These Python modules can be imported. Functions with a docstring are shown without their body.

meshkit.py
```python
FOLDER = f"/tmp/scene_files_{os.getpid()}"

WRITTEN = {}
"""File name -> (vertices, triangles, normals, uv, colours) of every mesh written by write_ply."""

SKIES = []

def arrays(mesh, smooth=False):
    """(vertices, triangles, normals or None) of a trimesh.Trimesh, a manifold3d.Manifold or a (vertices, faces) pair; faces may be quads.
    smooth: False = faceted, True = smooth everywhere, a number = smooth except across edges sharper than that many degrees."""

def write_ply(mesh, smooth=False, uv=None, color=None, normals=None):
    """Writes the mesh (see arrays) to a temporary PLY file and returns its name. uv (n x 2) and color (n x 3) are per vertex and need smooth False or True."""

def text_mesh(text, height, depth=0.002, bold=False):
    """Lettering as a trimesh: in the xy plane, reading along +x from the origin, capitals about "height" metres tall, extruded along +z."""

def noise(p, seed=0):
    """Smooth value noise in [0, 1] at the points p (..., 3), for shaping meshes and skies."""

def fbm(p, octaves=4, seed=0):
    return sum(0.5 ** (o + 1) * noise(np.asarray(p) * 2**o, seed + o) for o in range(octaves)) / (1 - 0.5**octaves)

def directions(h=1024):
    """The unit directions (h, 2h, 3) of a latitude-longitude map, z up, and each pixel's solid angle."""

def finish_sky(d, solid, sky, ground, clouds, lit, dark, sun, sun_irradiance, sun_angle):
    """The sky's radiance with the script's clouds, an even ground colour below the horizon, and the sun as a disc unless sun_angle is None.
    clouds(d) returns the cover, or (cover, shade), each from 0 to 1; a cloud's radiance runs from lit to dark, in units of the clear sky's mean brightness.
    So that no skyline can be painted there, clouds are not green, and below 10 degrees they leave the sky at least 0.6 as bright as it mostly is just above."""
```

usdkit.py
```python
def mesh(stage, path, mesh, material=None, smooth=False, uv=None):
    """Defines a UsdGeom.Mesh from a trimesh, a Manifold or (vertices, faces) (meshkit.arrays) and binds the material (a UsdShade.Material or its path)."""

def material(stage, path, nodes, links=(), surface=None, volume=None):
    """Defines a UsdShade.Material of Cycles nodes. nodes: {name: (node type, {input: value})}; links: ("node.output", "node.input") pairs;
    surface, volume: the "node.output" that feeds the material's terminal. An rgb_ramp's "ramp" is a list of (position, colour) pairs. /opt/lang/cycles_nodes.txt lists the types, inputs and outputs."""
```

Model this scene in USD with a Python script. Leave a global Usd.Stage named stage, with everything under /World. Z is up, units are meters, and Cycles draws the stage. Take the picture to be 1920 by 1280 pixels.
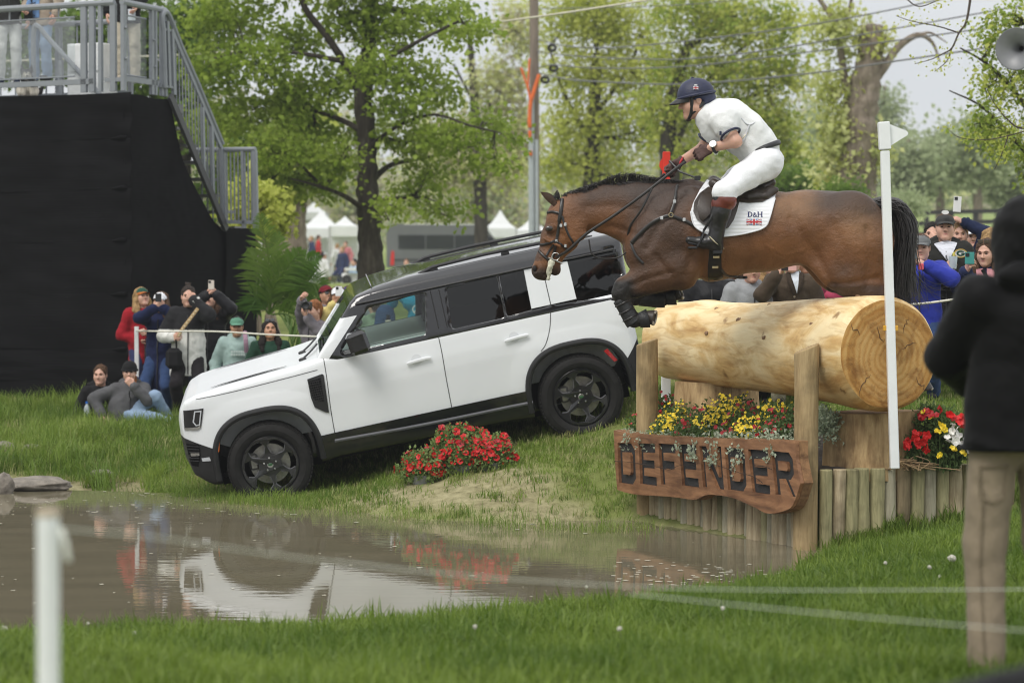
import math,random
import numpy as np,trimesh,shapely,usdkit,meshkit
from shapely.geometry import Polygon,LineString,Point
from shapely import affinity
from scipy.interpolate import RBFInterpolator,RegularGridInterpolator
from pxr import Usd,UsdGeom,UsdLux,UsdShade,Gf,Sdf,Vt
stage=Usd.Stage.CreateInMemory()
UsdGeom.SetStageUpAxis(stage,UsdGeom.Tokens.z)
UsdGeom.SetStageMetersPerUnit(stage,1.0)
UsdGeom.Xform.Define(stage,'/World')
UsdGeom.Scope.Define(stage,'/World/Looks')
rng=np.random.default_rng(7)
# ------------------------------------------------------------------ camera, sky, sun, exposure
F=4600.0
CAMZ=1.94
TILT=math.atan(90.0/F)
cam=UsdGeom.Camera.Define(stage,'/World/camera')
cam.CreateHorizontalApertureAttr(36.0)
cam.CreateVerticalApertureAttr(24.0)
cam.CreateFocalLengthAttr(36.0*F/1920)
cam.CreateFStopAttr(2.6)
cam.CreateFocusDistanceAttr(19.6)
cam.CreateClippingRangeAttr(Gf.Vec2f(0.1,5000))
cam.CreateExposureAttr(0.46)
cx=UsdGeom.Xformable(cam)
cx.AddTranslateOp().Set(Gf.Vec3d(0,0,CAMZ))
cx.AddRotateXOp().Set(90-math.degrees(TILT))
SUN_EL,SUN_AZ=math.radians(52),math.radians(215)
dome=UsdLux.DomeLight.Define(stage,'/World/sky')
dome.GetPrim().SetCustomDataByKey('label','bright pale overcast spring sky above the trees')
dome.GetPrim().SetCustomDataByKey('kind','structure')
dome.CreateIntensityAttr(1.0)
skym=usdkit.material(stage,'/World/Looks/sky_overcast',{'sky':('sky_texture',{'sky_type':'single_scattering','sun_disc':False,'sun_elevation':SUN_EL,'sun_rotation':SUN_AZ,'altitude':100.0,'air_density':1.0,'aerosol_density':2.0,'ozone_density':1.0}),'tc':('texture_coordinate',{}),'g':('geometry',{}),'mp':('mapping',{'scale':(1.0,1.0,2.5)}),'nz':('noise_texture',{'scale':2.2,'detail':4.0,'roughness':0.55}),'rp':('rgb_ramp',{'ramp':[(0.3,(8.6,8.9,9.3)),(0.7,(11.2,11.2,11.2))]}),'sx':('separate_xyz',{}),'gr':('rgb_ramp',{'ramp':[(0.0,(.66,.67,.68)),(.12,(.74,.745,.75)),(.45,(1.05,1.05,1.04)),(1.0,(1.28,1.27,1.25))]}),'mg':('mix',{'mix_type':'multiply','fac':1.0}),'mx':('mix',{'fac':0.9}),'bg':('background_shader',{'strength':0.08}),},[('tc.generated','mp.vector'),('mp.vector','nz.vector'),('nz.fac','rp.fac'),('sky.color','mx.color1'),('rp.color','mx.color2'),('g.position','sx.vector'),('sx.z','gr.fac'),('mx.color','mg.color1'),('gr.color','mg.color2'),('mg.color','bg.color')],surface='bg.background')
UsdShade.MaterialBindingAPI.Apply(dome.GetPrim()).Bind(skym)
sun=UsdLux.DistantLight.Define(stage,'/World/sun')
sun.CreateNormalizeAttr(True)
sun.CreateIntensityAttr(0.4)
sun.CreateAngleAttr(26.0)
sun.CreateColorAttr(Gf.Vec3f(1.0,0.96,0.9))
_d=-np.array([math.sin(SUN_AZ)*math.cos(SUN_EL),math.cos(SUN_AZ)*math.cos(SUN_EL),math.sin(SUN_EL)])
_z=-_d;_x=np.cross([0,0,1.0],_z);_x/=np.linalg.norm(_x);_y=np.cross(_z,_x)
UsdGeom.Xformable(sun).AddTransformOp().Set(Gf.Matrix4d(*_x,0,*_y,0,*_z,0,0,0,0,1))
# ------------------------------------------------------------------ helpers: picture geometry
CT,ST=math.cos(TILT),math.sin(TILT)
def ray(u,v):
 a,b=(u-960.0)/F,-(v-640.0)/F
 d=np.array([a,CT+b*ST,-ST+b*CT])
 return d/d[1]
def P(u,v,D):
 """The point seen at pixel (u, v) of the photograph, D metres ahead."""
 return np.array([0,0,CAMZ])+ray(u,v)*D
def on_plane(u,v,p0,n):
 r=ray(u,v);o=np.array([0,0,CAMZ])
 return o+r*(np.dot(np.asarray(p0)-o,n)/np.dot(r,n))
def on_z(u,v,z):
 return on_plane(u,v,(0,0,z),np.array([0,0,1.0]))
def px(D):
 """metres per pixel at distance D"""
 return D/F
def pix(p):
 """the pixel of a point"""
 d=np.asarray(p,float)-[0,0,CAMZ]
 b=np.array([d[0],d[1]*CT-d[2]*ST,d[1]*ST+d[2]*CT])
 return 960+F*b[0]/b[1],640-F*b[2]/b[1]
def unit(a):
 a=np.asarray(a,float)
 return a/(np.linalg.norm(a)+1e-12)
 # ------------------------------------------------------------------ helpers: prims
_names={}
def unique(parent,name):
 k=f'{parent}/{name}'
 n=_names.get(k,0);_names[k]=n+1
 return k if n==0 else f'{k}_{n:03d}'
class Thing:
 def __init__(s,name,label,cat,loc=(0,0,0),group=None,kind=None):
  s.path=unique('/World',name);s.loc=np.asarray(loc,float)
  x=UsdGeom.Xform.Define(stage,s.path);x.AddTranslateOp().Set(Gf.Vec3d(*map(float,s.loc)))
  s.prim=x.GetPrim();tag(s.prim,label,cat,group,kind)
 def add(s,name,mesh,m,parent=None,smooth=False,label=None,pv=None,kind=None):
  """a part (or, with parent, a sub-part) from a mesh in world coordinates"""
  p=unique(parent or s.path,name)
  put(p,mesh,m,smooth,s.loc,pv)
  if label:stage.GetPrimAtPath(p).SetCustomDataByKey('label',label)
  if kind:stage.GetPrimAtPath(p).SetCustomDataByKey('kind',kind)
  return p
def tag(prim,label,cat=None,group=None,kind=None):
 for k,v in(('label',label),('category',cat),('group',group),('kind',kind)):
  if v:prim.SetCustomDataByKey(k,v)
def put(path,mesh,m,smooth=False,loc=(0,0,0),pv=None):
 v,f=VF(mesh)
 g=usdkit.mesh(stage,path,(v-np.asarray(loc),f),m,smooth if pv is None else(True if smooth else False))
 if pv:
  api=UsdGeom.PrimvarsAPI(g)
  for k,a in pv.items():
   a=np.asarray(a,np.float32)
   if a.ndim==2:
    api.CreatePrimvar(k,Sdf.ValueTypeNames.Float3Array,'vertex').Set(Vt.Vec3fArray.FromNumpy(a))
   else:
    api.CreatePrimvar(k,Sdf.ValueTypeNames.FloatArray,'vertex').Set(Vt.FloatArray.FromNumpy(a))
 return g
def lone(name,mesh,m,label,cat=None,group=None,kind=None,smooth=False,pv=None):
 p=unique('/World',name);put(p,mesh,m,smooth,pv=pv)
 tag(stage.GetPrimAtPath(p),label,cat,group,kind);return p
def instancer(path,protos,pos,quat,scale,idx,mats=None):
 """protos: list of (mesh, material). A PointInstancer at path."""
 pi=UsdGeom.PointInstancer.Define(stage,path);rel=pi.CreatePrototypesRel()
 UsdGeom.Scope.Define(stage,path+'/kinds')
 for i,(me,m)in enumerate(protos):
  q=f'{path}/kinds/kind_{i + 1}'
  put(q,me,m,True);rel.AddTarget(q)
 pi.CreatePositionsAttr(Vt.Vec3fArray.FromNumpy(np.asarray(pos,np.float32)))
 pi.CreateOrientationsAttr(Vt.QuathArray([Gf.Quath(float(a),float(b),float(c),float(d))for a,b,c,d in quat]))
 pi.CreateScalesAttr(Vt.Vec3fArray.FromNumpy(np.asarray(scale,np.float32)))
 pi.CreateProtoIndicesAttr(Vt.IntArray.FromNumpy(np.asarray(idx,np.int32)))
 return pi.GetPrim()
def quat_z(a,tx=None,ty=None):
 """quaternions (w, x, y, z): turn a about z after small tilts tx, ty"""
 a=np.asarray(a,float);n=len(a)
 q=np.stack([np.cos(a/2),0*a,0*a,np.sin(a/2)],1)
 if tx is None:return q
 t=np.stack([np.ones(n),tx/2,ty/2,np.zeros(n)],1);t/=np.linalg.norm(t,axis=1,keepdims=True)
 w1,x1,y1,z1=t.T;w2,x2,y2,z2=q.T
 return np.stack([w1*w2-x1*x2-y1*y2-z1*z2,w1*x2+x1*w2+y1*z2-z1*y2,w1*y2-x1*z2+y1*w2+z1*x2,w1*z2+x1*y2-y1*x2+z1*w2],1)
 # ------------------------------------------------------------------ helpers: meshes
def VF(mesh):
 if hasattr(mesh,'to_mesh'):
  m=mesh.to_mesh();return np.array(m.vert_properties[:,:3],float),np.array(m.tri_verts,int)
 if isinstance(mesh,(tuple,list)):
  v,f=np.asarray(mesh[0],float),np.asarray(mesh[1],int)
 else:
  v,f=np.array(mesh.vertices,float),np.array(mesh.faces,int)
 if f.ndim==2 and f.shape[1]==4:
  f=np.vstack([f[:,[0,1,2]],f[:,[0,2,3]]])
 return v,f
def cat(*ms):
 V,Fs,n=[],[],0
 for m in ms:
  if m is None:continue
  v,f=VF(m);V.append(v);Fs.append(f+n);n+=len(v)
 return np.vstack(V),np.vstack(Fs)
def xf(mesh,R=None,t=(0,0,0),s=1.0):
 v,f=VF(mesh);v=v*s
 if R is not None:v=v@np.asarray(R).T
 return v+np.asarray(t),f
def flip(mesh):
 v,f=VF(mesh);return v,f[:,::-1]
def frame(fwd,up=(0,0,1)):
 """rotation whose columns are (right, fwd, up)"""
 f=unit(fwd);r=np.cross(f,up);r=unit(r if np.linalg.norm(r)>1e-6 else[1,0,0]);u=np.cross(r,f)
 return np.stack([r,f,u],1)
def rotz(a):c,s=math.cos(a),math.sin(a);return np.array([[c,-s,0],[s,c,0],[0,0,1.0]])
def rotx(a):c,s=math.cos(a),math.sin(a);return np.array([[1.0,0,0],[0,c,-s],[0,s,c]])
def roty(a):c,s=math.cos(a),math.sin(a);return np.array([[c,0,s],[0,1.0,0],[-s,0,c]])
def spline(pts,n):
 """Catmull-Rom through pts (k x d), n points"""
 p=np.asarray(pts,float)
 if len(p)<3:return p[0]+np.linspace(0,1,n)[:,None]*(p[-1]-p[0])
 q=np.vstack([2*p[0]-p[1],p,2*p[-1]-p[-2]])
 t=np.linspace(0,len(p)-1-1e-9,n);i=t.astype(int);t=(t-i)[:,None]
 a,b,c,d=q[i],q[i+1],q[i+2],q[i+3]
 return 0.5*(2*b+(c-a)*t+(2*a-5*b+4*c-d)*t**2+(3*b-a-3*c+d)*t**3)
def tube(pts,r,sides=8,cap=True,flat=None):
 """a tube along pts; r a number or one per point; flat = (axis, factor) squashes it along an axis"""
 p=np.asarray(pts,float);r=np.broadcast_to(r,(len(p),))
 t=np.gradient(p,axis=0);t/=np.linalg.norm(t,axis=1,keepdims=True)+1e-12
 a=np.zeros_like(p);up=np.array([0,0,1.0])if abs(t[0,2])<0.9 else np.array([1.0,0,0])
 a[0]=unit(np.cross(t[0],up))
 for i in range(1,len(p)):
  x=a[i-1]-t[i]*np.dot(a[i-1],t[i]);a[i]=unit(x)if np.linalg.norm(x)>1e-6 else a[i-1]
 b=np.cross(t,a);g=np.arange(sides)*2*np.pi/sides
 o=r[:,None,None]*(np.cos(g)[None,:,None]*a[:,None]+np.sin(g)[None,:,None]*b[:,None])
 if flat is not None:
  n=unit(flat[0]);o=o-(1-flat[1])*(o@n)[...,None]*n
 v=(p[:,None]+o).reshape(-1,3)
 i,j=np.meshgrid(np.arange(len(p)-1),np.arange(sides),indexing='ij')
 q=np.stack([i*sides+j,i*sides+(j+1)%sides,(i+1)*sides+(j+1)%sides,(i+1)*sides+j],-1).reshape(-1,4)
 f=np.vstack([q[:,[0,1,2]],q[:,[0,2,3]]])
 if cap:
  n=len(v);v=np.vstack([v,p[0],p[-1]]);k=np.arange(sides);e=(len(p)-1)*sides
  f=np.vstack([f,np.stack([k*0+n,(k+1)%sides,k],1),np.stack([k*0+n+1,e+k,e+(k+1)%sides],1)])
 return v,f
def seg(a,b,r,sides=8):return tube([a,b],r,sides)
def bar(a,b,w,d,up=(0,0,1),bev=0.0):
 """a box beam from a to b, w wide (sideways) and d deep (along up)"""
 a,b=np.asarray(a,float),np.asarray(b,float);L=np.linalg.norm(b-a);R=frame(b-a,up)
 return xf(rbox((w,L,d),bev),R,(a+b)/2)
_boxf=np.array([[0,2,3,1],[4,5,7,6],[0,1,5,4],[2,6,7,3],[0,4,6,2],[1,3,7,5]])
def rbox(size,bev=0.0):
 """a box centred on the origin with chamfered edges"""
 s=np.asarray(size,float)/2
 if bev<=0:
  v=np.array([[x,y,z]for z in(-1,1)for y in(-1,1)for x in(-1,1)],float)*s
  return v,_boxf
 bev=min(bev,s.min()*0.9)
 pts=[]
 for sx in(-1,1):
  for sy in(-1,1):
   for sz in(-1,1):
    c=np.array([sx,sy,sz])*s
    for k in range(3):
     d=np.array([sx,sy,sz],float)*bev;d[k]=0;pts.append(c-d)
 h=trimesh.convex.convex_hull(np.array(pts))
 return np.array(h.vertices),np.array(h.faces)
def box(c,size,bev=0.0,R=None):return xf(rbox(size,bev),R,c)
def ell(c,r,sub=2,R=None):
 m=trimesh.creation.icosphere(sub);return xf((m.vertices*np.asarray(r),m.faces),R,c)
def lathe(prof,sides=24,R=None,t=(0,0,0)):
 """prof: (r, z) pairs bottom to top, revolved about z"""
 pr=np.asarray(prof,float);g=np.arange(sides)*2*np.pi/sides
 v=np.stack([pr[:,None,0]*np.cos(g),pr[:,None,0]*np.sin(g),np.repeat(pr[:,1:],sides,1)],-1).reshape(-1,3)
 i,j=np.meshgrid(np.arange(len(pr)-1),np.arange(sides),indexing='ij')
 q=np.stack([i*sides+j,i*sides+(j+1)%sides,(i+1)*sides+(j+1)%sides,(i+1)*sides+j],-1).reshape(-1,4)
 return xf((v,q),R,t)
def prism(poly,h,O,X,Y,N=None):
 """shapely polygon in the plane (O; X, Y) pushed out by h along N"""
 X,Y=np.asarray(X,float),np.asarray(Y,float);N=unit(np.cross(X,Y))if N is None else np.asarray(N,float)
 out=[]
 for g in getattr(poly,'geoms',[poly]):
  if g.is_empty or g.area<1e-9:continue
  m=trimesh.creation.extrude_polygon(g,h,engine='earcut');v=np.array(m.vertices)
  w=np.asarray(O)+v[:,:1]*X+v[:,1:2]*Y+v[:,2:]*N
  f=np.array(m.faces)
  if np.dot(np.cross(X,Y),N)<0:f=f[:,::-1]
  out.append((w,f))
 return cat(*out)
def sheet(fn,nu,nv):
 """quads over fn(u, v) -> point, u and v in 0..1"""
 u,v=np.meshgrid(np.linspace(0,1,nu),np.linspace(0,1,nv),indexing='ij')
 p=fn(u.ravel(),v.ravel())
 i,j=np.meshgrid(np.arange(nu-1),np.arange(nv-1),indexing='ij')
 q=np.stack([i*nv+j,(i+1)*nv+j,(i+1)*nv+j+1,i*nv+j+1],-1).reshape(-1,4)
 return np.asarray(p,float),q
def rumple(mesh,amp,scale,seed=0):
 """pushes vertices along their normals by noise (cloth, bark)"""
 v,f,n=meshkit.arrays(VF(mesh),True)
 d=meshkit.fbm(v*scale,3,seed)-0.5
 return v+n*(2*amp*d)[:,None],f
 # ------------------------------------------------------------------ helpers: implicit shapes, meshed by surface nets
class Field:
 def __init__(s,lo,hi,h):
  s.lo,s.h=np.asarray(lo,float),h
  s.n=np.ceil((np.asarray(hi,float)-s.lo)/h).astype(int)+1
  s.v=np.full(s.n,1.0,np.float32)
  s.ax=[s.lo[k]+h*np.arange(s.n[k])for k in range(3)]
 def sub(s,lo,hi):
  a=np.clip(np.floor((np.asarray(lo)-s.lo)/s.h).astype(int),0,s.n);b=np.clip(np.ceil((np.asarray(hi)-s.lo)/s.h).astype(int)+1,0,s.n)
  sl=tuple(slice(x,y)for x,y in zip(a,b))
  return sl,(s.ax[0][sl[0]][:,None,None],s.ax[1][sl[1]][None,:,None],s.ax[2][sl[2]][None,None,:])
 def join(s,sl,d,k):
  a=s.v[sl]
  if k>0:
   w=np.clip(0.5+0.5*(a-d)/k,0,1);s.v[sl]=a+(d-a)*w-k*w*(1-w)
  else:s.v[sl]=np.minimum(a,d)
 def cap(s,a,b,ra,rb,k=0.02,flat=None):
  """a tapered capsule; flat = (axis, factor): factor > 1 widens it along the axis"""
  a,b=np.asarray(a,float),np.asarray(b,float);m=max(ra,rb)*(max(1,flat[1])if flat else 1)+2*k+2*s.h
  sl,(X,Y,Z)=s.sub(np.minimum(a,b)-m,np.maximum(a,b)+m)
  d=b-a;L=float(d@d)+1e-12;x,y,z=X-a[0],Y-a[1],Z-a[2]
  t=np.clip((x*d[0]+y*d[1]+z*d[2])/L,0,1)
  x,y,z=x-t*d[0],y-t*d[1],z-t*d[2];r=ra+t*(rb-ra);c=1.0
  if flat:
   n=unit(flat[0]);w=(1/flat[1]-1)*(x*n[0]+y*n[1]+z*n[2]);x,y,z=x+w*n[0],y+w*n[1],z+w*n[2]
   c=min(1.0,flat[1])
  s.join(sl,(np.sqrt(x*x+y*y+z*z)-r)*c,k);return s
 def chain(s,pts,rs,k=0.02,flat=None):
  for i in range(len(pts)-1):s.cap(pts[i],pts[i+1],rs[i],rs[i+1],k,flat)
  return s
 def _ell(s,c,r,R,m):
  c,r=np.asarray(c,float),np.asarray(r,float);e=r.max()+m
  sl,(X,Y,Z)=s.sub(c-e,c+e);x,y,z=X-c[0],Y-c[1],Z-c[2]
  if R is not None:x,y,z=(R[0,k]*x+R[1,k]*y+R[2,k]*z for k in range(3))
  k0=np.sqrt((x/r[0])**2+(y/r[1])**2+(z/r[2])**2);k1=np.sqrt((x/r[0]**2)**2+(y/r[1]**2)**2+(z/r[2]**2)**2)
  return sl,k0*(k0-1)/np.maximum(k1,1e-6)
 def ell(s,c,r,k=0.02,R=None):
  sl,d=s._ell(c,r,R,2*k+2*s.h);s.join(sl,d,k);return s
 def cut(s,c,r,k=0.01,R=None):
  sl,d=s._ell(c,r,R,2*k+2*s.h);a=-s.v[sl]
  if k>0:
   w=np.clip(0.5+0.5*(a-d)/k,0,1);s.v[sl]=-(a+(d-a)*w-k*w*(1-w))
  else:s.v[sl]=-np.minimum(a,d)
  return s
 def mesh(s):return nets(s.v,s.lo,s.h)
def nets(V,lo,h):
 """surface nets of the zero level of V"""
 V=np.where(V==0,1e-7,V);I=V<0
 c=np.zeros(np.array(V.shape)-1,np.int8)
 for a,b,d in np.ndindex(2,2,2):c+=I[a:a+c.shape[0],b:b+c.shape[1],d:d+c.shape[2]]
 act=np.argwhere((c>0)&(c<8));num=np.full(c.shape,-1,np.int64);num[tuple(act.T)]=np.arange(len(act))
 pos,cnt=np.zeros((len(act),3)),np.zeros(len(act))
 for ax in range(3):
  o=[k for k in range(3)if k!=ax]
  for e in np.ndindex(2,2):
   off=np.zeros(3,int);off[o[0]],off[o[1]]=e
   p0=act+off;p1=p0.copy();p1[:,ax]+=1
   a,b=V[tuple(p0.T)],V[tuple(p1.T)];m=(a<0)!=(b<0);t=np.where(m,a/np.where(m,a-b,1),0)
   q=p0+0.0;q[:,ax]+=t;pos+=q*m[:,None];cnt+=m
 pos=lo+h*pos/cnt[:,None];Q=[]
 for ax in range(3):
  o=[(ax+1)%3,(ax+2)%3]
  A=np.moveaxis(I,ax,0);e=np.argwhere(A[:-1]!=A[1:])
  p=np.zeros_like(e);p[:,ax]=e[:,0];oo=[k for k in range(3)if k!=ax];p[:,oo[0]]=e[:,1];p[:,oo[1]]=e[:,2]
  ok=np.all([(p[:,k]>0)&(p[:,k]<V.shape[k]-1)for k in o],0);p=p[ok]
  s=I[tuple(p.T)]
  def at(i,j):
   q=p.copy();q[:,o[0]]-=i;q[:,o[1]]-=j;return num[tuple(q.T)]
  q=np.stack([at(1,1),at(0,1),at(0,0),at(1,0)],1);q[~s]=q[~s][:,::-1];Q.append(q)
 return pos,np.vstack(Q)
 # ------------------------------------------------------------------ helpers: materials
_mats={}
def M(name,col,rough=0.6,var=0.12,scale=6.0,bump=0.0,bscale=None,metal=0.0,coat=0.0,spec=0.5,sheen=0.0,col2=None,stretch=(1,1,1),coords='geometry.position',transl=0.0,sss=0.0):
 """one procedural look: a base colour varied by noise, with optional bump"""
 if name in _mats:return _mats[name]
 c=np.asarray(col,float);c2=np.asarray(col2,float)if col2 is not None else c*(1+1.2*var);c1=c if col2 is not None else c*(1-var)
 nodes={'g':('geometry',{}),'mp':('mapping',{'scale':stretch}),'n':('noise_texture',{'scale':scale,'detail':4.0,'roughness':0.6}),'r':('rgb_ramp',{'ramp':[(0.25,c1),(0.75,np.minimum(c2,0.95))]}),'p':('principled_bsdf',{'roughness':rough,'metallic':metal,'coat_weight':coat,'specular_ior_level':spec,'sheen_weight':sheen,'subsurface_weight':sss})}
 links=[('g.position','mp.vector'),('mp.vector','n.vector'),('n.fac','r.fac'),('r.color','p.base_color')]
 if bump:
  nodes['n2']=('noise_texture',{'scale':bscale or scale*4,'detail':3.0});nodes['b']=('bump',{'strength':min(1.0,bump),'distance':0.01})
  links+=[('mp.vector','n2.vector'),('n2.fac','b.height'),('b.normal','p.normal')]
 out='p.BSDF'
 if transl:
  nodes['t']=('translucent_bsdf',{});nodes['mc']=('mix_closure',{'fac':transl})
  links+=[('r.color','t.color'),('p.BSDF','mc.closure1'),('t.BSDF','mc.closure2')];out='mc.closure'
 _mats[name]=usdkit.material(stage,'/World/Looks/'+name,nodes,links,surface=out)
 return _mats[name]
def raw(name,nodes,links,surface):
 if name not in _mats:_mats[name]=usdkit.material(stage,'/World/Looks/'+name,nodes,links,surface=surface)
 return _mats[name]
def leafmat(name,col,col2,transl=0.35,rough=0.5):
 """leaves: colour varies from leaf to leaf and from clump to clump"""
 if name in _mats:return _mats[name]
 return raw(name,{'g':('geometry',{}),'o':('object_info',{}),'a':('math',{'math_type':'add'}),'m':('math',{'math_type':'multiply','value2':0.5}),'n':('noise_texture',{'scale':.7,'detail':3.0}),'n5':('math',{'math_type':'subtract','value2':.5}),'nm':('math',{'math_type':'multiply_add','value2':1.3}),'r':('rgb_ramp',{'ramp':[(0.0,col),(1.0,col2)]}),'p':('principled_bsdf',{'roughness':rough,'specular_ior_level':0.3}),'t':('translucent_bsdf',{}),'mc':('mix_closure',{'fac':transl})},[('g.random_per_island','a.value1'),('o.random','a.value2'),('a.value','m.value1'),('g.position','n.vector'),('n.fac','n5.value1'),('n5.value','nm.value1'),('m.value','nm.value3'),('nm.value','r.fac'),('r.color','p.base_color'),('r.color','t.color'),('p.BSDF','mc.closure1'),('t.BSDF','mc.closure2')],'mc.closure')
# ================================================================== ground, water
 # the jump's frame: A = near corner of the log palisade at the water, DW along its water side (away), EW along its end (to the right)
A0=on_z(1513,1030,0.0)
_B0=on_z(1226,978,0.0)
DW=unit(_B0-A0);EW=np.array([DW[1],-DW[0],0.0])
def J(t,e,z=0.0):return A0+DW*t+EW*e+np.array([0,0,z])
_ctl=[]
def cp(p):_ctl.append(np.asarray(p,float))
SH_NEAR=[(-300,1222),(0,1212),(100,1208),(300,1203),(500,1196),(700,1188),(900,1175),(1100,1156),(1300,1127),(1440,1100),(1470,1066),(1500,1040)]
SH_FAR=[(-400,893),(-100,893),(0,895),(100,893),(200,890),(300,892),(380,908),(430,934),(520,944),(600,953),(700,965),(850,976),(1000,986),(1140,994),(1225,984)]
for u,v in SH_NEAR:cp(on_z(u,v,0.0));p=on_z(u,v,0.0);cp([p[0]*1.02-0.05,p[1]+1.0 if u<1400 else p[1],-0.25]if u<1400 else[p[0]-0.9,p[1],-0.22])
for u,v in SH_FAR:cp(on_z(u,v,0.0));p=on_z(u,v,0.0);cp([p[0]*0.97,p[1]-0.9,-0.22])
for x,y in((-3,18),(-1,17.5),(0.4,18),(-2,20),(-4,22),(-6,19),(-9,21),(-12,22)):cp([x,y,-0.4])
for x in(-6,-4,-2,0,2,4):cp([x,9.5,0.43]);cp([x,6.5,0.5]);cp([x,3,0.5]);cp([x,-4,0.5])
for x in(-6,-3.5,-1.5,0.2):cp([x,11.7,0.22])
for q in((2.0,14,0.24),(2.7,14,0.3),(3.6,13,0.4),(6,13,0.6),(3.0,16.5,0.24),(5,17,0.55)):cp(q)
for t in(0,0.9,1.8,2.6):cp(J(t,-0.25,-0.1));cp(J(t,0.6,0.15+.1*t));cp(J(t,1.5,0.25+.12*t));cp(J(t,2.3,0.45+.15*t))
for e,z in((0.1,0.02),(0.5,0.06),(1.0,0.13),(1.5,0.20),(2.0,0.27)):cp(J(-0.12,e,z));cp(J(-0.5,e,z*0.95))
for e,z in((2.7,0.5),(3.6,0.7)):cp(J(0.2,e,z))
for u,v,D in((507,936,23.2),(1088,815,23.5),(620,925,23.3),(800,890,23.2),(850,888,22.3),(1000,892,21.8),(1100,905,21.6),(1180,862,22.0),(1185,745,24.2),(1150,800,23.4),(360,900,25.2),(0,850,27.3),(150,845,27.4),(300,840,27.2),(0,800,29.2),(200,798,29.3),(330,795,29.5),(0,768,31.6),(250,770,31.5),(-300,770,31.5),(480,772,31.5)):cp(P(u,v,D))
for x,y,z in((-3.1,25.2,.13),(0.4,25.2,.78),(-1.4,25.2,.45),(-2.5,28,.45),(0,28,.9),(2.0,24,.92),(3,22.7,.93),(4.2,22.7,.95),(6,22,.95),(8,20,.95),(3.5,26,1.05),(7,28,1.2),(5,35,1.4),(0,33,1.1),(-3,33,.7),(-12,33,.5),(-7,36,.6),(-3.4,45,1.85),(-8,48,1.6),(2,50,2.0),(10,50,2.0),(-15,55,1.8),(-5,62,2.15),(10,70,2.3),(0,85,2.3),(-12,90,2.2),(-10,120,2.45),(0,120,2.45),(12,115,3.6),(25,115,3.8),(-30,120,2.6),(20,160,6),(35,200,8.6),(60,200,9),(0,200,5.5),(-30,200,5),(-80,200,5),(0,300,9),(70,300,11),(-90,300,8),(0,600,11),(200,600,12),(-200,600,10),(40,60,2.2),(-40,60,2),(14,20,1.1),(-16,30,.5),(14,8,.7),(-14,8,.5),(20,-4,.7),(-20,-4,.5)):cp((x,y,z))
_ctl=np.array(_ctl)
_key=np.round(_ctl[:,:2],2);_,_ix=np.unique(_key,axis=0,return_index=True);_ctl=_ctl[np.sort(_ix)]
_rbf=RBFInterpolator(_ctl[:,:2],_ctl[:,2],kernel='linear',smoothing=0.05,neighbors=40)
def GZ(x,y):
 """ground height"""
 x,y=np.atleast_1d(np.asarray(x,float)),np.atleast_1d(np.asarray(y,float))
 z=_rbf(np.stack([x,y],1))
 z+=0.10*(meshkit.fbm(np.stack([x*1.1,y*1.1,0*x],1),3,3)-0.5)*np.clip((y-5)/5,0.3,1)
 return z
def gz(x,y):return float(GZ(x,y)[0])
DIRT=Polygon([tuple(on_z(u,v,z)[:2])for u,v,z in((560,952,.0),(640,938,.05),(760,918,.12),(900,912,.18),(1010,900,.24),(1080,920,.2),(1150,950,.12),(1215,970,.05),(1230,986,0),(1140,1000,-.02),(1000,992,-.02),(850,982,-.02),(700,970,-.02),(600,958,-.02))])
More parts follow.
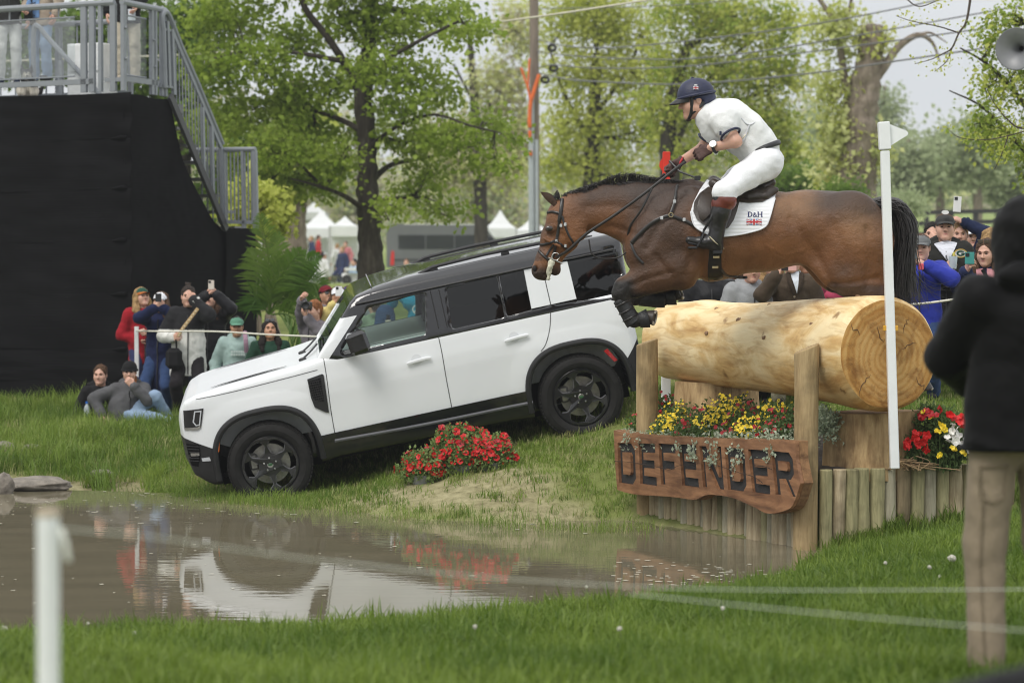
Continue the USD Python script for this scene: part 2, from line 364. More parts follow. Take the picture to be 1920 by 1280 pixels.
MUD=Polygon([tuple(on_z(u,v,z)[:2])for u,v,z in((10,893,0),(90,905,0),(200,915,0),(330,915,0),(420,925,0),(400,905,.04),(330,884,.06),(260,878,.06),(150,884,.05),(40,886,.03))])
def dirt_mask(x,y):
 pts=shapely.points(x,y)
 out=np.zeros(len(x))
 for poly in(DIRT,MUD):
  d=np.where(shapely.contains(poly,pts),-shapely.distance(poly.exterior,pts),shapely.distance(poly,pts))
  d=d+.18+0.5*(meshkit.fbm(np.stack([x*3,y*3,0*x],1),3,9)-0.5)
  out=np.maximum(out,np.clip(0.5-d/0.3,0,1))
 out=np.maximum(out,np.clip(1-(GZ(x,y)+0.03)/0.05,0,1))
 return out
def build_ground():
 ys=np.concatenate([np.linspace(-5,8,14),np.arange(8.3,33,0.17),33*(700/33)**np.linspace(0,1,70)])
 us=np.concatenate([-np.geomspace(9,1.02,22),np.linspace(-1,1,130),np.geomspace(1.02,9,22)])
 wid=2.4+0.24*np.maximum(ys,0)
 X=us[None,:]*wid[:,None];Y=np.repeat(ys[:,None],len(us),1)
 z=GZ(X.ravel(),Y.ravel());v=np.stack([X.ravel(),Y.ravel(),z],1)
 d=dirt_mask(v[:,0],v[:,1])
 lump=d*0.07*(meshkit.fbm(v*[6,6,0],3,4)-0.45);v[:,2]+=lump
 i,j=np.meshgrid(np.arange(len(ys)-1),np.arange(len(us)-1),indexing='ij');n=len(us)
 q=np.stack([i*n+j,i*n+j+1,(i+1)*n+j+1,(i+1)*n+j],-1).reshape(-1,4)
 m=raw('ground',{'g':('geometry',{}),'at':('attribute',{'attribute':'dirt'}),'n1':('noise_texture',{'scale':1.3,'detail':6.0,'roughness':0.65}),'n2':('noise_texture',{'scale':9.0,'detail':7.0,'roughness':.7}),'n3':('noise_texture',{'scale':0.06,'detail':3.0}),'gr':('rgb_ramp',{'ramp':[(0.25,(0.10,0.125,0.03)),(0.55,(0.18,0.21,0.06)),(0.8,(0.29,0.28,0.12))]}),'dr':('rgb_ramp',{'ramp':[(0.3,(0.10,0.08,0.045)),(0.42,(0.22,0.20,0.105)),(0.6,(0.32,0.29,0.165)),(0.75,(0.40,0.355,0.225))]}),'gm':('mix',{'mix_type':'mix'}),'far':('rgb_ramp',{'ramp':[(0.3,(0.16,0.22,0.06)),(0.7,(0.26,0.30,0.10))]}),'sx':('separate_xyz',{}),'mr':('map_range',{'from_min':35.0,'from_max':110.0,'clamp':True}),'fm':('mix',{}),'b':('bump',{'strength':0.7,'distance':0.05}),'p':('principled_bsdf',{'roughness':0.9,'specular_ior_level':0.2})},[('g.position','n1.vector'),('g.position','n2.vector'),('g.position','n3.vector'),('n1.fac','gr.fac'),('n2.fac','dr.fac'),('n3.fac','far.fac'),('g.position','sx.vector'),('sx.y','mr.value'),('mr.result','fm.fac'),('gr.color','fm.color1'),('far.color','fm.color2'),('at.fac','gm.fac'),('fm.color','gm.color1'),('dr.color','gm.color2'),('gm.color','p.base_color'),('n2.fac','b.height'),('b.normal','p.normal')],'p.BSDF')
 lone('ground',(v,q),m,'grassy ground sloping down to the pond, with a bare dirt bank',kind='structure',smooth=True,pv={'dirt':d})
build_ground()
def build_water():
 m=raw('muddy_water',{'g':('geometry',{}),'mp':('mapping',{'scale':(1.0,3.2,1.0)}),'n':('noise_texture',{'scale':2.6,'detail':3.0,'roughness':0.5}),'n2':('noise_texture',{'scale':0.8,'detail':2.0}),'r':('rgb_ramp',{'ramp':[(0.3,(0.080,0.070,0.045)),(0.7,(0.115,0.100,0.065))]}),'b':('bump',{'strength':0.035,'distance':0.02}),'p':('principled_bsdf',{'roughness':0.015,'ior':1.33,'specular_ior_level':0.55})},[('g.position','mp.vector'),('mp.vector','n.vector'),('mp.vector','n2.vector'),('n2.fac','r.fac'),('r.color','p.base_color'),('n.fac','b.height'),('b.normal','p.normal')],'p.BSDF')
 v=np.array([[-30,12,0],[6,12,0],[6,32,0],[-30,32,0]],float)
 poly=Polygon([(-30,11.5),(1.6,11.5),tuple(J(-0.6,0.3)[:2]),tuple(J(-0.05,0.1)[:2]),tuple(J(2.8,0.15)[:2]),(1.2,22.3),(-30,33)])
 vv,ff=trimesh.creation.triangulate_polygon(poly,engine='earcut')
 lone('pond_water',(np.c_[vv,np.zeros(len(vv))],ff),m,'still muddy brown pond water mirroring the white vehicle',kind='structure')
build_water()
# ------------------------------------------------------------------ grass
def blade(h,w,lean,az,base):
 d=np.array([math.cos(az),math.sin(az),0]);s=np.array([-d[1],d[0],0])*w/2
 p=[base,base+d*lean*h*.3+[0,0,h*.55],base+d*lean*h+[0,0,h*(1-.25*lean)]]
 return np.array([p[0]-s,p[0]+s,p[1]-s*.8,p[1]+s*.8,p[2]]),np.array([[0,1,3],[0,3,2],[2,3,4]])
def tuft(n,h,w,r,seed):
 g=np.random.default_rng(seed);out=[]
 for _ in range(n):
  a=g.uniform(0,6.28);rr=r*math.sqrt(g.uniform())
  out.append(blade(h*g.uniform(.45,1.1),w*g.uniform(.7,1.2),g.uniform(.1,.9),g.uniform(0,6.28),np.array([rr*math.cos(a),rr*math.sin(a),-0.01])))
 return cat(*out)
G_NEAR=leafmat('grass_near',(0.07,0.125,0.012),(0.25,0.33,0.055),0.36)
G_BANK=leafmat('grass_bank',(0.095,0.17,0.02),(0.33,0.42,0.085),0.38)
G_PALE=leafmat('grass_pale',(0.26,0.28,0.10),(0.48,0.44,0.22),0.35)
def meadow(name,label,pts,protos,smin,smax,seed,weights=None):
 g=np.random.default_rng(seed);n=len(pts)
 z=GZ(pts[:,0],pts[:,1])
 pos=np.c_[pts,z];s=g.uniform(smin,smax,n)
 q=quat_z(g.uniform(0,6.28,n),g.normal(0,.12,n),g.normal(0,.12,n))
 path=unique('/World',name)
 pr=instancer(path,protos,pos,q,np.stack([s,s,s*g.uniform(.8,1.25,n)],1),g.choice(len(protos),n,p=weights))
 tag(pr,label,kind='stuff',cat='grass')
def build_grass():
 g=np.random.default_rng(11)
 # near lawn
 n=27000;y=g.uniform(8.0,21.5,n);x=g.uniform(-1,1.25,n)*(0.6+0.235*y)
 x=np.where(g.uniform(size=n)<0.16,g.uniform(1.2,4.6,n),x)
 z=GZ(x,y);je=(np.c_[x,y]-A0[:2])@EW[:2];jt=(np.c_[x,y]-A0[:2])@DW[:2]
 ok=(z>0.0)&~((jt>-0.02)&(je>-0.15)&(je<1.85))&((y<19)|(x>4))
 meadow('lawn_grass','soft short green lawn grass in the foreground',np.c_[x,y][ok],[(tuft(18,.105,.0085,.07,1),G_NEAR),(tuft(18,.14,.0085,.08,2),G_NEAR),(tuft(14,.09,.008,.08,3),G_BANK)],.75,1.3,12,[.45,.35,.2])
 # far bank
 n=34000;y=g.uniform(19.6,33,n);x=g.uniform(-1.15,1.25,n)*(0.3+0.225*y)
 z=GZ(x,y);d=dirt_mask(x,y);je=(np.c_[x,y]-A0[:2])@EW[:2];jt=(np.c_[x,y]-A0[:2])@DW[:2]
 patch=meshkit.fbm(np.c_[x*1.2,y*1.2,0*x],3,21)
 ok=(z>0.0)&(g.uniform(size=n)>d*1.0-.10-.35*(patch>.52))&~((jt>-0.2)&(jt<2.9)&(je>-0.1)&(je<1.7))
 x,y,z,d,patch=x[ok],y[ok],z[ok],d[ok],patch[ok]
 lush=(x<-2.2)&(y>24.4)
 k=1.5
 meadow('bank_grass','long uneven green grass along the far bank',np.c_[x,y][lush],[(tuft(16,.17,.008,.10,4),G_BANK),(tuft(14,.24,.009,.10,5),G_NEAR),(tuft(12,.13,.008,.11,6),G_PALE)],.6,1.25,13,[.5,.25,.25])
 meadow('slope_grass','short patchy grass on the slope under the vehicle',np.c_[x,y][~lush],[(tuft(18,.085,.007,.09,7),G_BANK),(tuft(14,.115,.007,.09,8),G_NEAR),(tuft(14,.08,.007,.10,9),G_PALE)],.6,1.2,14,[.5,.2,.3])
 # sparse grass standing in the shallow water at the left and the dirt edge
 n=2600;t=g.uniform(0,1,n);sh=spline([on_z(u,v,0)[:2]for u,v in SH_FAR[3:]],200);b=sh[(t*199).astype(int)]+g.normal(0,.16,(n,2))-[0,.12]
 b=b[~((b[:,0]>-1.9)&(g.uniform(size=n)<.75))]
 pos=np.c_[b,np.maximum(GZ(b[:,0],b[:,1]),-.03)];m=len(b)
 pr=instancer(unique('/World','shore_grass'),[(tuft(7,.13,.006,.08,15),G_PALE),(tuft(8,.17,.006,.09,16),G_BANK)],pos,quat_z(g.uniform(0,6.28,m)),np.repeat(g.uniform(.5,1.1,m)[:,None],3,1),g.integers(0,2,m))
 tag(pr,'thin grass blades growing out of the shallow water edge',kind='stuff',cat='grass')
 # big lush tufts on the left bank
 n=420;u=g.uniform(-150,345,n);b=np.array([on_z(a,g.uniform(800,885),.2)[:2]for a in u]);big=meshkit.noise(np.c_[b*1.4,0*u],5)>.5;b=b[big]
 meadow('bank_tufts','tall lush grass tufts hanging over the far bank edge',b,[(tuft(40,.34,.010,.12,17),G_BANK),(tuft(34,.28,.011,.14,18),G_NEAR)],.6,1.2,19)
 b=np.array([on_z(u,v,z)[:2]for u,v,z in((330,905,.05),(300,900,.04),(345,915,.05),(318,912,.03),(355,925,.02),(290,880,.1),(30,900,.0),(0,912,0.0),(235,870,.12))])
 meadow('bank_tufts','dense clump of tall grass beside the front bumper',np.repeat(b[:6],5,0)+g.normal(0,.07,(30,2)),[(tuft(40,.36,.010,.12,27),G_BANK)],.7,1.1,29)
build_grass()
def build_rocks():
 mr=M('rock',(0.17,0.15,0.125),.85,.45,9,bump=.8,bscale=30)
 for i,(u,v,w,h,lab)in enumerate(((70,903,130,26,'flat mossy grey rock at the pond edge, widest of the rocks'),(8,903,36,45,'pale upright rock at the left edge of the photo by the water'),(60,838,38,16,'pinkish rock half buried in the grass bank'),(190,884,46,12,'small pointed rock on the mud flat'),(8,835,40,22,'brown rock at the far left of the grass bank'),(340,882,80,10,'low pale stone slab beside the tall grass clump'))):
  D=on_z(u,v+h*.4,.02 if v>870 else .2)[1];c=P(u,v+h*.2,D);s=px(D)
  m=trimesh.creation.icosphere(3);vv=m.vertices*(1+.45*(meshkit.fbm(m.vertices*2.2+i*7,4,i)-.5))[:,None]
  lone('rock',(vv*[w*s*.5,w*s*.4,h*s*.6]+c,m.faces),mr,lab,'rock',smooth=40)
build_rocks()
def build_wave_specks():
 g=np.random.default_rng(41);n=260;out=[]
 for _ in range(n):
  k=g.uniform()
  if k<.5:u,v=g.uniform(-50,560),g.normal(945,16)
  elif k<.8:u,v=g.uniform(1150,1470),g.normal(1075,14)
  else:u,v=g.uniform(0,1300),g.uniform(960,1130)
  c=on_z(u,v,.004);r=g.uniform(.006,.022);a=np.linspace(0,6.28,6)[:-1]
  p=np.c_[c[0]+r*np.cos(a)*g.uniform(.7,1.6),c[1]+r*np.sin(a),np.full(5,.004)]
  out.append((p,np.array([[0,1,2],[0,2,3],[0,3,4]])))
 lone('floating_petals',cat(*out),M('petal_scum',(.5,.48,.38),.7),'scattered pale petals and scum floating on the pond','petals',kind='stuff')
build_wave_specks()
def dandelions():
 stem=M('dandelion_stem',(.13,.17,.05),.6);puff=M('dandelion_puff',(.55,.53,.46),.9,transl=.3)
 for i,(u,v,D,r)in enumerate(((890,1175,11.6,.017),(1162,1178,11.3,.016),(1785,1046,14.3,.03),(1743,1063,14.0,.018),(1762,1080,13.8,.015),(1660,1055,14.2,.013),(252,1188,12.2,.024),(6,1180,12.4,.03),(165,1168,12.6,.014),(1355,1140,11.8,.015),(1100,1100,13.2,.013))):
  c=P(u,v,D);g=gz(c[0],c[1])
  if c[2]<g+.05:c[2]=g+.07
  lab=('large white dandelion head beside the trousers of the man in black' if i==2 else 'blurred white dandelion at the lower left corner of the photo' if i==10 else 'white dandelion seed head standing in the foreground lawn')
  t=Thing('dandelion',lab,'dandelion',(c[0],c[1],g),group=None if i in(2,10)else 'dandelions in the lawn')
  t.add('stem',tube(spline([[c[0]+.01,c[1],g],[c[0]+.006,c[1],(g+c[2])/2],c],5),.0025,5),stem)
  h=ell(c,(r*.72,r*.72,r*.68),2);t.add('seed_head',rumple(h,r*.35,60,i),puff)
dandelions()
# ================================================================== viewing platform with black screens
PC=P(232,175,32.0);PC[2]=4.54
PS=np.array([math.sin(math.radians(25)),math.cos(math.radians(25)),0.0]);PT=np.array([-PS[1],PS[0],0.0]);PNF=-PS;PNS=np.array([PS[1],-PS[0],0.0])
def pf(u,v,o=0.0):return on_plane(u,v,PC+PNF*o,PNF)
def ps(u,v,o=0.0):return on_plane(u,v,PC+PNS*o,PNS)
def build_platform():
 fab=raw('black_screen',{'g':('geometry',{}),'n':('noise_texture',{'scale':1.2,'detail':5.0}),'mp':('mapping',{'scale':(1.0,1.0,60.0)}),'n2':('noise_texture',{'scale':1.5,'detail':2.0}),'r':('rgb_ramp',{'ramp':[(.3,(.0045,.0045,.005)),(.75,(.0095,.0095,.0105))]}),'b':('bump',{'strength':.25,'distance':.02}),'p':('principled_bsdf',{'roughness':.9,'specular_ior_level':.06})},[('g.position','n.vector'),('g.position','mp.vector'),('mp.vector','n2.vector'),('n.fac','r.fac'),('r.color','p.base_color'),('n2.fac','b.height'),('b.normal','p.normal')],'p.BSDF')
 grey=M('rail_grey',(.20,.215,.235),.42,.08,4);deckm=M('deck_grey',(.2,.2,.2),.7);acr=raw('clear_panel',{'t':('transparent_bsdf',{'color':(.86,.88,.88)}),'d':('diffuse_bsdf',{'color':(.55,.56,.57)}),'g':('glossy_bsdf',{'roughness':.03}),'m0':('mix_closure',{'fac':.05}),'m':('mix_closure',{'fac':.05})},[('t.BSDF','m0.closure1'),('d.BSDF','m0.closure2'),('m0.closure','m.closure1'),('g.BSDF','m.closure2')],'m.closure')
 t=Thing('viewing_platform','tall viewing platform wrapped in black mesh screens at the left','platform',np.array([PC[0],PC[1],.4]))
 # screens: bands of cloth, each a little slack
 def band(O,X,L,z0,z1,seed,n,clip=None):
  def f(u,v):
   p=O+np.outer(u*L-.12,X);z=z0+(z1-z0)*v;k=np.stack([u*L*.9,v*2.5+seed,0*u],1)
   sag=.012*np.sin(v*math.pi)*(.4+meshkit.noise(k,seed))+.045*(meshkit.fbm(k*2.2,3,seed)-.5)+.03*np.exp(-((u*L)/.25)**2)*np.sin(v*9)
   q=p+n*sag[:,None];q[:,2]=z+.02*np.sin(u*L*1.7+seed)*(v-.5);return q
  return sheet(f,60,12)
 zs=[4.54,3.95,3.30,2.62,1.92,1.20,.78,.05]
 for i in range(len(zs)-1):
  m=band(np.array([PC[0],PC[1],0]),PT,9.0,zs[i+1],zs[i]+.02,10+i,PNF);t.add('screen_panel',cat(m,flip(xf(m,t=-PNF*.004))),fab,smooth=True)
 out=[(232,175),(262,178),(290,186),(318,186),(326,225),(340,288),(352,322),(362,345),(388,392),(402,415),(418,432),(426,430)]
 def sp(u,v):q=ps(u,v)-PC;return float(q@PS),q[2]+PC[2]
 poly=Polygon([sp(*q)for q in out]+[(sp(426,430)[0],.0),(0,.0)]);b=poly.bounds
 vv,ff=trimesh.creation.triangulate_polygon(poly,engine='earcut');v3,f3=trimesh.remesh.subdivide_to_size(np.c_[vv,0*vv[:,0]],ff,.16);v3,f3=np.asarray(v3),np.asarray(f3)
 sl=.06*(meshkit.fbm(np.c_[v3[:,:2]*1.6,0*v3[:,0]],3,4)-.4);w=np.array([PC[0],PC[1],0])+np.outer(v3[:,0],PS)+np.outer(v3[:,1],UP_)+np.outer(sl,PNS);t.add('side_screen',(w,f3),fab,smooth=True)
 s0=sp(426,430);zt=s0[1]
 m=band(np.array([PC[0],PC[1],0])+PS*(s0[0]+.01)+PNS*.03,PS,sp(483,430)[0]-s0[0],.1,zt+.02,31,PNS);t.add('side_screen',m,fab,smooth=True)
 for z in(3.95,3.30,2.62,1.92,1.2):t.add('fold',tube(spline([np.array([PC[0],PC[1],z])+PT*.22,np.array([PC[0],PC[1],z+.02])+PNF*.04+PNS*.02,np.array([PC[0],PC[1],z-.01])+PNS*.03+PS*.12],10),np.array([.004,.012,.02,.026,.03,.03,.03,.026,.015,.006]),6),fab,smooth=True)
 dk=np.array([PC+PS*.22+PT*.12,PC+PS*1.6+PT*.12,PC+PS*1.6+PT*9,PC+PS*.22+PT*9])-[0,0,.03];t.add('deck',(np.vstack([dk,dk-[0,0,.12]]),np.array([[0,1,2,3],[7,6,5,4],[0,4,5,1],[1,5,6,2],[2,6,7,3],[3,7,4,0]])),deckm)
 # hidden frame and steps behind the side screen
 for k in range(8):
  a=k/8;s=1.3+2.0*a;z=4.4-1.75*a;c=np.array([PC[0],PC[1],z])+PS*s+PT*.7;t.add('step',bar(c-PT*.6,c+PT*.6,.28,.04,UP_),deckm)
  # ---- guard rails
 def rail(name,lab,make):
  r=Thing('guard_railing',lab,'railing',make[0]);return r
 H_=1.19
 base=np.array([PC[0],PC[1],0])
 def at(s,tt,z):return base+PS*s+PT*tt+np.array([0,0,z])
 r=Thing('guard_railing','front grey guard railing with a clear panel on top of the black platform','railing',at(0,1,4.54))
 r.add('top_rail',tube([at(.06,.18,5.735),at(.06,9,5.735)],.042,8),grey,smooth=30);r.add('bottom_rail',bar(at(.06,.5,4.72),at(.06,9,4.72),.05,.07),grey)
 r.add('bottom_rail',bar(at(.06,.05,4.73),at(.06,.33,4.73),.04,.05),grey)
 for tt,w in((.20,.085),(.40,.05),(.53,.085),(.66,.085),(2.9,.085),(3.1,.085),(5.4,.085)):r.add('post',bar(at(.06,tt,4.58),at(.06,tt,5.72),w,.05,PNF),grey)
 a,b_=pf(140,30,-.09),pf(-90,30,-.09);r.add('clear_panel',bar((a+b_)/2*[1,1,0]+[0,0,4.80],(a+b_)/2*[1,1,0]+[0,0,5.58],np.linalg.norm(a-b_),.010,PNF),acr)
 for z in(4.80,5.58):r.add('panel_rail',seg([*a[:2],z],[*b_[:2],z],.012,5),grey)
 for u in(18,110):q=pf(u,90,-.09);r.add('panel_clip',seg([*q[:2],5.58],[*q[:2],5.73],.012,5),grey);r.add('panel_clip',seg([*q[:2],4.80],[*q[:2],4.72],.012,5),grey)
 r=Thing('guard_railing','short side guard railing at the platform corner beside the cream trousers','railing',at(.5,0,4.54))
 r.add('top_rail',tube([at(.02,.04,5.735),at(1.05,.04,5.725)],.042,8),grey,smooth=30);r.add('bottom_rail',bar(at(.06,.04,4.74),at(.85,.04,4.74),.05,.07),grey);r.add('bottom_rail',bar(at(.90,.04,4.72),at(1.05,.04,4.72),.05,.06),grey)
 for s,w in((.06,.075),(.72,.06),(.80,.05),(.96,.06),(1.04,.06)):r.add('post',bar(at(s,.04,4.58),at(s,.04,5.71),.05,w,PS),grey)
 for s,z in((.72,5.3),(.75,4.95),(.06,5.4),(.06,5.0)):r.add('bolt',ell(at(s,-.0,z),(.018,.018,.018),1),grey)
 r.add('clear_panel',bar(at(.40,.10,4.80),at(.40,.10,5.58),.55,.010,PNS),acr)
 for z in(4.80,5.58):r.add('panel_rail',seg(at(.12,.10,z),at(.68,.10,z),.012,5),grey)
 # stair rail
 r=Thing('stair_railing','sloping grey stair railing with thin bars going down to the right','railing',at(2,0,3.5))
 top=[ps(309,165),ps(306,60),ps(304,32),ps(310,23),ps(319,34),ps(340,88),ps(372,160),ps(417,270)];r.add('hand_rail',tube(np.vstack([top[0],spline(top[1:6],24),top[6],top[7]]),.038,8),grey,smooth=40)
 r.add('second_rail',bar(ps(322,58),ps(416,282),.04,.05),grey);r.add('stringer',bar(ps(319,180,.05),ps(424,430,.05),.05,.10),M('stringer_dark',(.05,.05,.055),.5));r.add('lower_rail',bar(ps(326,205),ps(420,418),.04,.05),grey)
 for u,v0,v1 in((313,40,165),(322,55,178)):r.add('post',bar(ps(u,v0),ps(u+4,v1),.05,.05,PS),grey)
 r.add('link',bar(ps(306,55),ps(322,58),.03,.03),grey);r.add('link',bar(ps(310,162),ps(326,165),.03,.03),grey)
 for k in range(15):
  a=(k+.6)/15.2;u=326+90*a;r.add('baluster',seg(ps(u,62+(u-322)*2.36),ps(u+2,200+(u-324)*2.26),.009,5),grey)
 for u in(379,396,414):r.add('post',bar(ps(u,90+(u-326)*2.1),ps(u+3,215+(u-324)*2.26),.05,.05,PS),grey)
 # lower landing rail, parallel to the front
 O=ps(418,350);r=Thing('guard_railing','lower landing railing of close grey bars at the right end of the platform','railing',O)
 n=PNF
 def pl(u,v):return on_plane(u,v,O,n)
 r.add('top_rail',tube([pl(356,282),pl(479,280)],.034,8),grey,smooth=30);r.add('bottom_rail',bar(pl(420,416),pl(480,417),.05,.05),grey)
 for u in(378,388,398,408,425,432,439,446,453,459,465,471):r.add('baluster',seg(pl(u,282),pl(u+1.5,416),.012,5),grey)
 for u,w in((418,.06),(455,.045),(477,.07)):r.add('post',bar(pl(u,282),pl(u+3,428),w,.05,n),grey)
 # back railing and inner stair rail seen through the panels
 r=Thing('guard_railing','rear guard railing behind the clear panels on the platform','railing',at(1.55,2,4.54))
 r.add('top_rail',tube([at(1.5,.9,5.68),at(1.5,6,5.68)],.038,8),grey,smooth=30);r.add('bottom_rail',bar(at(1.5,.9,4.70),at(1.5,6,4.70),.04,.05),grey)
 for k in range(16):r.add('baluster',seg(at(1.5,1.0+.26*k,4.7),at(1.5,1.0+.26*k,5.66),.014,5),grey)
 for tt in(.9,2.1,3.4):r.add('post',bar(at(1.5,tt,4.5),at(1.5,tt,5.66),.06,.06,PS),grey)
 r=Thing('stair_railing','inner handrail sloping down behind the clear panel on the platform','railing',at(.8,1.6,4.54))
 r.add('hand_rail',tube(spline([at(.8,2.0,4.6),at(.8,2.0,5.5),at(.8,1.9,5.56),at(.8,1.75,5.4),at(.8,.85,4.55)],30),.034,8),grey,smooth=40);r.add('post',bar(at(.8,1.55,4.5),at(.8,1.55,5.1),.05,.05,PS),grey)
 wb=Thing('white_cabinet','white cabinet standing on the platform behind the railing','cabinet',at(1.1,1.2,4.54));wm=M('cabinet_white',(.68,.69,.69),.5);wb.add('carcass',bar(at(1.1,1.25,4.53),at(1.1,1.25,5.33),.55,.4,PS,.01),wm);wb.add('door',bar(at(.885,1.25,4.56),at(.885,1.25,4.92),.5,.02,PS),wm);wb.add('door',bar(at(.885,1.25,4.95),at(.885,1.25,5.30),.5,.02,PS),wm)
UP_=np.array([0,0,1.0])
build_platform()
# ================================================================== trees
def leafclump(n,L,w,R,seed,flat=.7):
 g=np.random.default_rng(seed);ms=[]
 for _ in range(n):
  c=g.normal(size=3)*R*[.55,.55,.55*flat];d=unit(c+g.normal(size=3)*R*.6+[0,0,-.1*R]);f=frame(d,unit(g.normal(size=3)*.7+[0,0,1]))
  l=L*g.uniform(.6,1.25);v=np.array([[0,0,0],[-w/2*l/L,l*.5,.12*w],[w/2*l/L,l*.5,.12*w],[0,l,-.15*l]]);ms.append(xf((v,np.array([[0,2,1],[1,2,3]])),f,c))
 return cat(*ms)
BARK=raw('tree_bark',{'g':('geometry',{}),'mp':('mapping',{'scale':(4,4,.8)}),'n':('noise_texture',{'scale':2.5,'detail':6.0,'roughness':.7,'distortion':.5}),'r':('rgb_ramp',{'ramp':[(.3,(.018,.015,.012)),(.55,(.055,.047,.038)),(.75,(.11,.10,.085))]}),'b':('bump',{'strength':1.0,'distance':.05}),'p':('principled_bsdf',{'roughness':.9,'specular_ior_level':.2})},[('g.position','mp.vector'),('mp.vector','n.vector'),('n.fac','r.fac'),('r.color','p.base_color'),('n.fac','b.height'),('b.normal','p.normal')],'p.BSDF')
BARK2=raw('tree_bark_pale',{'g':('geometry',{}),'mp':('mapping',{'scale':(3,3,.7)}),'n':('noise_texture',{'scale':2.2,'detail':6.0,'roughness':.7,'distortion':.5}),'r':('rgb_ramp',{'ramp':[(.3,(.10,.078,.06)),(.55,(.23,.19,.15)),(.75,(.36,.31,.26))]}),'b':('bump',{'strength':1.0,'distance':.06}),'p':('principled_bsdf',{'roughness':.9,'specular_ior_level':.2})},[('g.position','mp.vector'),('mp.vector','n.vector'),('n.fac','r.fac'),('r.color','p.base_color'),('n.fac','b.height'),('b.normal','p.normal')],'p.BSDF')
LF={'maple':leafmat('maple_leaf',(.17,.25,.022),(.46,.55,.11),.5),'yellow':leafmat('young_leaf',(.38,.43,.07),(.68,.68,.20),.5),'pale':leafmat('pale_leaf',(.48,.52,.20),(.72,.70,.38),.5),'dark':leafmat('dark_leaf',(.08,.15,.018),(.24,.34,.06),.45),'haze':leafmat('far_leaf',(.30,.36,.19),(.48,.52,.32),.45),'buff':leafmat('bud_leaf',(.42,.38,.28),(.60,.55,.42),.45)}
def tree(name,label,D,limbs,blobs,leaf,n,L=.10,w=.075,R=.30,per=16,seed=0,group=None,bark=None,depth=.8,smin=.6,smax=1.3,twigs=True,flat=.7):
 """limbs: list of [(u, v, radius, dy)...]; blobs: (u, v, ru, rv[, dy]) in pixels at distance D"""
 g=np.random.default_rng(900+seed);s=px(D);bark=bark or BARK
 b0=P(limbs[0][0][0],limbs[0][0][1],D);zb=gz(b0[0],b0[1]);t=Thing(name,label,'tree',(b0[0],b0[1],zb),group=group)
 L3=[]
 for i,lm in enumerate(limbs):
  q=np.array([[*P(u,v,D+dy),r]for u,v,r,dy in lm]);
  if i==0:q[0,2]=min(q[0,2],zb-.1)
  q[:,3]*=(1 if i==0 else .72);sp_=spline(q,8*len(q));m=tube(sp_[:,:3],np.maximum(sp_[:,3],.008),12 if i==0 else 7)
  if i==0:m=rumple(m,.06*q[0,3]/.3,5,1)
  t.add('trunk' if i==0 else 'limb',m,bark,smooth=True);L3.append(sp_)
 pos=[];A=np.array([b[2]*b[3]for b in blobs],float);A/=A.sum()
 allp=np.vstack(L3)
 tw=[]
 for b,k in zip(blobs,np.maximum(3,(A*n).astype(int))):
  u,v,ru,rv=b[:4];dy0=b[4]if len(b)>4 else 0;e=g.normal(size=(k*2,3));e/=np.linalg.norm(e,axis=1,keepdims=True);e*=g.uniform(.0,1,(k*2,1))**.4
  nz=meshkit.noise(np.c_[e*2.3+u,]if False else e*2.3+np.array([u*.013,v*.017,1.0]),seed);e=e[np.argsort(nz)[k//2:k//2+k]]
  pos.append(np.array([P(u+ru*a,v+rv*c,D+dy0+depth*ru*s*d)for a,d,c in e]))
  if twigs:
   c=P(u,v,D+dy0);j=np.argmin(np.linalg.norm(allp[:,:3]-c,axis=1));a0=allp[j]
   for _ in range(3):
    e1=pos[-1][g.integers(len(pos[-1]))];tw.append(tube(spline([a0[:3],(a0[:3]+c)/2+g.normal(size=3)*.08*ru*s,c+g.normal(size=3)*.2*ru*s,e1],10),np.linspace(max(.012,min(a0[3]*.5,.05)),.006,10),5))
 pos=np.vstack(pos);m=len(pos)
 if tw:t.add('twigs',cat(*tw),bark,kind='stuff',smooth=True)
 q=g.normal(size=(m,4))*[1,.25,.25,1];q/=np.linalg.norm(q,axis=1,keepdims=True);sc=g.uniform(smin,smax,m)
 pr=instancer(t.path+'/crown',[(leafclump(per,L,w,R,70+seed*3+k,flat),LF[leaf]if isinstance(leaf,str)else LF[leaf[k%len(leaf)]])for k in range(3)],pos-t.loc,q,np.repeat(sc[:,None],3,1),g.integers(0,3,m));tag(pr,None,None,None,'stuff')
 return t
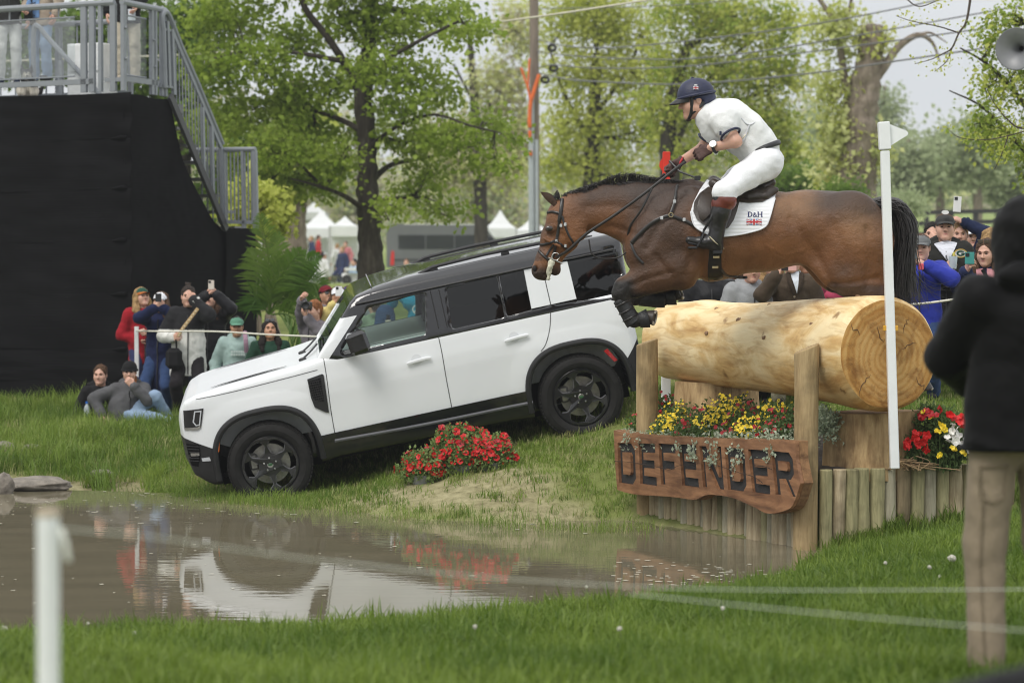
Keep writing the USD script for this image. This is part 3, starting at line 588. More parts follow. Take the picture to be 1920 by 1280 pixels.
def build_trees():
# the maple behind the vehicle
 tree('maple_tree','dark trunked maple with fresh green leaves behind the vehicle roof',45,[[(698,575,.30,0),(697,520,.26,0),(692,440,.215,0),(690,350,.19,0),(687,260,.17,0),(681,175,.17,0),(690,90,.12,.2),(700,0,.10,.3),(706,-80,.06,.3)],[(681,185,.14,0),(650,125,.11,-.2),(610,65,.09,-.4),(572,15,.08,-.5),(552,-50,.06,-.5)],[(692,345,.09,0),(728,312,.07,.5),(775,300,.05,.8),(830,290,.03,1)],[(690,400,.07,0),(650,370,.06,-.4),(600,350,.045,-.8),(545,335,.025,-1)],[(686,250,.09,0),(640,225,.07,.4),(580,205,.05,.8),(500,190,.03,1)],[(688,150,.08,0),(730,110,.06,-.4),(790,75,.05,-.8),(860,40,.03,-1)],[(690,280,.08,0),(740,240,.05,-.6),(810,215,.04,-1),(880,235,.03,-1.2),(940,250,.02,-1.2)],[(690,380,.06,0),(740,372,.045,.4),(800,370,.03,.7)],[(640,115,.07,-.3),(560,100,.05,-.6),(470,95,.04,-.8),(400,110,.025,-1)],[(600,345,.04,-.5),(540,290,.035,-.8),(480,265,.025,-1)]],[(430,40,85,55),(400,130,60,55),(480,120,70,45,-1),(550,70,60,40,1),(470,210,85,42),(400,230,50,40,1),(560,180,70,40),(520,285,85,38,-1),(440,300,50,35),(590,250,60,32,1),(560,345,85,30),(480,350,50,28),(640,300,45,32,-1),(630,150,45,40,1),(650,30,60,45),(735,50,75,50),(820,35,80,35,1),(880,60,50,25,-1),(700,130,55,40,-1),(770,140,75,36),(830,185,55,24,1),(745,205,55,28,-1),(690,250,40,28,1),(760,262,70,28),(840,262,65,26,-1),(905,235,55,24),(945,255,35,22,1),(915,300,45,18,-1),(800,320,55,18),(770,360,50,18,1),(830,395,50,15),(735,395,35,18,-1),(690,-40,130,40),(500,-40,120,40)],'maple',1750,L=.115,w=.09,R=.28,per=15,seed=1,smin=.55,smax=1.25,flat=.55)
 tree('dense_tree','dark green tree filling the gap behind the viewing platform',54,[[(330,560,.3,0),(335,400,.25,0),(345,200,.2,0),(340,60,.12,0)],[(345,220,.12,0),(280,120,.08,0),(200,60,.05,0)]],[(380,60,70,70),(350,160,60,70),(290,60,70,80),(200,70,90,70),(100,80,100,70),(20,70,90,80),(300,200,60,60),(220,150,80,60),(400,260,60,70),(420,360,50,50)],'dark',1100,L=.14,w=.11,R=.36,seed=2)
 # middle distance
 tree('young_tree','yellow green tree just right of the utility pole, its crown above the horse neck',78,[[(1105,480,.35,0),(1108,380,.3,0),(1112,250,.22,0),(1120,100,.15,0)],[(1110,270,.12,0),(1060,180,.08,0),(1030,90,.05,0)],[(1112,220,.12,0),(1170,140,.08,0),(1210,60,.05,0)]],[(1060,40,60,60),(1120,30,70,60),(1190,60,70,60),(1070,140,60,50),(1150,140,70,50),(1220,150,50,50),(1080,230,60,50),(1160,230,70,45),(1050,310,50,40),(1130,320,70,40),(1210,260,40,40)],'yellow',900,L=.15,w=.11,R=.5,per=18,seed=3)
 tree('young_tree','broad olive green tree behind the rider with dark crooked limbs',74,[[(1262,470,.34,0),(1258,360,.30,0),(1252,280,.25,0),(1262,180,.18,0),(1290,80,.11,0)],[(1256,300,.14,0),(1310,180,.10,0),(1370,110,.07,0),(1430,60,.06,0)],[(1280,100,.14,0),(1330,60,.1,0),(1380,30,.08,0)],[(1310,180,.1,0),(1370,190,.08,0),(1440,170,.05,0)]],[(1290,30,70,55),(1370,40,75,55),(1450,50,65,55),(1260,120,50,45),(1330,130,60,45),(1410,140,70,50),(1480,140,45,50),(1300,210,55,35),(1390,220,60,40),(1460,230,50,45),(1230,210,45,40),(1420,300,60,40),(1300,290,50,30),(1490,290,40,40)],['yellow','maple','yellow'],900,L=.15,w=.11,R=.5,per=18,seed=4)
 tree('young_tree','pale loose tree between the maple and the utility pole',95,[[(905,500,.3,0),(900,350,.25,0),(890,200,.18,0),(880,60,.1,0)],[(895,250,.1,0),(940,150,.06,0)],[(892,200,.1,0),(850,120,.06,0)]],[(870,320,60,40),(955,320,45,45),(860,250,50,35),(940,170,55,60),(975,260,35,60),(970,60,40,60),(820,330,50,30)],['pale','pale','buff'],620,L=.2,w=.15,R=.55,seed=5)
 tree('topped_tree','thick brown trunk with its top sawn off and bent side limbs',60,[[(1595,440,.74,0),(1600,395,.60,0),(1606,330,.48,0),(1612,250,.42,0),(1620,180,.37,0),(1630,100,.30,0),(1634,52,.28,0)],[(1626,165,.2,0),(1655,130,.16,0),(1685,88,.13,0),(1722,66,.10,0),(1748,80,.06,0),(1762,115,.03,0)],[(1605,200,.17,0),(1585,150,.14,0),(1574,85,.12,0),(1562,40,.10,0),(1530,-10,.07,0)],[(1574,90,.1,0),(1590,30,.07,0),(1600,-20,.05,0)],[(1722,66,.06,0),(1745,62,.04,0),(1775,80,.02,0)],[(1645,130,.07,0),(1655,95,.05,0),(1662,60,.02,0)]],[(1560,60,45,60),(1575,250,35,50),(1640,80,30,40),(1560,180,40,60),(1630,290,40,60),(1560,300,40,60),(1600,380,40,25)],['yellow','pale','pale'],300,L=.16,w=.12,R=.4,seed=6,bark=BARK2)
 tree('young_tree','light green tree overhanging the upper right corner of the photo',34,[[(1990,620,.28,0),(1975,400,.25,0),(1960,200,.2,0),(1950,40,.14,0)],[(1965,260,.07,0),(1900,170,.045,0),(1850,120,.03,0),(1800,90,.015,0)],[(1962,330,.06,0),(1900,260,.04,0),(1840,200,.025,0),(1780,170,.012,0)]],[(1900,40,50,45),(1860,80,40,40),(1905,150,45,50),(1850,160,35,40),(1890,250,50,50),(1840,240,35,40),(1930,300,40,60),(1960,100,60,90),(1985,240,60,90)],['yellow','maple','maple'],520,L=.075,w=.05,R=.2,per=14,seed=7)
 tree('young_tree','brown trunk with green crown behind the palm, left of the maple',66,[[(551,540,.42,0),(550,470,.36,0),(550,400,.34,0),(552,300,.3,0),(556,150,.2,0)]],[(520,330,60,40),(600,320,50,40),(560,240,70,50),(470,280,30,22)],['yellow','maple','maple'],420,L=.16,w=.12,R=.4,seed=8,bark=BARK2)
 # hazy trees on the right
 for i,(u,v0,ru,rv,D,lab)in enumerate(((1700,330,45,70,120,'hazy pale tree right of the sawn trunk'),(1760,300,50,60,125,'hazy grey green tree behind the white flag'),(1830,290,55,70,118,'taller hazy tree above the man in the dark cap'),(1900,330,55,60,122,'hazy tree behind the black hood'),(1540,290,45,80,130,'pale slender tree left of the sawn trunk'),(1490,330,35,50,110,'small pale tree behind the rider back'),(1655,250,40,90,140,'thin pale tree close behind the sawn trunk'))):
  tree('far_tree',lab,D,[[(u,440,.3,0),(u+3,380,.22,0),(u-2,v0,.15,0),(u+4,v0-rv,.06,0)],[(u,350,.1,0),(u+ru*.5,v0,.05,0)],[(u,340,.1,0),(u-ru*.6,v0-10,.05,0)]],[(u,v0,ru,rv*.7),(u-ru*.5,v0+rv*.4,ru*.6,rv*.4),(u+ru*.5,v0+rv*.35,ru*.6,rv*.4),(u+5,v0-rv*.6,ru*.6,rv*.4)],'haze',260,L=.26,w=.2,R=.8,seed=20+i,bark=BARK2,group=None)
  # a row of pale far trees all along the back
 g=np.random.default_rng(31)
 labs=('far left behind the platform','behind the platform stairs','left of the brown trunk','above the white tents','behind the maple trunk','above the grey van','left of the utility pole','right of the utility pole','behind the horse head','behind the horse neck','above the red flag','behind the rider','behind the saddle','behind the horse croup')
 for i,lab in enumerate(labs):
  u=-60+i*122+g.normal()*14;D=150+g.uniform(-18,25);v0=345+g.normal()*25;ru=78+g.normal()*10;rv=130
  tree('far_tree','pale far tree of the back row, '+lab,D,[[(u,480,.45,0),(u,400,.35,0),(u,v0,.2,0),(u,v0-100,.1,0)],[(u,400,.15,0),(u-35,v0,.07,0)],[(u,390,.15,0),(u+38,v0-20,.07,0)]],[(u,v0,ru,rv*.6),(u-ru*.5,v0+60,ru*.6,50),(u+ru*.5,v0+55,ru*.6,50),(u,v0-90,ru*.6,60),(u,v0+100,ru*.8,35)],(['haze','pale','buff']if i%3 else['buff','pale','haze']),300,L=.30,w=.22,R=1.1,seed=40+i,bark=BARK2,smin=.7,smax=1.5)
  # far wood
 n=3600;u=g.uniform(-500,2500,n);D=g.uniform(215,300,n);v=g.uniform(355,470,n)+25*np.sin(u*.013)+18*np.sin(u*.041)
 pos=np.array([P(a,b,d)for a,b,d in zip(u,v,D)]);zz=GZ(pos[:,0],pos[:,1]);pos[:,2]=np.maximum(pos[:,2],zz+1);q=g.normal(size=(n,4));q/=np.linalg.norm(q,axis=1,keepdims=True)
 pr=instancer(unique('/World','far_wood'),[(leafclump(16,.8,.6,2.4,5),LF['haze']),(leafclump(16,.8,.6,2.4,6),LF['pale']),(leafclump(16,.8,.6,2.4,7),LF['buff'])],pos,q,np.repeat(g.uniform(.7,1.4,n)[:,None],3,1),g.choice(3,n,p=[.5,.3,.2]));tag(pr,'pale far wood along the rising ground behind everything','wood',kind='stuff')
 # dark bushes
 for i,(u,v,ru,rv,D,lf,lab)in enumerate(((1490,345,38,22,66,'dark','dark green bush behind the rider seat'),(1580,375,40,30,58,'dark','ivy covered bush at the foot of the sawn trunk'),(1680,385,60,16,70,'haze','low pale hedge behind the horse tail'),(470,390,30,28,40,'yellow','yellow green shrub beside the lower platform railing'),(505,400,28,40,44,'yellow','thin shoots with yellow leaves above the palm'))):
  g2=np.random.default_rng(60+i);c=P(u,v,D);zb=gz(c[0],c[1]);t=Thing('bush',lab,'bush',(c[0],c[1],zb));n=150;e=g2.normal(size=(n,3));e/=np.linalg.norm(e,axis=1,keepdims=True);e*=g2.uniform(.2,1,(n,1))**.5
  pos=np.array([P(u+ru*a,v+rv*b,D+ru*px(D)*d)for a,d,b in e]);q=g2.normal(size=(n,4));q/=np.linalg.norm(q,axis=1,keepdims=True)
  t.add('stems',cat(*[tube([(c[0]+g2.normal()*.2,c[1]+g2.normal()*.2,zb-.05),p],[.03,.008],5)for p in pos[::8]]),BARK2,kind='stuff');pr=instancer(t.path+'/leaves',[(leafclump(14,.13,.10,.3,80+i),LF[lf])],pos-t.loc,q,np.repeat(g2.uniform(.6,1.2,n)[:,None],3,1),np.zeros(n,int));tag(pr,None,kind='stuff')
  # near twigs at the top right
 tm=M('twig_bark',(.06,.045,.035),.8);D=27.0
 for i,(lab,curves,leaves)in enumerate((('thin budding branch hanging in from the top right edge',[[(1822,-20),(1812,40),(1798,62),(1785,90),(1770,100),(1745,112),(1715,120)],[(1798,62),(1760,50),(1710,40),(1680,30)],[(1785,90),(1775,115),(1752,135)],[(1690,-10),(1720,12),(1752,4),(1780,-10)]],70),('thin budding branch reaching in from the right edge',[[(1960,230),(1915,240),(1890,225),(1865,195),(1850,165)],[(1960,235),(1900,252),(1850,262),(1800,258),(1775,240)],[(1890,255),(1880,285),(1865,318)]],60))):
  g2=np.random.default_rng(90+i);t=Thing('tree_branch',lab,'branch',P(*curves[0][0],D));lv=[]
  for k,c in enumerate(curves):
   p=spline([P(u,v,D+.1*k)for u,v in c],40);t.add('twig',tube(p,np.linspace(.016 if k==0 else .009,.003,40),5),tm)
   for _ in range(leaves//len(curves)):q=p[g2.integers(8,40)]+g2.normal(size=3)*.035;lv.append((q,unit(g2.normal(size=3))))
  lv=[xf(leafclump(3,.045,.03,.05,3+i),frame(d),q)for q,d in lv];t.add('leaves',cat(*lv),LF['yellow'],kind='stuff')
build_trees()
def build_palm():
 """potted palm fronds beside the platform"""
 gm=leafmat('palm_leaf',(.05,.12,.010),(.20,.28,.05),.4);D=33.5;base=P(500,640,D);base[2]=gz(base[0],base[1]);g=np.random.default_rng(3)
 t=Thing('palm','green feathery palm standing between the platform and the spectators','palm',base)
 crown=P(505,590,D);t.add('trunk',tube([base,(base+crown)/2,crown],[.10,.09,.06],8),BARK2,smooth=True)
 for i,c in enumerate(([(505,590),(505,520),(500,460),(488,405)],[(505,590),(515,530),(522,490),(520,440)],[(505,590),(530,540),(560,500),(598,480)],[(505,590),(545,545),(580,530),(612,545)],[(505,590),(530,570),(570,575),(600,610)],[(505,590),(495,540),(480,500),(470,470)],[(505,590),(540,590),(570,620),(590,660)],[(505,590),(510,545),(540,500),(565,470)],[(505,590),(490,570),(480,560),(470,580)])):
  dy=g.uniform(-.35,.35);p=spline([P(u,v,D+dy*k/3)for k,(u,v)in enumerate(c)],40);fr=[tube(p,np.linspace(.014,.004,40),5)]
  tg=np.gradient(p,axis=0)
  for k in range(6,40):
   for s in(-1,1):
    d=unit(tg[k]);side=unit(np.cross(d,[g.normal()*.3,1,.3*g.normal()]))*s;L=.42*math.sin((k/40)**.7*math.pi*.93+.1)*g.uniform(.85,1.1);e=p[k]+(side*.8+d*.55-UP_*.12+np.array([0,g.normal()*.12,0]))*L;mid=p[k]*.45+e*.55+UP_*.02;wv=np.cross(unit(e-p[k]),[0,1,0])*.013
    fr.append((np.array([p[k]-wv*.5,p[k]+wv*.5,mid-wv,mid+wv,e]),np.array([[0,1,3],[0,3,2],[2,3,4]])))
  t.add('frond',cat(*fr),gm)
build_palm()
# ================================================================== background: pole, tents, van, fence, loudspeaker
def build_background():
 wood=M('pole_wood',(.17,.135,.11),.85,.3,3,stretch=(6,6,.6),bump=.4);steel=M('conduit_grey',(.34,.37,.40),.4,.08);orange=M('orange_tape',(.62,.12,.02),.6,.15);cab=M('cable_grey',(.14,.14,.15),.6);blk=M('coil_black',(.015,.015,.016),.5)
 D=68;b=P(1003,520,D);z0=gz(b[0],b[1]);t=Thing('utility_pole','tall wooden utility pole with grey conduits and orange tape','pole',(b[0],b[1],z0))
 t.add('pole',tube([(b[0],b[1],z0-.3),P(1002,250,D),P(1001,-60,D)],[.155,.14,.125],14),wood,smooth=True)
 t.add('conduit',tube([P(997,530,D-.25),P(996,182,D-.25)],.085,10),steel,smooth=True);t.add('conduit',tube([P(1007,530,D-.25),P(1006,262,D-.25)],.05,10),steel,smooth=True)
 for i,(pts,r)in enumerate((([(995,292),(995,283)],.05),([(994,260),(993,245)],.05),([(993,240),(993,215),(995,192),(997,180)],.06),([(995,192),(990,165),(983,145),(977,127)],.035),([(996,188),(1003,165),(1011,140)],.06),([(990,170),(991,140),(993,110)],.03))):t.add('orange_tape',tube(spline([P(u,v,D-.36)for u,v in pts],10),r,6),orange,smooth=True)
 for u,v in((1035,90),(1038,128),(1022,150)):
  c=Thing('cable_coil','dark coil of spare cable, '+{90:'highest of the three by the pole',128:'middle of the three by the pole',150:'lowest and nearest the pole'}[v],'cable coil',P(u,v,D-.2));a=np.linspace(0,6.3,24)
  for k in range(3):q=P(u,v,D-.2)+np.array([0,.05*(k-1),0]);c.add('loop',tube(np.stack([q[0]+.10*np.cos(a),q[1]+.03*np.sin(2*a+k),q[2]+.075*np.sin(a)],1),.038,6),blk,smooth=True)
 for lab,pts,r,d1,m in(('highest thin cable from the pole to the right',[(1006,17),(1300,8),(1600,-30)],.012,60,cab),('upper grey cable from the pole, above the coils',[(1008,75),(1060,86),(1130,90),(1280,78),(1560,40),(1950,-40)],.016,50,cab),('second grey cable passing behind the rider helmet',[(1006,97),(1060,104),(1180,110),(1300,110),(1500,85),(1950,5)],.016,50,cab),('third grey cable below the middle coil',[(1010,127),(1040,122),(1120,128),(1280,125),(1500,100),(1950,40)],.016,50,cab),('lowest grey cable through the sawn tree',[(1008,137),(1050,146),(1100,152),(1280,158),(1500,140),(1700,112),(1950,75)],.02,50,cab)):
  k=len(pts);lone('overhead_cable',tube(spline([P(u,v,D+(d1-D)*i/(k-1))for i,(u,v)in enumerate(pts)],60),r,5),m,lab,'cable',smooth=True)
 lone('guy_wire',tube(spline([P(-20,116,52),P(205,108,50),P(360,102,49),P(640,80,47),P(1000,33,44),P(1230,-2,43)],60),.019,5),M('pale_rope',(.50,.47,.38),.7),'long pale wire crossing the maple from the platform up to the right','wire',smooth=True)
 # loudspeaker at the right edge
 D=30;t=Thing('loudspeaker','grey horn loudspeaker on a pole at the upper right edge','loudspeaker',P(1912,90,D));g=M('horn_grey',(.17,.175,.185),.4,.1);c=P(1906,92,D);R=frame((-.45,-.85,-.1));R2=np.stack([R[:,0],R[:,2],R[:,1]],1)
 t.add('horn',xf(cat(lathe([(.03,-.22),(.05,-.16),(.10,-.06),(.20,.0),(.255,.02),(.262,.01)],28),flip(lathe([(.03,-.21),(.045,-.16),(.095,-.055),(.195,.006),(.25,.022)],28))),R2,c),g,smooth=True);t.add('driver',xf(lathe([(0,-.40),(.08,-.39),(.08,-.24),(.03,-.21)],20),R2,c),M('driver_dark',(.05,.05,.05),.5),smooth=30);t.add('mast',seg(P(1950,620,D),P(1948,-60,D),.05),g)
 # tents
 tw=M('tent_white',(.70,.71,.72),.6,.05,2,transl=.2);tp=M('tent_pole',(.4,.4,.4),.5);D0=112
 for i,(u0,u1,ve,vp,D,lab)in enumerate(((482,560,432,396,112,'white tent left of the brown trunk'),(560,640,428,392,118,'white tent right of the brown trunk'),(618,672,424,404,108,'low peaked white tent left of the maple trunk'),(560,612,398,378,150,'farthest white tent roof, above the others'),(908,968,428,392,120,'steep peaked white tent beyond the grey van'),(965,1030,432,405,124,'white tent behind the utility pole'),(868,912,424,402,140,'small far white tent above the van windscreen'))):
  a,b_=P(u0,ve,D),P(u1,ve,D);w=b_[0]-a[0];c=(a+b_)/2+[0,w/2,0];zb=gz(c[0],c[1]);pk=P((u0+u1)/2,vp,D)[2];t=Thing('white_tent',lab,'tent',(c[0],c[1],zb));h=w/2
  rows=[];
  for k,f in enumerate((1,.6,.3,.1,0.02)):rows.append(np.array([[c[0]+sx*h*f,c[1]+sy*h*f,a[2]+(pk-a[2])*(1-f)**1.5]for sx,sy in((-1,-1),(1,-1),(1,1),(-1,1))]))
  V=np.vstack(rows);Fq=[[k*4+j,k*4+(j+1)%4,k*4+4+(j+1)%4,k*4+4+j]for k in range(4)for j in range(4)];t.add('roof',(V,np.array(Fq)),tw);va=np.array([[*q[:2],q[2]]for q in rows[0]]+[[*q[:2],q[2]-.45]for q in rows[0]]);t.add('valance',(va,np.array([[j,4+j,4+(j+1)%4,(j+1)%4]for j in range(4)])),tw)
  for sx,sy in((-1,-1),(1,-1),(1,1),(-1,1)):t.add('pole',seg((c[0]+sx*h,c[1]+sy*h,zb),(c[0]+sx*h,c[1]+sy*h,a[2]),.05,6),tp)
  t.add('back_wall',bar((c[0]-h*.98,c[1]+h*.95,(zb+a[2])/2),(c[0]+h*.98,c[1]+h*.95,(zb+a[2])/2),.03,a[2]-zb),tw)
  # grey van
 D=112;s=px(D);van=M('van_grey',(.11,.115,.12),.35,.06,2,coat=.6);vd=M('van_glass',(.02,.022,.025),.1,.2,coat=1);dk=M('van_dark',(.02,.02,.02),.7);red=M('van_lamp',(.55,.02,.015),.3)
 p0=P(727,533,D);zg=gz(p0[0]+2.5,D);prof=[(0,30),(0,92),(6,103),(14,107),(165,106),(186,96),(206,70),(226,62),(232,50),(232,30)];t=Thing('grey_van','tall grey van parked far behind the white vehicle roof','van',(p0[0]+2.6,D+1,zg));O=np.array([p0[0],D,zg])
 pl=Polygon([(x*s,z*s)for x,z in prof]).buffer(.06).buffer(-.0);t.add('body',prism(pl,1.95,O,(1,0,0),(0,0,1),(0,1,0)),van,smooth=30)
 def vp(pts,m,nm,o=.01):t.add(nm,prism(Polygon([(x*s,z*s)for x,z in pts]),.02,O-[0,o+.01,0],(1,0,0),(0,0,1),(0,1,0)),m)
 for x0,x1 in((20,70),(72,124),(126,176)):vp([(x0,62),(x1,62),(x1,88),(x0,88)],vd,'side_window')
 vp([(186,62),(208,62),(196,84),(186,88)],vd,'cab_window');vp([(5,32),(12,32),(12,57),(8,60),(6,50)],red,'tail_lamp',.03);vp([(10,40),(228,40),(228,43),(10,43)],dk,'side_moulding');vp([(200,98),(170,107),(30,107.5),(30,109),(172,109)],M('roof_rack_pale',(.6,.6,.6),.5),'roof_rack')
 for x in(48,195):t.add('wheel',xf(lathe([(.05,-.12),(.36,-.12),(.38,0),(.36,.12),(.2,.12),(.05,.1)],20),rotx(math.pi/2),O+[x*s,.1,.38]),dk)
 # paddock fence on the right
 D=96;fm=M('fence_black',(.022,.022,.024),.8);a0,a1=P(1690,400,D),P(2010,392,D+3);t=Thing('paddock_fence','black plank paddock fence on the field behind the right hand spectators','fence',((a0+a1)/2*[1,1,0]+[0,0,gz(*((a0+a1)/2)[:2])]))
 for k in range(8):q=a0+(a1-a0)*k/7;t.add('post',bar((q[0],q[1],gz(q[0],q[1])-.3),q+[0,0,.08],.18,.18,(0,1,0)),fm)
 for dz in(0,-.42,-.84):t.add('rail',bar(a0+[0,-.1,dz],a1+[0,-.1,dz],.05,.16),fm)
 # parked cars and a white table among the stalls
 for i,(u,v,w,c,D,lab)in enumerate(((650,447,50,(.55,.57,.6),118,'white car roof beside the low peaked tent'),(1040,462,60,(.3,.31,.33),122,'grey car far behind the utility pole'))):
  s=px(D);O=P(u,v,D);O[2]=gz(O[0],O[1]);t=Thing('parked_car',lab,'car',O);L=w*s;pr=Polygon([(-L/2,.25),(-L/2,.75),(-L*.42,.9),(-L*.3,1.4),(L*.12,1.42),(L*.28,.95),(L*.48,.85),(L/2,.6),(L/2,.25)]).buffer(.05)
  t.add('body',prism(pr,1.7,O,(1,0,0),(0,0,1),(0,1,0)),M('car_paint_%d'%i,c,.3,coat=1),smooth=30);t.add('window',prism(Polygon([(-L*.38,.95),(-L*.28,1.33),(L*.1,1.34),(L*.22,.97)]),.02,O-[0,.02,0],(1,0,0),(0,0,1),(0,1,0)),vd)
  for x in(-.3,.3):t.add('wheel',xf(lathe([(.05,-.1),(.31,-.1),(.31,.1),(.05,.1)],16),rotx(math.pi/2),O+[x*L,.05,.31]),dk)
 D=78;c=P(665,520,D);s=px(D);zb=gz(c[0],c[1]);t=Thing('white_cart','white low cart with a tilted white panel behind the spectators caps','cart',(c[0],c[1],zb));cw_=M('cart_white',(.68,.68,.68),.5);t.add('panel',box(P(663,525,D),(44*s,.04,26*s),.01,rotx(-.3)),cw_);t.add('frame',bar((c[0]-.3,c[1],zb+.5),(c[0]+.3,c[1],zb+.5),.5,.08),cw_)
 for x in(-.3,.3):t.add('leg',seg((c[0]+x,c[1],zb),(c[0]+x,c[1],P(0,515,D)[2]),.03,5),cw_)
 for x in(-.25,.25):t.add('wheel',xf(lathe([(.02,-.03),(.16,-.03),(.16,.03),(.02,.03)],14),rotx(math.pi/2),(c[0]+x,c[1]-.1,zb+.16)),M('van_dark',(.02,.02,.02)))
build_background()
# ================================================================== the jump: log, posts, palisades, sign, flower beds, flags
def woodmat(name,c1,c2,stretch=(14,14,1.6),rough=.75,stain=(.045,.035,.02),stain_amt=.6):
 """timber: grain along the primvar 'loc' z axis, dark stains"""
 return raw(name,{'at':('attribute',{'attribute':'loc'}),'oi':('geometry',{}),'mp':('mapping',{'scale':stretch}),'n':('noise_texture',{'scale':2.2,'detail':6.0,'roughness':0.65,'distortion':.4}),'n2':('noise_texture',{'scale':2.4,'detail':4.0,'roughness':.6}),'r':('rgb_ramp',{'ramp':[(0.28,c1),(0.7,c2)]}),'r2':('rgb_ramp',{'ramp':[(0.5,(0,0,0)),(0.72,(1,1,1))]}),'k':('math',{'math_type':'multiply','value2':stain_amt}),'sep':('separate_color',{}),'mx':('mix',{'color2':stain}),'b':('bump',{'strength':.5,'distance':.006}),'p':('principled_bsdf',{'roughness':rough,'specular_ior_level':.25})},[('at.vector','mp.vector'),('mp.vector','n.vector'),('at.vector','n2.vector'),('n.fac','r.fac'),('n2.fac','r2.fac'),('r2.color','sep.color'),('sep.r','k.value1'),('k.value','mx.fac'),('r.color','mx.color1'),('mx.color','p.base_color'),('n.fac','b.height'),('b.normal','p.normal')],'p.BSDF')
W_POLE=[woodmat('pole_wood_%s'%k,a,b)for k,a,b in(('tan',(.27,.21,.125),(.54,.45,.30)),('grey',(.24,.22,.15),(.48,.44,.33)),('green',(.17,.16,.08),(.42,.38,.21)),('dark',(.13,.10,.06),(.28,.22,.13)))]
W_POST=woodmat('post_wood',(.24,.165,.08),(.43,.32,.17))
def pole(base,top_z,r,seed,sides=10,cutx=0.0):
 """one upright timber with an uneven flat or slanting top; returns mesh and its local coordinates"""
 g=np.random.default_rng(seed);h=top_z-base[2];zs=np.concatenate([np.linspace(0,h-.012,7),[h]]);a=np.arange(sides)*2*np.pi/sides
 lean=g.normal(0,.012,2);rows=[]
 for k,z in enumerate(zs):
  rr=r*(1+.04*g.normal(size=sides)*.6)*(0.94 if k==len(zs)-1 else 1)
  zz=z+(cutx*np.cos(a)*r if k>=len(zs)-2 else 0)
  rows.append(np.stack([rr*np.cos(a)+lean[0]*z,rr*np.sin(a)+lean[1]*z,np.broadcast_to(zz,sides)],1))
 v=np.vstack(rows);n=len(zs)
 i,j=np.meshgrid(np.arange(n-1),np.arange(sides),indexing='ij');q=np.stack([i*sides+j,i*sides+(j+1)%sides,(i+1)*sides+(j+1)%sides,(i+1)*sides+j],-1).reshape(-1,4)
 f=np.vstack([q[:,[0,1,2]],q[:,[0,2,3]]]);v=np.vstack([v,v[-sides:].mean(0)]);k=np.arange(sides);e=(n-1)*sides
 f=np.vstack([f,np.stack([e+k,e+(k+1)%sides,k*0+len(v)-1],1)])
 return(v+base,f),v+g.uniform(0,40,3)
def build_palisades():
 t=Thing('log_palisade','row of thin pale upright poles rising from the water under the carved sign','palisade',J(1.3,0))
 for i in range(27):
  b=J(.22+i*.098,.06+.015*math.sin(i*1.7));m,l=pole(np.array([b[0],b[1],-.35]),.50+.015*math.sin(i*2.3),.052,100+i)
  t.add('pole',m,W_POLE[(0,1,0,0,1,2,0)[i%7]],pv={'loc':l},smooth=True)
 t=Thing('log_palisade','row of thick upright weathered logs edging the flower bed beside the man in black','palisade',J(0,.8))
 order=[2,0,2,2,2,1,3,2,1,2,0,2,1,0,3];e=.10
 for i in range(15):
  r=.05 if i<2 else .060+.004*math.sin(i*2.1);e+=r;b=J(-.02,e);e+=r*1.02
  m,l=pole(np.array([b[0],b[1],gz(b[0],b[1])-.3]),.605+.008*math.sin(i*3.1),r,200+i,12)
  t.add('log',m,W_POLE[order[i]],pv={'loc':l},smooth=30)
  # soil behind them
 soil=M('bed_soil',(.035,.025,.017),.95,.5,14,bump=1,bscale=60)
 pts=[J(.06,.05),J(2.9,.12),J(2.9,1.5),J(2.0,1.9),J(.06,2.1)]
 c=np.mean(pts,0)[:2]
 def f(u,v):
  a=J(0,0)[:2]+np.outer(.05+2.9*u,DW[:2])+np.outer(.05+1.72*v,EW[:2]);z=.565+.10*meshkit.fbm(np.c_[a*5,0*u],3,8)*1.0-.03+.2*np.clip((v-.62)/.38,0,1)
  return np.c_[a,z]
 lone('planting_bed',sheet(f,40,30),soil,'dark planting soil behind the palisade logs',kind='structure',smooth=True)
build_palisades()
def build_posts():
 for i,(u,v0,v1,e,t,lab)in enumerate(((1214,640,980,-.0,2.72,'round wooden post holding the far end of the log, with a slanting top'),(1509,652,1032,-.0,.055,'round wooden post in front of the near end of the log'))):
  b=J(t,e);D=b[1];r=(.093,.093)[i];x=P(u,900,D)
  top=P(u,v0,D)[2]
  th=Thing('round_post',lab,'post',(x[0],x[1],-.3))
  m,l=pole(np.array([x[0],x[1],-.35]),top,r,300+i,20,cutx=.32 if i==0 else .4)
  th.add('timber',m,W_POST,pv={'loc':l},smooth=30)
build_posts()
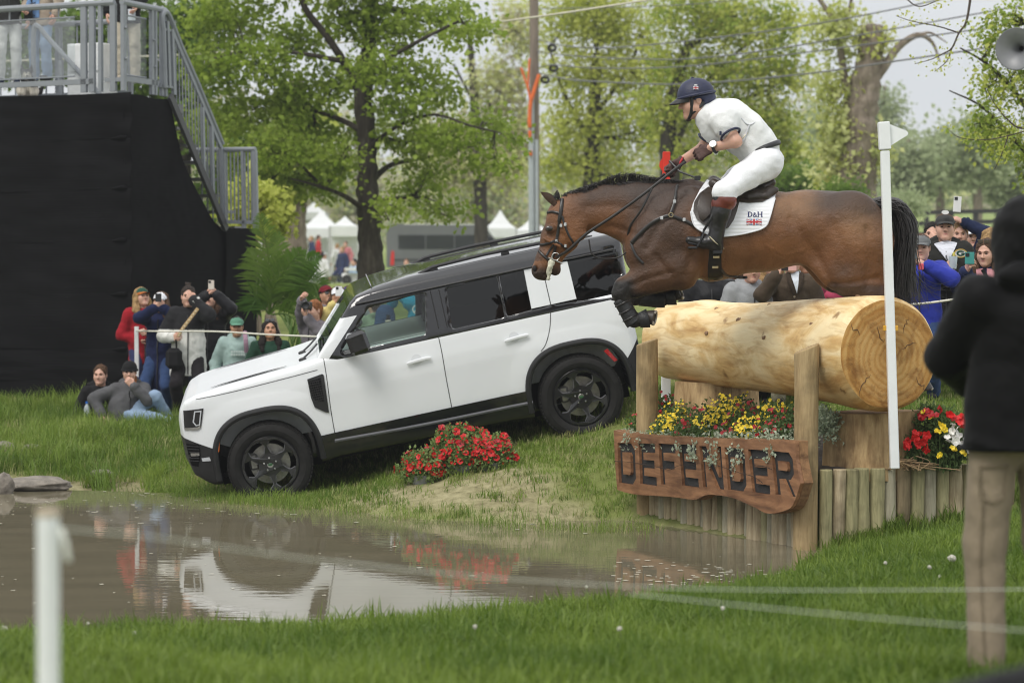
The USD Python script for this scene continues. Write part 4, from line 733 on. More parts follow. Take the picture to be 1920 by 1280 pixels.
# ------------------------------------------------------------------ the great log
LOG_C=P(1666,664,18.55)
LOG_D=unit(np.array([DW[0]*1.0,DW[1],0.012]))
LOG_L=3.45
def log_axis(t):return LOG_C+LOG_D*t
def build_log():
 X=unit(np.cross(LOG_D,[0,0,1.0]));Y=np.cross(X,LOG_D)
 ns,na=70,72;tt=np.linspace(0,LOG_L,ns);a=np.arange(na)*2*np.pi/na
 T,A=np.meshgrid(tt,a,indexing='ij')
 R=np.interp(T,[0,.25,.7,1.3,2.0,2.7,3.2,LOG_L],[.452,.447,.42,.395,.372,.36,.352,.34])
 R=R*(1+.09*(meshkit.fbm(np.stack([T*.9,1.3*np.cos(A),1.3*np.sin(A)],-1),3,5)-.5))*(1-.035*np.exp(-((T-1.9)/.7)**2)*np.clip(np.sin(A),0,1))
 R=R+.02*np.exp(-((T-2.75)/.22)**2)*np.clip(np.sin(A),0,1)
 bev=np.clip(1-T/.05,0,1);R=R-.035*bev;bev2=np.clip(1-(LOG_L-T)/.06,0,1);R=R-.04*bev2
 R=R*(1+.02*np.cos(2*A+.5)+.02*np.cos(3*A))
 loc=np.stack([R*np.cos(A),R*np.sin(A),T],-1)
 w=log_axis(0)[None,None]+loc[...,:1]*X+loc[...,1:2]*Y+T[...,None]*LOG_D
 i,j=np.meshgrid(np.arange(ns-1),np.arange(na),indexing='ij');q=np.stack([i*na+j,(i+1)*na+j,(i+1)*na+(j+1)%na,i*na+(j+1)%na],-1).reshape(-1,4)
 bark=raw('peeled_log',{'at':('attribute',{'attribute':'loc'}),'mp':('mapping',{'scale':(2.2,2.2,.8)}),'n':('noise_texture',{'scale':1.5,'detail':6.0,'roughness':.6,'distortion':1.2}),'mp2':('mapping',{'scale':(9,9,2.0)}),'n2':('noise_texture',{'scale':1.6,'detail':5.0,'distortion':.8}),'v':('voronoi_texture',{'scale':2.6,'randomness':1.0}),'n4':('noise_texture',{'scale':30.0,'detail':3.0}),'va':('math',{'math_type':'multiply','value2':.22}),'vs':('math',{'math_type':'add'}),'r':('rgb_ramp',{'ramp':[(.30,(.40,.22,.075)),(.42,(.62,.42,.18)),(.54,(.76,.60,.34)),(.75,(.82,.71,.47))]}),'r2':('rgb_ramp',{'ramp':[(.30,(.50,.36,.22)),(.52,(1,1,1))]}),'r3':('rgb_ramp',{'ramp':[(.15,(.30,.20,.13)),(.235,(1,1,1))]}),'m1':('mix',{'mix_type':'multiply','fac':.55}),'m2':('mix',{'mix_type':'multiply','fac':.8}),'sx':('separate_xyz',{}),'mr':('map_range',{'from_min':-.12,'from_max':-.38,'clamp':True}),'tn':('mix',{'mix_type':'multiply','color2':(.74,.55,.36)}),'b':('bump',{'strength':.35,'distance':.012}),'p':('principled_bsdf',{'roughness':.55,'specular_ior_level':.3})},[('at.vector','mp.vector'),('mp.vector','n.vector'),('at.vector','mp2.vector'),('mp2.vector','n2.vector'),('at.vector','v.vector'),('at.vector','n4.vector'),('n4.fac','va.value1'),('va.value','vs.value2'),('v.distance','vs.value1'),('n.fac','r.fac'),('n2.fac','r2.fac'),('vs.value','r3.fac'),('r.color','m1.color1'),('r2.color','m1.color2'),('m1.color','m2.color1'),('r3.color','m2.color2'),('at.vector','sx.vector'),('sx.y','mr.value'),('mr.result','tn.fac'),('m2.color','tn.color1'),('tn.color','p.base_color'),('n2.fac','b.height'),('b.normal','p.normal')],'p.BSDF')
 endm=raw('log_end_grain',{'at':('attribute',{'attribute':'loc'}),'mp':('mapping',{'scale':(1,1,0),'location':(-.02,.03,0)}),'nd':('noise_texture',{'scale':3.0,'detail':3.0}),'w':('wave_texture',{'wave_type':'rings','rings_direction':'z','profile':'sine','scale':6.5,'distortion':5.0,'detail':4.0,'detail_scale':1.2,'detail_roughness':.65}),'r':('rgb_ramp',{'ramp':[(0,(.44,.26,.09)),(.5,(.50,.32,.125)),(1,(.52,.345,.145))]}),'n':('noise_texture',{'scale':4.5,'detail':6.0,'roughness':.65,'distortion':1.0}),'r2':('rgb_ramp',{'ramp':[(.32,(.34,.22,.13)),(.5,(.92,.85,.75)),(.7,(1.0,1.0,1.0))]}),'m':('mix',{'mix_type':'multiply','fac':.8}),'ln':('vector_math',{'math_type':'length'}),'rr':('rgb_ramp',{'ramp':[(.0,(.75,.65,.5)),(.06,(1.05,1.0,.92)),(.30,(1.1,1.05,1)),(.375,(.85,.70,.5)),(.40,(1.2,1.15,1.05)),(.43,(1.1,1,.85))]}),'m2':('mix',{'mix_type':'multiply','fac':1.0}),'vo':('noise_texture',{'scale':7.0,'detail':2.0,'distortion':2.5}),'r4':('rgb_ramp',{'ramp':[(.492,(1,1,1)),(.50,(.25,.15,.08)),(.508,(1,1,1))]}),'m3':('mix',{'mix_type':'multiply','fac':.45}),'b':('bump',{'strength':.25,'distance':.004}),'p':('principled_bsdf',{'roughness':.65,'specular_ior_level':.25})},[('at.vector','mp.vector'),('mp.vector','w.vector'),('at.vector','n.vector'),('at.vector','vo.vector'),('w.fac','r.fac'),('n.fac','r2.fac'),('r.color','m.color1'),('r2.color','m.color2'),('mp.vector','ln.vector1'),('ln.value','rr.fac'),('m.color','m2.color1'),('rr.color','m2.color2'),('vo.fac','r4.fac'),('m2.color','m3.color1'),('r4.color','m3.color2'),('m3.color','p.base_color'),('w.fac','b.height'),('b.normal','p.normal')],'p.BSDF')
 t=Thing('jump_log','huge peeled pale tree trunk lying across the jump, cut end to the camera','log',log_axis(LOG_L/2))
 t.add('trunk',(w.reshape(-1,3),q),bark,smooth=True,pv={'loc':loc.reshape(-1,3)})
 for k,(name,row,s)in enumerate((('cut_face',0,1),('cut_face',ns-1,-1))):
  rim=loc[row].copy();rings=[rim*[f,f,1]for f in(1,.93,.75,.5,.25)]
  zz=[0,.006,.004,.006,.004]
  V=np.vstack([np.c_[r[:,:2],r[:,2]-s*z]for r,z in zip(rings,zz)]+[np.array([[0,0,rim[0,2]]])]);n=len(rings)
  i,j=np.meshgrid(np.arange(n-1),np.arange(na),indexing='ij');qq=np.stack([i*na+j,i*na+(j+1)%na,(i+1)*na+(j+1)%na,(i+1)*na+j],-1).reshape(-1,4)
  jj=np.arange(na);f=np.vstack([qq[:,[0,1,2]],qq[:,[0,2,3]],np.stack([(n-1)*na+jj,(n-1)*na+(jj+1)%na,jj*0+n*na],1)])
  if s<0:f=f[:,::-1]
  W=LOG_C+V[:,:1]*X+V[:,1:2]*Y+V[:,2:]*LOG_D
  t.add(name,(W,f),endm,smooth=30,pv=None if False else{'loc':V})
build_log()
def log_marks():
# drying cracks on the cut face and dark knots on the peeled side
 X=unit(np.cross(LOG_D,[0,0,1.0]));Y=np.cross(X,LOG_D);m=M('log_crack',(.10,.055,.028),.9,.3);k=M('log_knot',(.22,.13,.07),.8,.4,60,bump=.5);g=np.random.default_rng(4);t='/World/jump_log';loc=log_axis(LOG_L/2)
 def put_(n,me,mm):put(unique(t,n),me,mm,True,loc)
 for a0,r0,r1 in((2.1,.10,.24),(.9,.20,.33),(-.6,.30,.43),(-1.3,.27,.40),(2.6,.30,.41),(.35,.12,.26),(-2.4,.22,.41)):
  r=np.linspace(r0,r1,9);a=a0+.12*np.cumsum(g.normal(size=9))*.35;p=LOG_C-LOG_D*.007+np.outer(r*np.cos(a),X)+np.outer(r*np.sin(a),Y);put_('crack',tube(p,.0035*np.sin(np.linspace(.25,2.9,9)),4,flat=(LOG_D,.5)),m)
 for tt,a in((.55,1.9),(.8,2.2),(.75,1.75),(1.05,2.35),(1.5,2.0),(1.75,2.5),(2.3,2.15),(2.7,2.7),(2.2,2.85),(.5,2.6),(1.2,2.9),(3.0,2.2),(.35,1.7)):
  R=np.interp(tt,[0,.25,.7,1.3,2.0,2.7,3.2],[.45,.447,.42,.395,.372,.36,.352]);n=X*math.cos(a)+Y*math.sin(a);c=log_axis(tt)+n*(R-.002);w=g.uniform(.010,.022);put_('knot',xf(rumple(ell((0,0,0),(w,w*g.uniform(1.2,2.6),.009),2),.008,60,int(tt*99)),np.stack([np.cross(LOG_D,n),LOG_D,n],1),c),k)
log_marks()
def build_stumps():
 bark=woodmat('stump_wood',(.22,.13,.06),(.56,.40,.21),(9,9,1.8),.8,(.06,.035,.018),.75);top=woodmat('stump_top',(.36,.22,.10),(.52,.36,.18),(5,5,5),.8)
 def stump(c,r0,r1,z0,z1,lab,seed,sides=28,tilt=0):
  a=np.arange(sides)*2*np.pi/sides;zs=np.linspace(z0,z1,8);rows=[]
  sq=1+.10*np.cos(4*a+.6)
  for z in zs:
   k=(z-z0)/(z1-z0);r=(r0+(r1-r0)*k)*sq*(1+.10*(meshkit.fbm(np.stack([2*np.cos(a),2*np.sin(a),a*0+z],1),3,seed)-.5)+.03*(meshkit.noise(np.stack([9*np.cos(a),9*np.sin(a),a*0+1.],1),seed)-.5))
   rows.append(np.stack([r*np.cos(a),r*np.sin(a),np.full(sides,z)+tilt*k*r*np.cos(a)],1))
  v=np.vstack(rows);n=len(zs);i,j=np.meshgrid(np.arange(n-1),np.arange(sides),indexing='ij');q=np.stack([i*sides+j,i*sides+(j+1)%sides,(i+1)*sides+(j+1)%sides,(i+1)*sides+j],-1).reshape(-1,4)
  t=Thing('log_stump',lab,'stump',(c[0],c[1],z0));o=np.array([c[0],c[1],0])
  t.add('trunk',(v+o,q),bark,smooth=True,pv={'loc':v+seed})
  k=np.arange(sides);vt=np.vstack([rows[-1],rows[-1].mean(0)]);t.add('sawn_top',(vt+o+[0,0,.001],np.stack([k,(k+1)%sides,k*0+sides],1)),top,pv={'loc':vt+seed})
 c=P(1633,820,19.14);stump(c,.35,.345,.50,1.02,'squared brown tree stump carrying the near end of the log',5,tilt=.03)
 c=log_axis(2.75);stump(c+EW*.05,.36,.33,.5,c[2]-.36+.03,'orange brown stump under the far end of the log, behind the flowers',9)
build_stumps()
# ------------------------------------------------------------------ carved sign
def letter(ch):
 """blocky capital in a unit box (width 1, height 1)"""
 w=.26
 R=lambda x0,y0,x1,y1:shapely.box(x0,y0,x1,y1)
 if ch=='D':
  o=Polygon([(0,0),(.8,0),(1,.16),(1,.84),(.8,1),(0,1)]);return o.difference(Polygon([(w,.22),(.66,.22),(.73,.29),(.73,.71),(.66,.78),(w,.78)]))
 if ch=='E':return shapely.union_all([R(0,0,w,1),R(0,0,1,.21),R(0,.41,.92,.6),R(0,.79,1,1)])
 if ch=='F':return shapely.union_all([R(0,0,w,1),R(0,.40,.9,.59),R(0,.79,1,1)])
 if ch=='N':return shapely.union_all([R(0,0,w*.72,1),R(1-w*.72,0,1,1),Polygon([(0,1),(.3,1),(1,0),(.7,0)])])
 if ch=='R':
  o=Polygon([(0,.38),(.82,.38),(1,.52),(1,.86),(.84,1),(0,1)]).difference(Polygon([(w,.57),(.68,.57),(.72,.62),(.72,.74),(.68,.79),(w,.79)]))
  return shapely.union_all([o,R(0,0,w,1),Polygon([(.42,.42),(.68,.42),(1,0),(.74,0)])])
def build_sign():
 n=-EW;p0=J(0,-.17);O=p0.copy();Xs,Ys=-DW,np.array([0,0,1.0])
 def loc(u,v):q=on_plane(u,v,p0,n)-O;return float(q@Xs),float(q[2])
 out=[(1157,806),(1215,815),(1330,821),(1420,823),(1498,827),(1499,860),(1508,905),(1494,945),(1477,957),(1446,962),(1421,950),(1382,933),(1355,928),(1331,927),(1310,936),(1290,934),(1258,930),(1196,926),(1166,918),(1163,912),(1159,860)]
 P2=Polygon(spline([loc(*q)for q in out[:4]],8).tolist()+[loc(*q)for q in out[4:6]]+spline([loc(*q)for q in out[6:]],40).tolist()).buffer(0)
 ch='DEFENDER';tops=[(1164,830,1196,831),(1204,831,1234,832),(1241,831,1272,833),(1279,833,1311,834),(1318,836,1358,837),(1365,838,1402,841),(1409,842,1446,844),(1453,845,1492,849)]
 bots=[(1167,904,1199),(1207,906,1238),(1246,907,1276),(1286,909,1317),(1325,912,1364),(1372,917,1407),(1418,922,1451),(1461,926,1499)]
 polys=[]
 for c,t,b in zip(ch,tops,bots):
  x0,y1=loc(t[0],t[1]);x1,y1b=loc(t[2],t[3]);bx0,y0=loc(b[0],b[1]);bx1,_=loc(b[2],b[1]+3)
  g=letter(c)
  fx=lambda x,y,z=None:((x0+(x1-x0)*x)*y+(bx0+(bx1-bx0)*x)*(1-y),y0+(y1+(y1b-y1)*x-y0)*y)
  polys.append(shapely.transform(g,lambda a:np.stack(fx(a[:,0],a[:,1]),1)).buffer(0))
 front=P2.difference(shapely.union_all(polys).buffer(.0015))
 wood=raw('sign_wood',{'at':('attribute',{'attribute':'loc'}),'mp':('mapping',{'scale':(1.0,7,7)}),'n':('noise_texture',{'scale':2.0,'detail':7.0,'roughness':.6,'distortion':1.6}),'n2':('noise_texture',{'scale':3.2,'detail':4.0}),'w':('wave_texture',{'wave_type':'bands','bands_direction':'y','scale':3.2,'distortion':6.0,'detail':3.0,'detail_scale':.8}),'r':('rgb_ramp',{'ramp':[(.25,(.10,.045,.022)),(.45,(.22,.105,.05)),(.65,(.33,.17,.083)),(.8,(.42,.24,.13))]}),'r2':('rgb_ramp',{'ramp':[(0,(.70,.66,.62)),(1,(1,1,1))]}),'m':('mix',{'mix_type':'multiply','fac':.6}),'r3':('rgb_ramp',{'ramp':[(.30,(.5,.42,.38)),(.5,(1,1,1))]}),'m2':('mix',{'mix_type':'multiply','fac':.8}),'b':('bump',{'strength':.3,'distance':.005}),'p':('principled_bsdf',{'roughness':.5,'specular_ior_level':.35})},[('at.vector','mp.vector'),('mp.vector','n.vector'),('at.vector','n2.vector'),('at.vector','w.vector'),('n.fac','r.fac'),('w.fac','r2.fac'),('r.color','m.color1'),('r2.color','m.color2'),('n2.fac','r3.fac'),('m.color','m2.color1'),('r3.color','m2.color2'),('m2.color','p.base_color'),('n.fac','b.height'),('b.normal','p.normal')],'p.BSDF')
 black=M('charred_letter',(.018,.017,.017),.75,.3,30,bump=.4,bscale=120);edge=woodmat('sign_bark_edge',(.10,.05,.025),(.34,.19,.09),(6,6,6),.85)
 t=Thing('carved_sign','thick reddish wooden sign slab with DEFENDER carved in black letters','sign',J(1.2,-.17))
 def pv(m):v=VF(m)[0];q=v-O;return{'loc':np.stack([q@Xs,q[:,2],q@n],1)}
 m=prism(front,.032,O,Xs,Ys,n);t.add('board',m,wood,pv=pv(m))
 b=prism(P2.buffer(.004),.075,O-n*.0755,Xs,Ys,n);t.add('slab',b,edge,pv=pv(b),label='rough back of the sign slab with its live bark edge')
 for c,g in zip(ch,polys):t.add('letter',prism(g.buffer(-.0005),.007,O-n*.0002,Xs,Ys,n),black)
 for pts in([(1158,864),(1190,866),(1240,875),(1262,880),(1280,872),(1310,870)],[(1352,872),(1395,886),(1420,893),(1437,905)],[(1420,872),(1440,874),(1455,880)]):
  c=[O+Xs*loc(u,v)[0]+Ys*loc(u,v)[1]+n*.0325 for u,v in pts];t.add('crack',tube(spline(c,24),.0028*(1+.5*rng.standard_normal(24).clip(-1,1)),4,flat=(n,.3)),M('wood_crack',(.03,.018,.012),.9))
build_sign()
# ------------------------------------------------------------------ flowers
def petalflower(r,n,seed,cup=.4,ragged=.15,two=False):
 """an open blossom facing +z: n broad petals round a throat"""
 g=np.random.default_rng(seed);k=n*3;a=np.arange(k)*2*np.pi/k;rr=r*(1-ragged*(np.arange(k)%3==0)+g.normal(0,.05,k))
 v=np.vstack([[0,0,0],np.c_[.35*r*np.cos(a),.35*r*np.sin(a),np.full(k,cup*r*.6)],np.c_[rr*np.cos(a),rr*np.sin(a),cup*r+.12*r*g.normal(size=k)]])
 i=np.arange(k);j=(i+1)%k
 f=np.vstack([np.stack([0*i,1+i,1+j],1),np.stack([1+i,1+k+i,1+k+j],1),np.stack([1+i,1+k+j,1+j],1)])
 return v,f
def leaf(L,w,fold=.25,curl=.2):
 v=np.array([[0,0,0],[-w/2,L*.45,fold*w],[0,L*.5,0],[w/2,L*.45,fold*w],[0,L,-curl*L]]);return v,np.array([[0,2,1],[0,3,2],[1,2,4],[2,3,4]])
def rand_R(d,g):
 f=frame(d,unit(g.normal(size=3)));a=g.uniform(0,6.28);return f
def toward(d,g):
 """rotation that takes +z to d"""
 d=unit(d);x=unit(np.cross(d,g.normal(size=3)));return np.stack([x,np.cross(d,x),d],1)
def leafy(centres,n_each,L,w,spread,g,out=None,up=.4):
 ms=[]
 for c,nrm in centres:
  for _ in range(n_each):
   d=unit(nrm*up+g.normal(size=3)*.6);ms.append(xf(leaf(L*g.uniform(.6,1.2),w),frame(d,unit(g.normal(size=3))),c+g.normal(size=3)*spread))
 return cat(*ms)
RED=M('petal_red',(.56,.010,.010),.5,.2,40,transl=.2);DRED=M('petal_dark_red',(.34,.008,.012),.5,.3,40,transl=.15);YEL=M('petal_yellow',(.80,.60,.03),.5,.15,40,transl=.15);WHI=M('petal_white',(.78,.77,.74),.5,.1,40,transl=.15);THR=M('flower_throat',(.05,.004,.004),.6)
L_PET=leafmat('petunia_leaf',(.12,.19,.045),(.34,.42,.17),.3);L_SIL=leafmat('silver_leaf',(.36,.42,.30),(.58,.62,.50),.25);L_DRK=leafmat('bed_leaf',(.06,.11,.03),(.19,.27,.09),.3)
def red_planter():
 """three low pots overflowing with red petunias in the grass before the vehicle"""
 pots=M('grey_pot',(.22,.23,.24),.5,.15,20)
 specs=[((798,880),46,36,24,'lowest pot of red petunias, nearest the front wheel'),((866,862),66,64,46,'largest middle pot of red petunias on the slope'),((922,856),42,40,34,'small right hand pot of red petunias')]
 for k,((u,v),ru,rv,nf,lab)in enumerate(specs):
  g=np.random.default_rng(500+k);D=22.3+.1*(k==1);c=P(u,v,D);s=px(D);z0=gz(c[0],c[1])
  R3=np.array([ru*s,ru*s*.75,rv*s]);base=np.array([c[0],c[1],min(z0,c[2]-.1)])
  t=Thing('petunia_pot',lab,'potted flowers',base)
  pr=[(.5*R3[0],0),(.68*R3[0],.08),(.7*R3[0],.09),(.66*R3[0],.09),(.6*R3[0],.08)]
  t.add('pot',lathe([(.01,0)]+pr+[(.01,.1)],20,t=(base[0],base[1],z0-.03)),pots,smooth=30)
  cs=[]
  while len(cs)<260+160*(k==1):
   d=unit(g.normal(size=3));d[1]-=.25;d=unit(d)
   if d[2]<-.8:continue
   q=c+R3*d*g.uniform(.82,1.05)*(1+.25*(meshkit.noise(np.array([d*2.2+k]),3)[0]-.5));q[2]=max(q[2],z0+.02+.05*abs(g.normal()));cs.append((q,d))
  t.add('foliage',cat(leafy(cs,5,.045,.026,.018,g),ell(c-[0,0,.02],R3*.72,2)),L_PET,kind='stuff')
  fl=[x for x in cs if x[1][1]<.3 and x[1][2]>-.2];pick=g.choice(len(fl),nf,replace=False)
  for i in pick:
   q,d=fl[i];r=g.uniform(.026,.040);d=unit(d+[0,-.8,.25]+.4*g.normal(size=3));b=t.add('blossom',xf(petalflower(r,5,i,.35),toward(d,g),q+d*.025),RED if g.uniform()<.85 else DRED)
   t.add('throat',xf(ell((0,0,r*.12),(r*.2,r*.2,r*.08),1),toward(d,g),q+d*.025),THR,parent=b)
   # small buds
  sm=[x for i,x in enumerate(fl)if i not in pick];sm=[sm[i]for i in g.choice(len(sm),min(len(sm),nf*2),replace=False)]
  t.add('small_blossoms',cat(*[xf(petalflower(g.uniform(.009,.016),4,i,.6),toward(unit(d+[0,-.6,.3]+.5*g.normal(size=3)),g),q+d*.02)for i,(q,d)in enumerate(sm)]),RED,kind='stuff')
red_planter()
def sign_bed():
 """flowers above the sign: clumps in the order of the photograph"""
 def clump(name,lab,pts,h,leafm,flm,nl,nf,rf,group,leaf_L=.036,leaf_w=.022,trailing=0,spread=.05,wid=.1):
  """pts: pixel polyline of the clump's crest line at jump offset e"""
  g=np.random.default_rng(abs(hash(lab))%1000 if False else sum(map(ord,lab)));c=[on_plane(u,v,J(0,e),EW)for u,v,e in pts]
  line=spline(c,40);base=line.mean(0);base[2]=.55
  t=Thing(name,lab,'flowers',base,group=group);cs=[]
  for _ in range(int(nl*1.5)):
   q=line[g.integers(40)]+np.clip(g.normal(size=3),-1.3,1.3)*[wid,wid,wid*.55];q[2]=max(q[2]-abs(g.normal())*h*.3,.58);cs.append((q,unit([-.5,-.5,.8]+.6*g.normal(size=3))))
  t.add('foliage',leafy(cs,8,leaf_L,leaf_w,.026,g),leafm,kind='stuff')
  if nf:
   fs=[]
   for i in range(nf):
    q=line[g.integers(40)]+np.clip(g.normal(size=3),-1.3,1.3)*[wid,wid,wid*.5];d=unit(np.array([-.55,-.75,.55])+.4*g.normal(size=3));q=q+d*.035
    fs.append(xf(petalflower(rf*g.uniform(.7,1.2),5,i,.3),toward(d,g),q))
   t.add('blossoms',cat(*fs),flm,kind='stuff')
  if trailing:
   n=-EW
   for(u,v,L)in trailing:
    p=on_plane(u,v,J(0,-.2),EW);th=[p-n*.08+[0,0,.02]];q=p+[0,0,.015]
    for k in range(int(L/.035)):q=q+[g.normal()*.016*DW[0],g.normal()*.016,-.035]+n*.004;th.append(q.copy())
    th=np.array(th);st=tube(th,.003,4)
    lv=[(th[min(len(th)-1,1+k//3)]+g.normal(size=3)*.016,unit(n+g.normal(size=3)*.7))for k in range(3*len(th))]
    t.add('trailing_stem',cat(st,leafy(lv,2,.034,.024,.008,g)),leafm)
 clump('red_flowers','small dark red flowers at the far left end above the sign',[(1205,808,.05),(1225,785,.15),(1250,765,.3),(1270,752,.4)],.2,L_DRK,DRED,150,60,.018,None,wid=.10)
 clump('yellow_flowers','leftmost patch of small yellow flowers above the sign',[(1245,812,.0),(1258,795,.1),(1275,778,.25),(1300,762,.4)],.25,L_DRK,YEL,150,190,.0135,None,wid=.08)
 clump('red_flowers','dark red flowers between the left and middle yellow patches',[(1290,815,.0),(1305,800,.1),(1320,785,.25),(1340,770,.4)],.25,L_DRK,DRED,150,62,.019,None,wid=.10)
 clump('yellow_flowers','tallest middle patch of small yellow flowers above the sign',[(1328,810,.0),(1345,790,.1),(1362,772,.25),(1385,752,.45)],.3,L_DRK,YEL,170,260,.0135,None,wid=.095)
 clump('red_flowers','dark red flowers between the middle and right yellow patches',[(1360,822,.0),(1378,805,.1),(1395,788,.25),(1412,770,.4)],.3,L_DRK,DRED,150,62,.019,None,wid=.09)
 clump('yellow_flowers','rightmost patch of small yellow flowers beside the near post',[(1398,822,.0),(1412,805,.1),(1430,788,.22),(1465,765,.4)],.3,L_DRK,YEL,160,210,.0135,None,wid=.085)
 clump('red_flowers','dark red flowers at the right end above the sign by the near post',[(1435,822,.0),(1450,805,.1),(1465,790,.2),(1480,770,.35)],.3,L_DRK,DRED,140,52,.018,None,wid=.09)
 clump('silver_foliage','silvery trailing leaves spilling over the left half of the sign',[(1190,818,-.08),(1225,820,-.06),(1270,822,-.05),(1310,822,-.05)],.15,L_SIL,None,130,0,0,None,trailing=((1180,812,.09),(1200,815,.07),(1270,828,.07),(1298,826,.17),(1303,830,.17)),wid=.06)
 clump('silver_foliage','silvery trailing leaves spilling over the right half of the sign',[(1330,822,-.05),(1380,826,-.05),(1430,828,-.05),(1480,822,-.02)],.15,L_SIL,None,170,0,0,None,trailing=((1333,828,.19),(1345,830,.2),(1375,832,.09),(1395,835,.15),(1380,850,.2),(1440,838,.11),(1450,830,.09)),wid=.065)
 clump('silver_foliage','silvery leaves behind the near post beside the stump',[(1535,790,.3),(1545,775,.35),(1552,800,.3)],.15,L_SIL,None,90,0,0,None,wid=.06)
 # right hand bed, behind the thick palisade
 def bush(lab,blobs,flowers,seed):
  g=np.random.default_rng(seed);cs=[];D=18.95
  for(u,v,r,n)in blobs:
   c=P(u,v,D)
   for _ in range(int(n*2.2)):
    d=unit(g.normal(size=3));q=c+d*r*px(D)*g.uniform(.5,1);q[2]=max(q[2],.62);cs.append((q,d))
  base=P(blobs[0][0],875,D);t=Thing('flower_bush',lab,'flowers',(base[0],base[1],.6))
  t.add('foliage',leafy(cs,5,.05,.022,.02,g),L_DRK,kind='stuff')
  for(u,v,m,r)in flowers:
   q=P(u,v,D-.22);d=unit(np.array([0,-1,.35])+.35*g.normal(size=3))
   t.add('blossom',cat(*[xf(petalflower(r*g.uniform(.8,1.1),5,int(u)+k,.3,.2),toward(unit(d+.5*g.normal(size=3)),g),q+g.normal(size=3)*r*.45)for k in range(3)]),m)
  t.add('stems',cat(*[seg((q[0][0],q[0][1],.58),q[0],.004,4)for q in cs[::12]]),L_DRK,kind='stuff')
 bush('leafy bush of red, yellow and white flowers beside the near stump',[(1770,800,38,70),(1745,790,30,50),(1790,830,35,60),(1725,840,32,50),(1775,850,30,40),(1840,810,40,60)],[(1735,775,DRED,.035),(1748,782,DRED,.035),(1785,778,RED,.035),(1800,785,RED,.04),(1765,770,DRED,.03),(1812,790,RED,.035),(1730,772,YEL,.02),(1768,798,YEL,.028),(1758,805,YEL,.022),(1745,780,YEL,.02),(1800,822,WHI,.035),(1786,815,WHI,.03),(1790,800,WHI,.025),(1806,830,WHI,.035),(1775,828,WHI,.028),(1790,842,YEL,.022),(1762,852,YEL,.022),(1820,845,WHI,.03),(1808,850,YEL,.02)],610)
 bush('low clump of bright red geraniums in front of the bush by the flag pole',[(1715,845,22,40),(1735,850,20,30)],[(1703,830,RED,.034),(1716,825,RED,.036),(1728,835,RED,.03),(1735,818,RED,.034),(1741,842,RED,.034),(1697,838,RED,.026),(1722,812,RED,.026)],611)
 g=np.random.default_rng(5);rt=M('dry_roots',(.28,.19,.10),.9)
 c=P(1715,868,18.8);lone('dry_roots',cat(*[tube(spline([c+g.normal(size=3)*.03,c+[g.normal()*.10,g.normal()*.05,-.02+.04*g.uniform()],c+[g.normal()*.16,g.normal()*.06,-.05]],7),.004,4)for _ in range(26)]),rt,'tangle of dry roots at the top of the thick palisade','roots')
sign_bed()
# ------------------------------------------------------------------ flags
def build_flags():
 white=M('white_plastic',(.74,.76,.76),.35,.04,6);redm=M('red_plastic',(.60,.03,.012),.4,.08,6,transl=.1);yel=M('yellow_clip',(.62,.33,.03),.5)
 D=18.44;t=Thing('white_flag','white flag on a tall white square pole standing before the near end of the log','flag',P(1677,877,D))
 def R(u,v,dy=0):return P(u,v,D+dy)
 w=16.5*px(D)
 t.add('pole',bar(R(1677.5,878),R(1659,283),w,w,up=(0,-1,0),bev=.006),white)
 t.add('sleeve',bar(R(1659.4,281),R(1656.5,229),w*1.28,w*1.2,up=(0,-1,0),bev=.006),white)
 tri=Polygon([(0,0),(40,-16),(43,-19),(42,-23),(2,-48)]).buffer(.8)
 tri=affinity.scale(tri,px(D),px(D),origin=(0,0));t.add('pennant',prism(tri,.012,R(1659,230,-.006),(1,0,0),(0,0,1),(0,1,0)),white)
 for u in(1660.5,1679):
  t.add('clip',box(R(u,615,-.01),(9*px(D),.03,10*px(D)),.003),yel)
 D=21.9;b=P(1263,700,D);t=Thing('red_flag','red flag on a pole beyond the horse, seen above its withers','flag',(b[0],b[1],gz(b[0],b[1])))
 w=17*px(D);x=P(1249,330,D)
 t.add('pole',bar((x[0],D,gz(x[0],D)-.1),P(1249,341,D),w,w,up=(0,-1,0),bev=.005),white)
 t.add('sleeve',bar(P(1249,342,D),P(1249.5,285,D),14*px(D),w,up=(0,-1,0),bev=.005),redm)
 tri=affinity.scale(Polygon([(0,-3),(-11,-20),(-12,-28),(-2,-44),(3,-44),(3,-3)]),px(D),px(D),origin=(0,0));t.add('pennant',prism(tri,.012,P(1248,284,D-.01),(1,0,0),(0,0,1),(0,-1,0)),redm)
build_flags()
# ================================================================== the white vehicle
CF=P(507,868,23.2);CR=P(1088,742,23.42)
CX=unit(CF-CR)
_z0=unit(np.array([0,0,1.0])-CX*CX[2]);_y0=np.cross(_z0,CX);_rl=math.radians(5.0)
CZ=_z0*math.cos(_rl)+_y0*math.sin(_rl);CY=np.cross(CZ,CX)
CRM=np.stack([CX,CY,CZ],1);WR=0.405;WY=0.86
CO=CF-CY*WY-CZ*WR
def cw(v):return np.asarray(v)@CRM.T+CO
def cl(u,v,y):
 """local (x, z) of a pixel on the vehicle's plane y"""
 q=(on_plane(u,v,CO+CY*y,CY)-CO)@CRM;return q[0],q[2]
def poly_sdf(poly,gx,gz_):
 """signed distance of the points (gx x gz) to a polygon"""
 A,B=np.meshgrid(gx,gz_,indexing='ij');pts=shapely.points(A.ravel(),B.ravel());shapely.prepare(poly)
 d=shapely.distance(poly.exterior,pts);return np.where(shapely.contains(poly,pts),-d,d).reshape(A.shape).astype(np.float32)
def smax(a,b,k):
 w=np.clip(0.5-0.5*(a-b)/k,0,1);return a+(b-a)*w+k*w*(1-w)
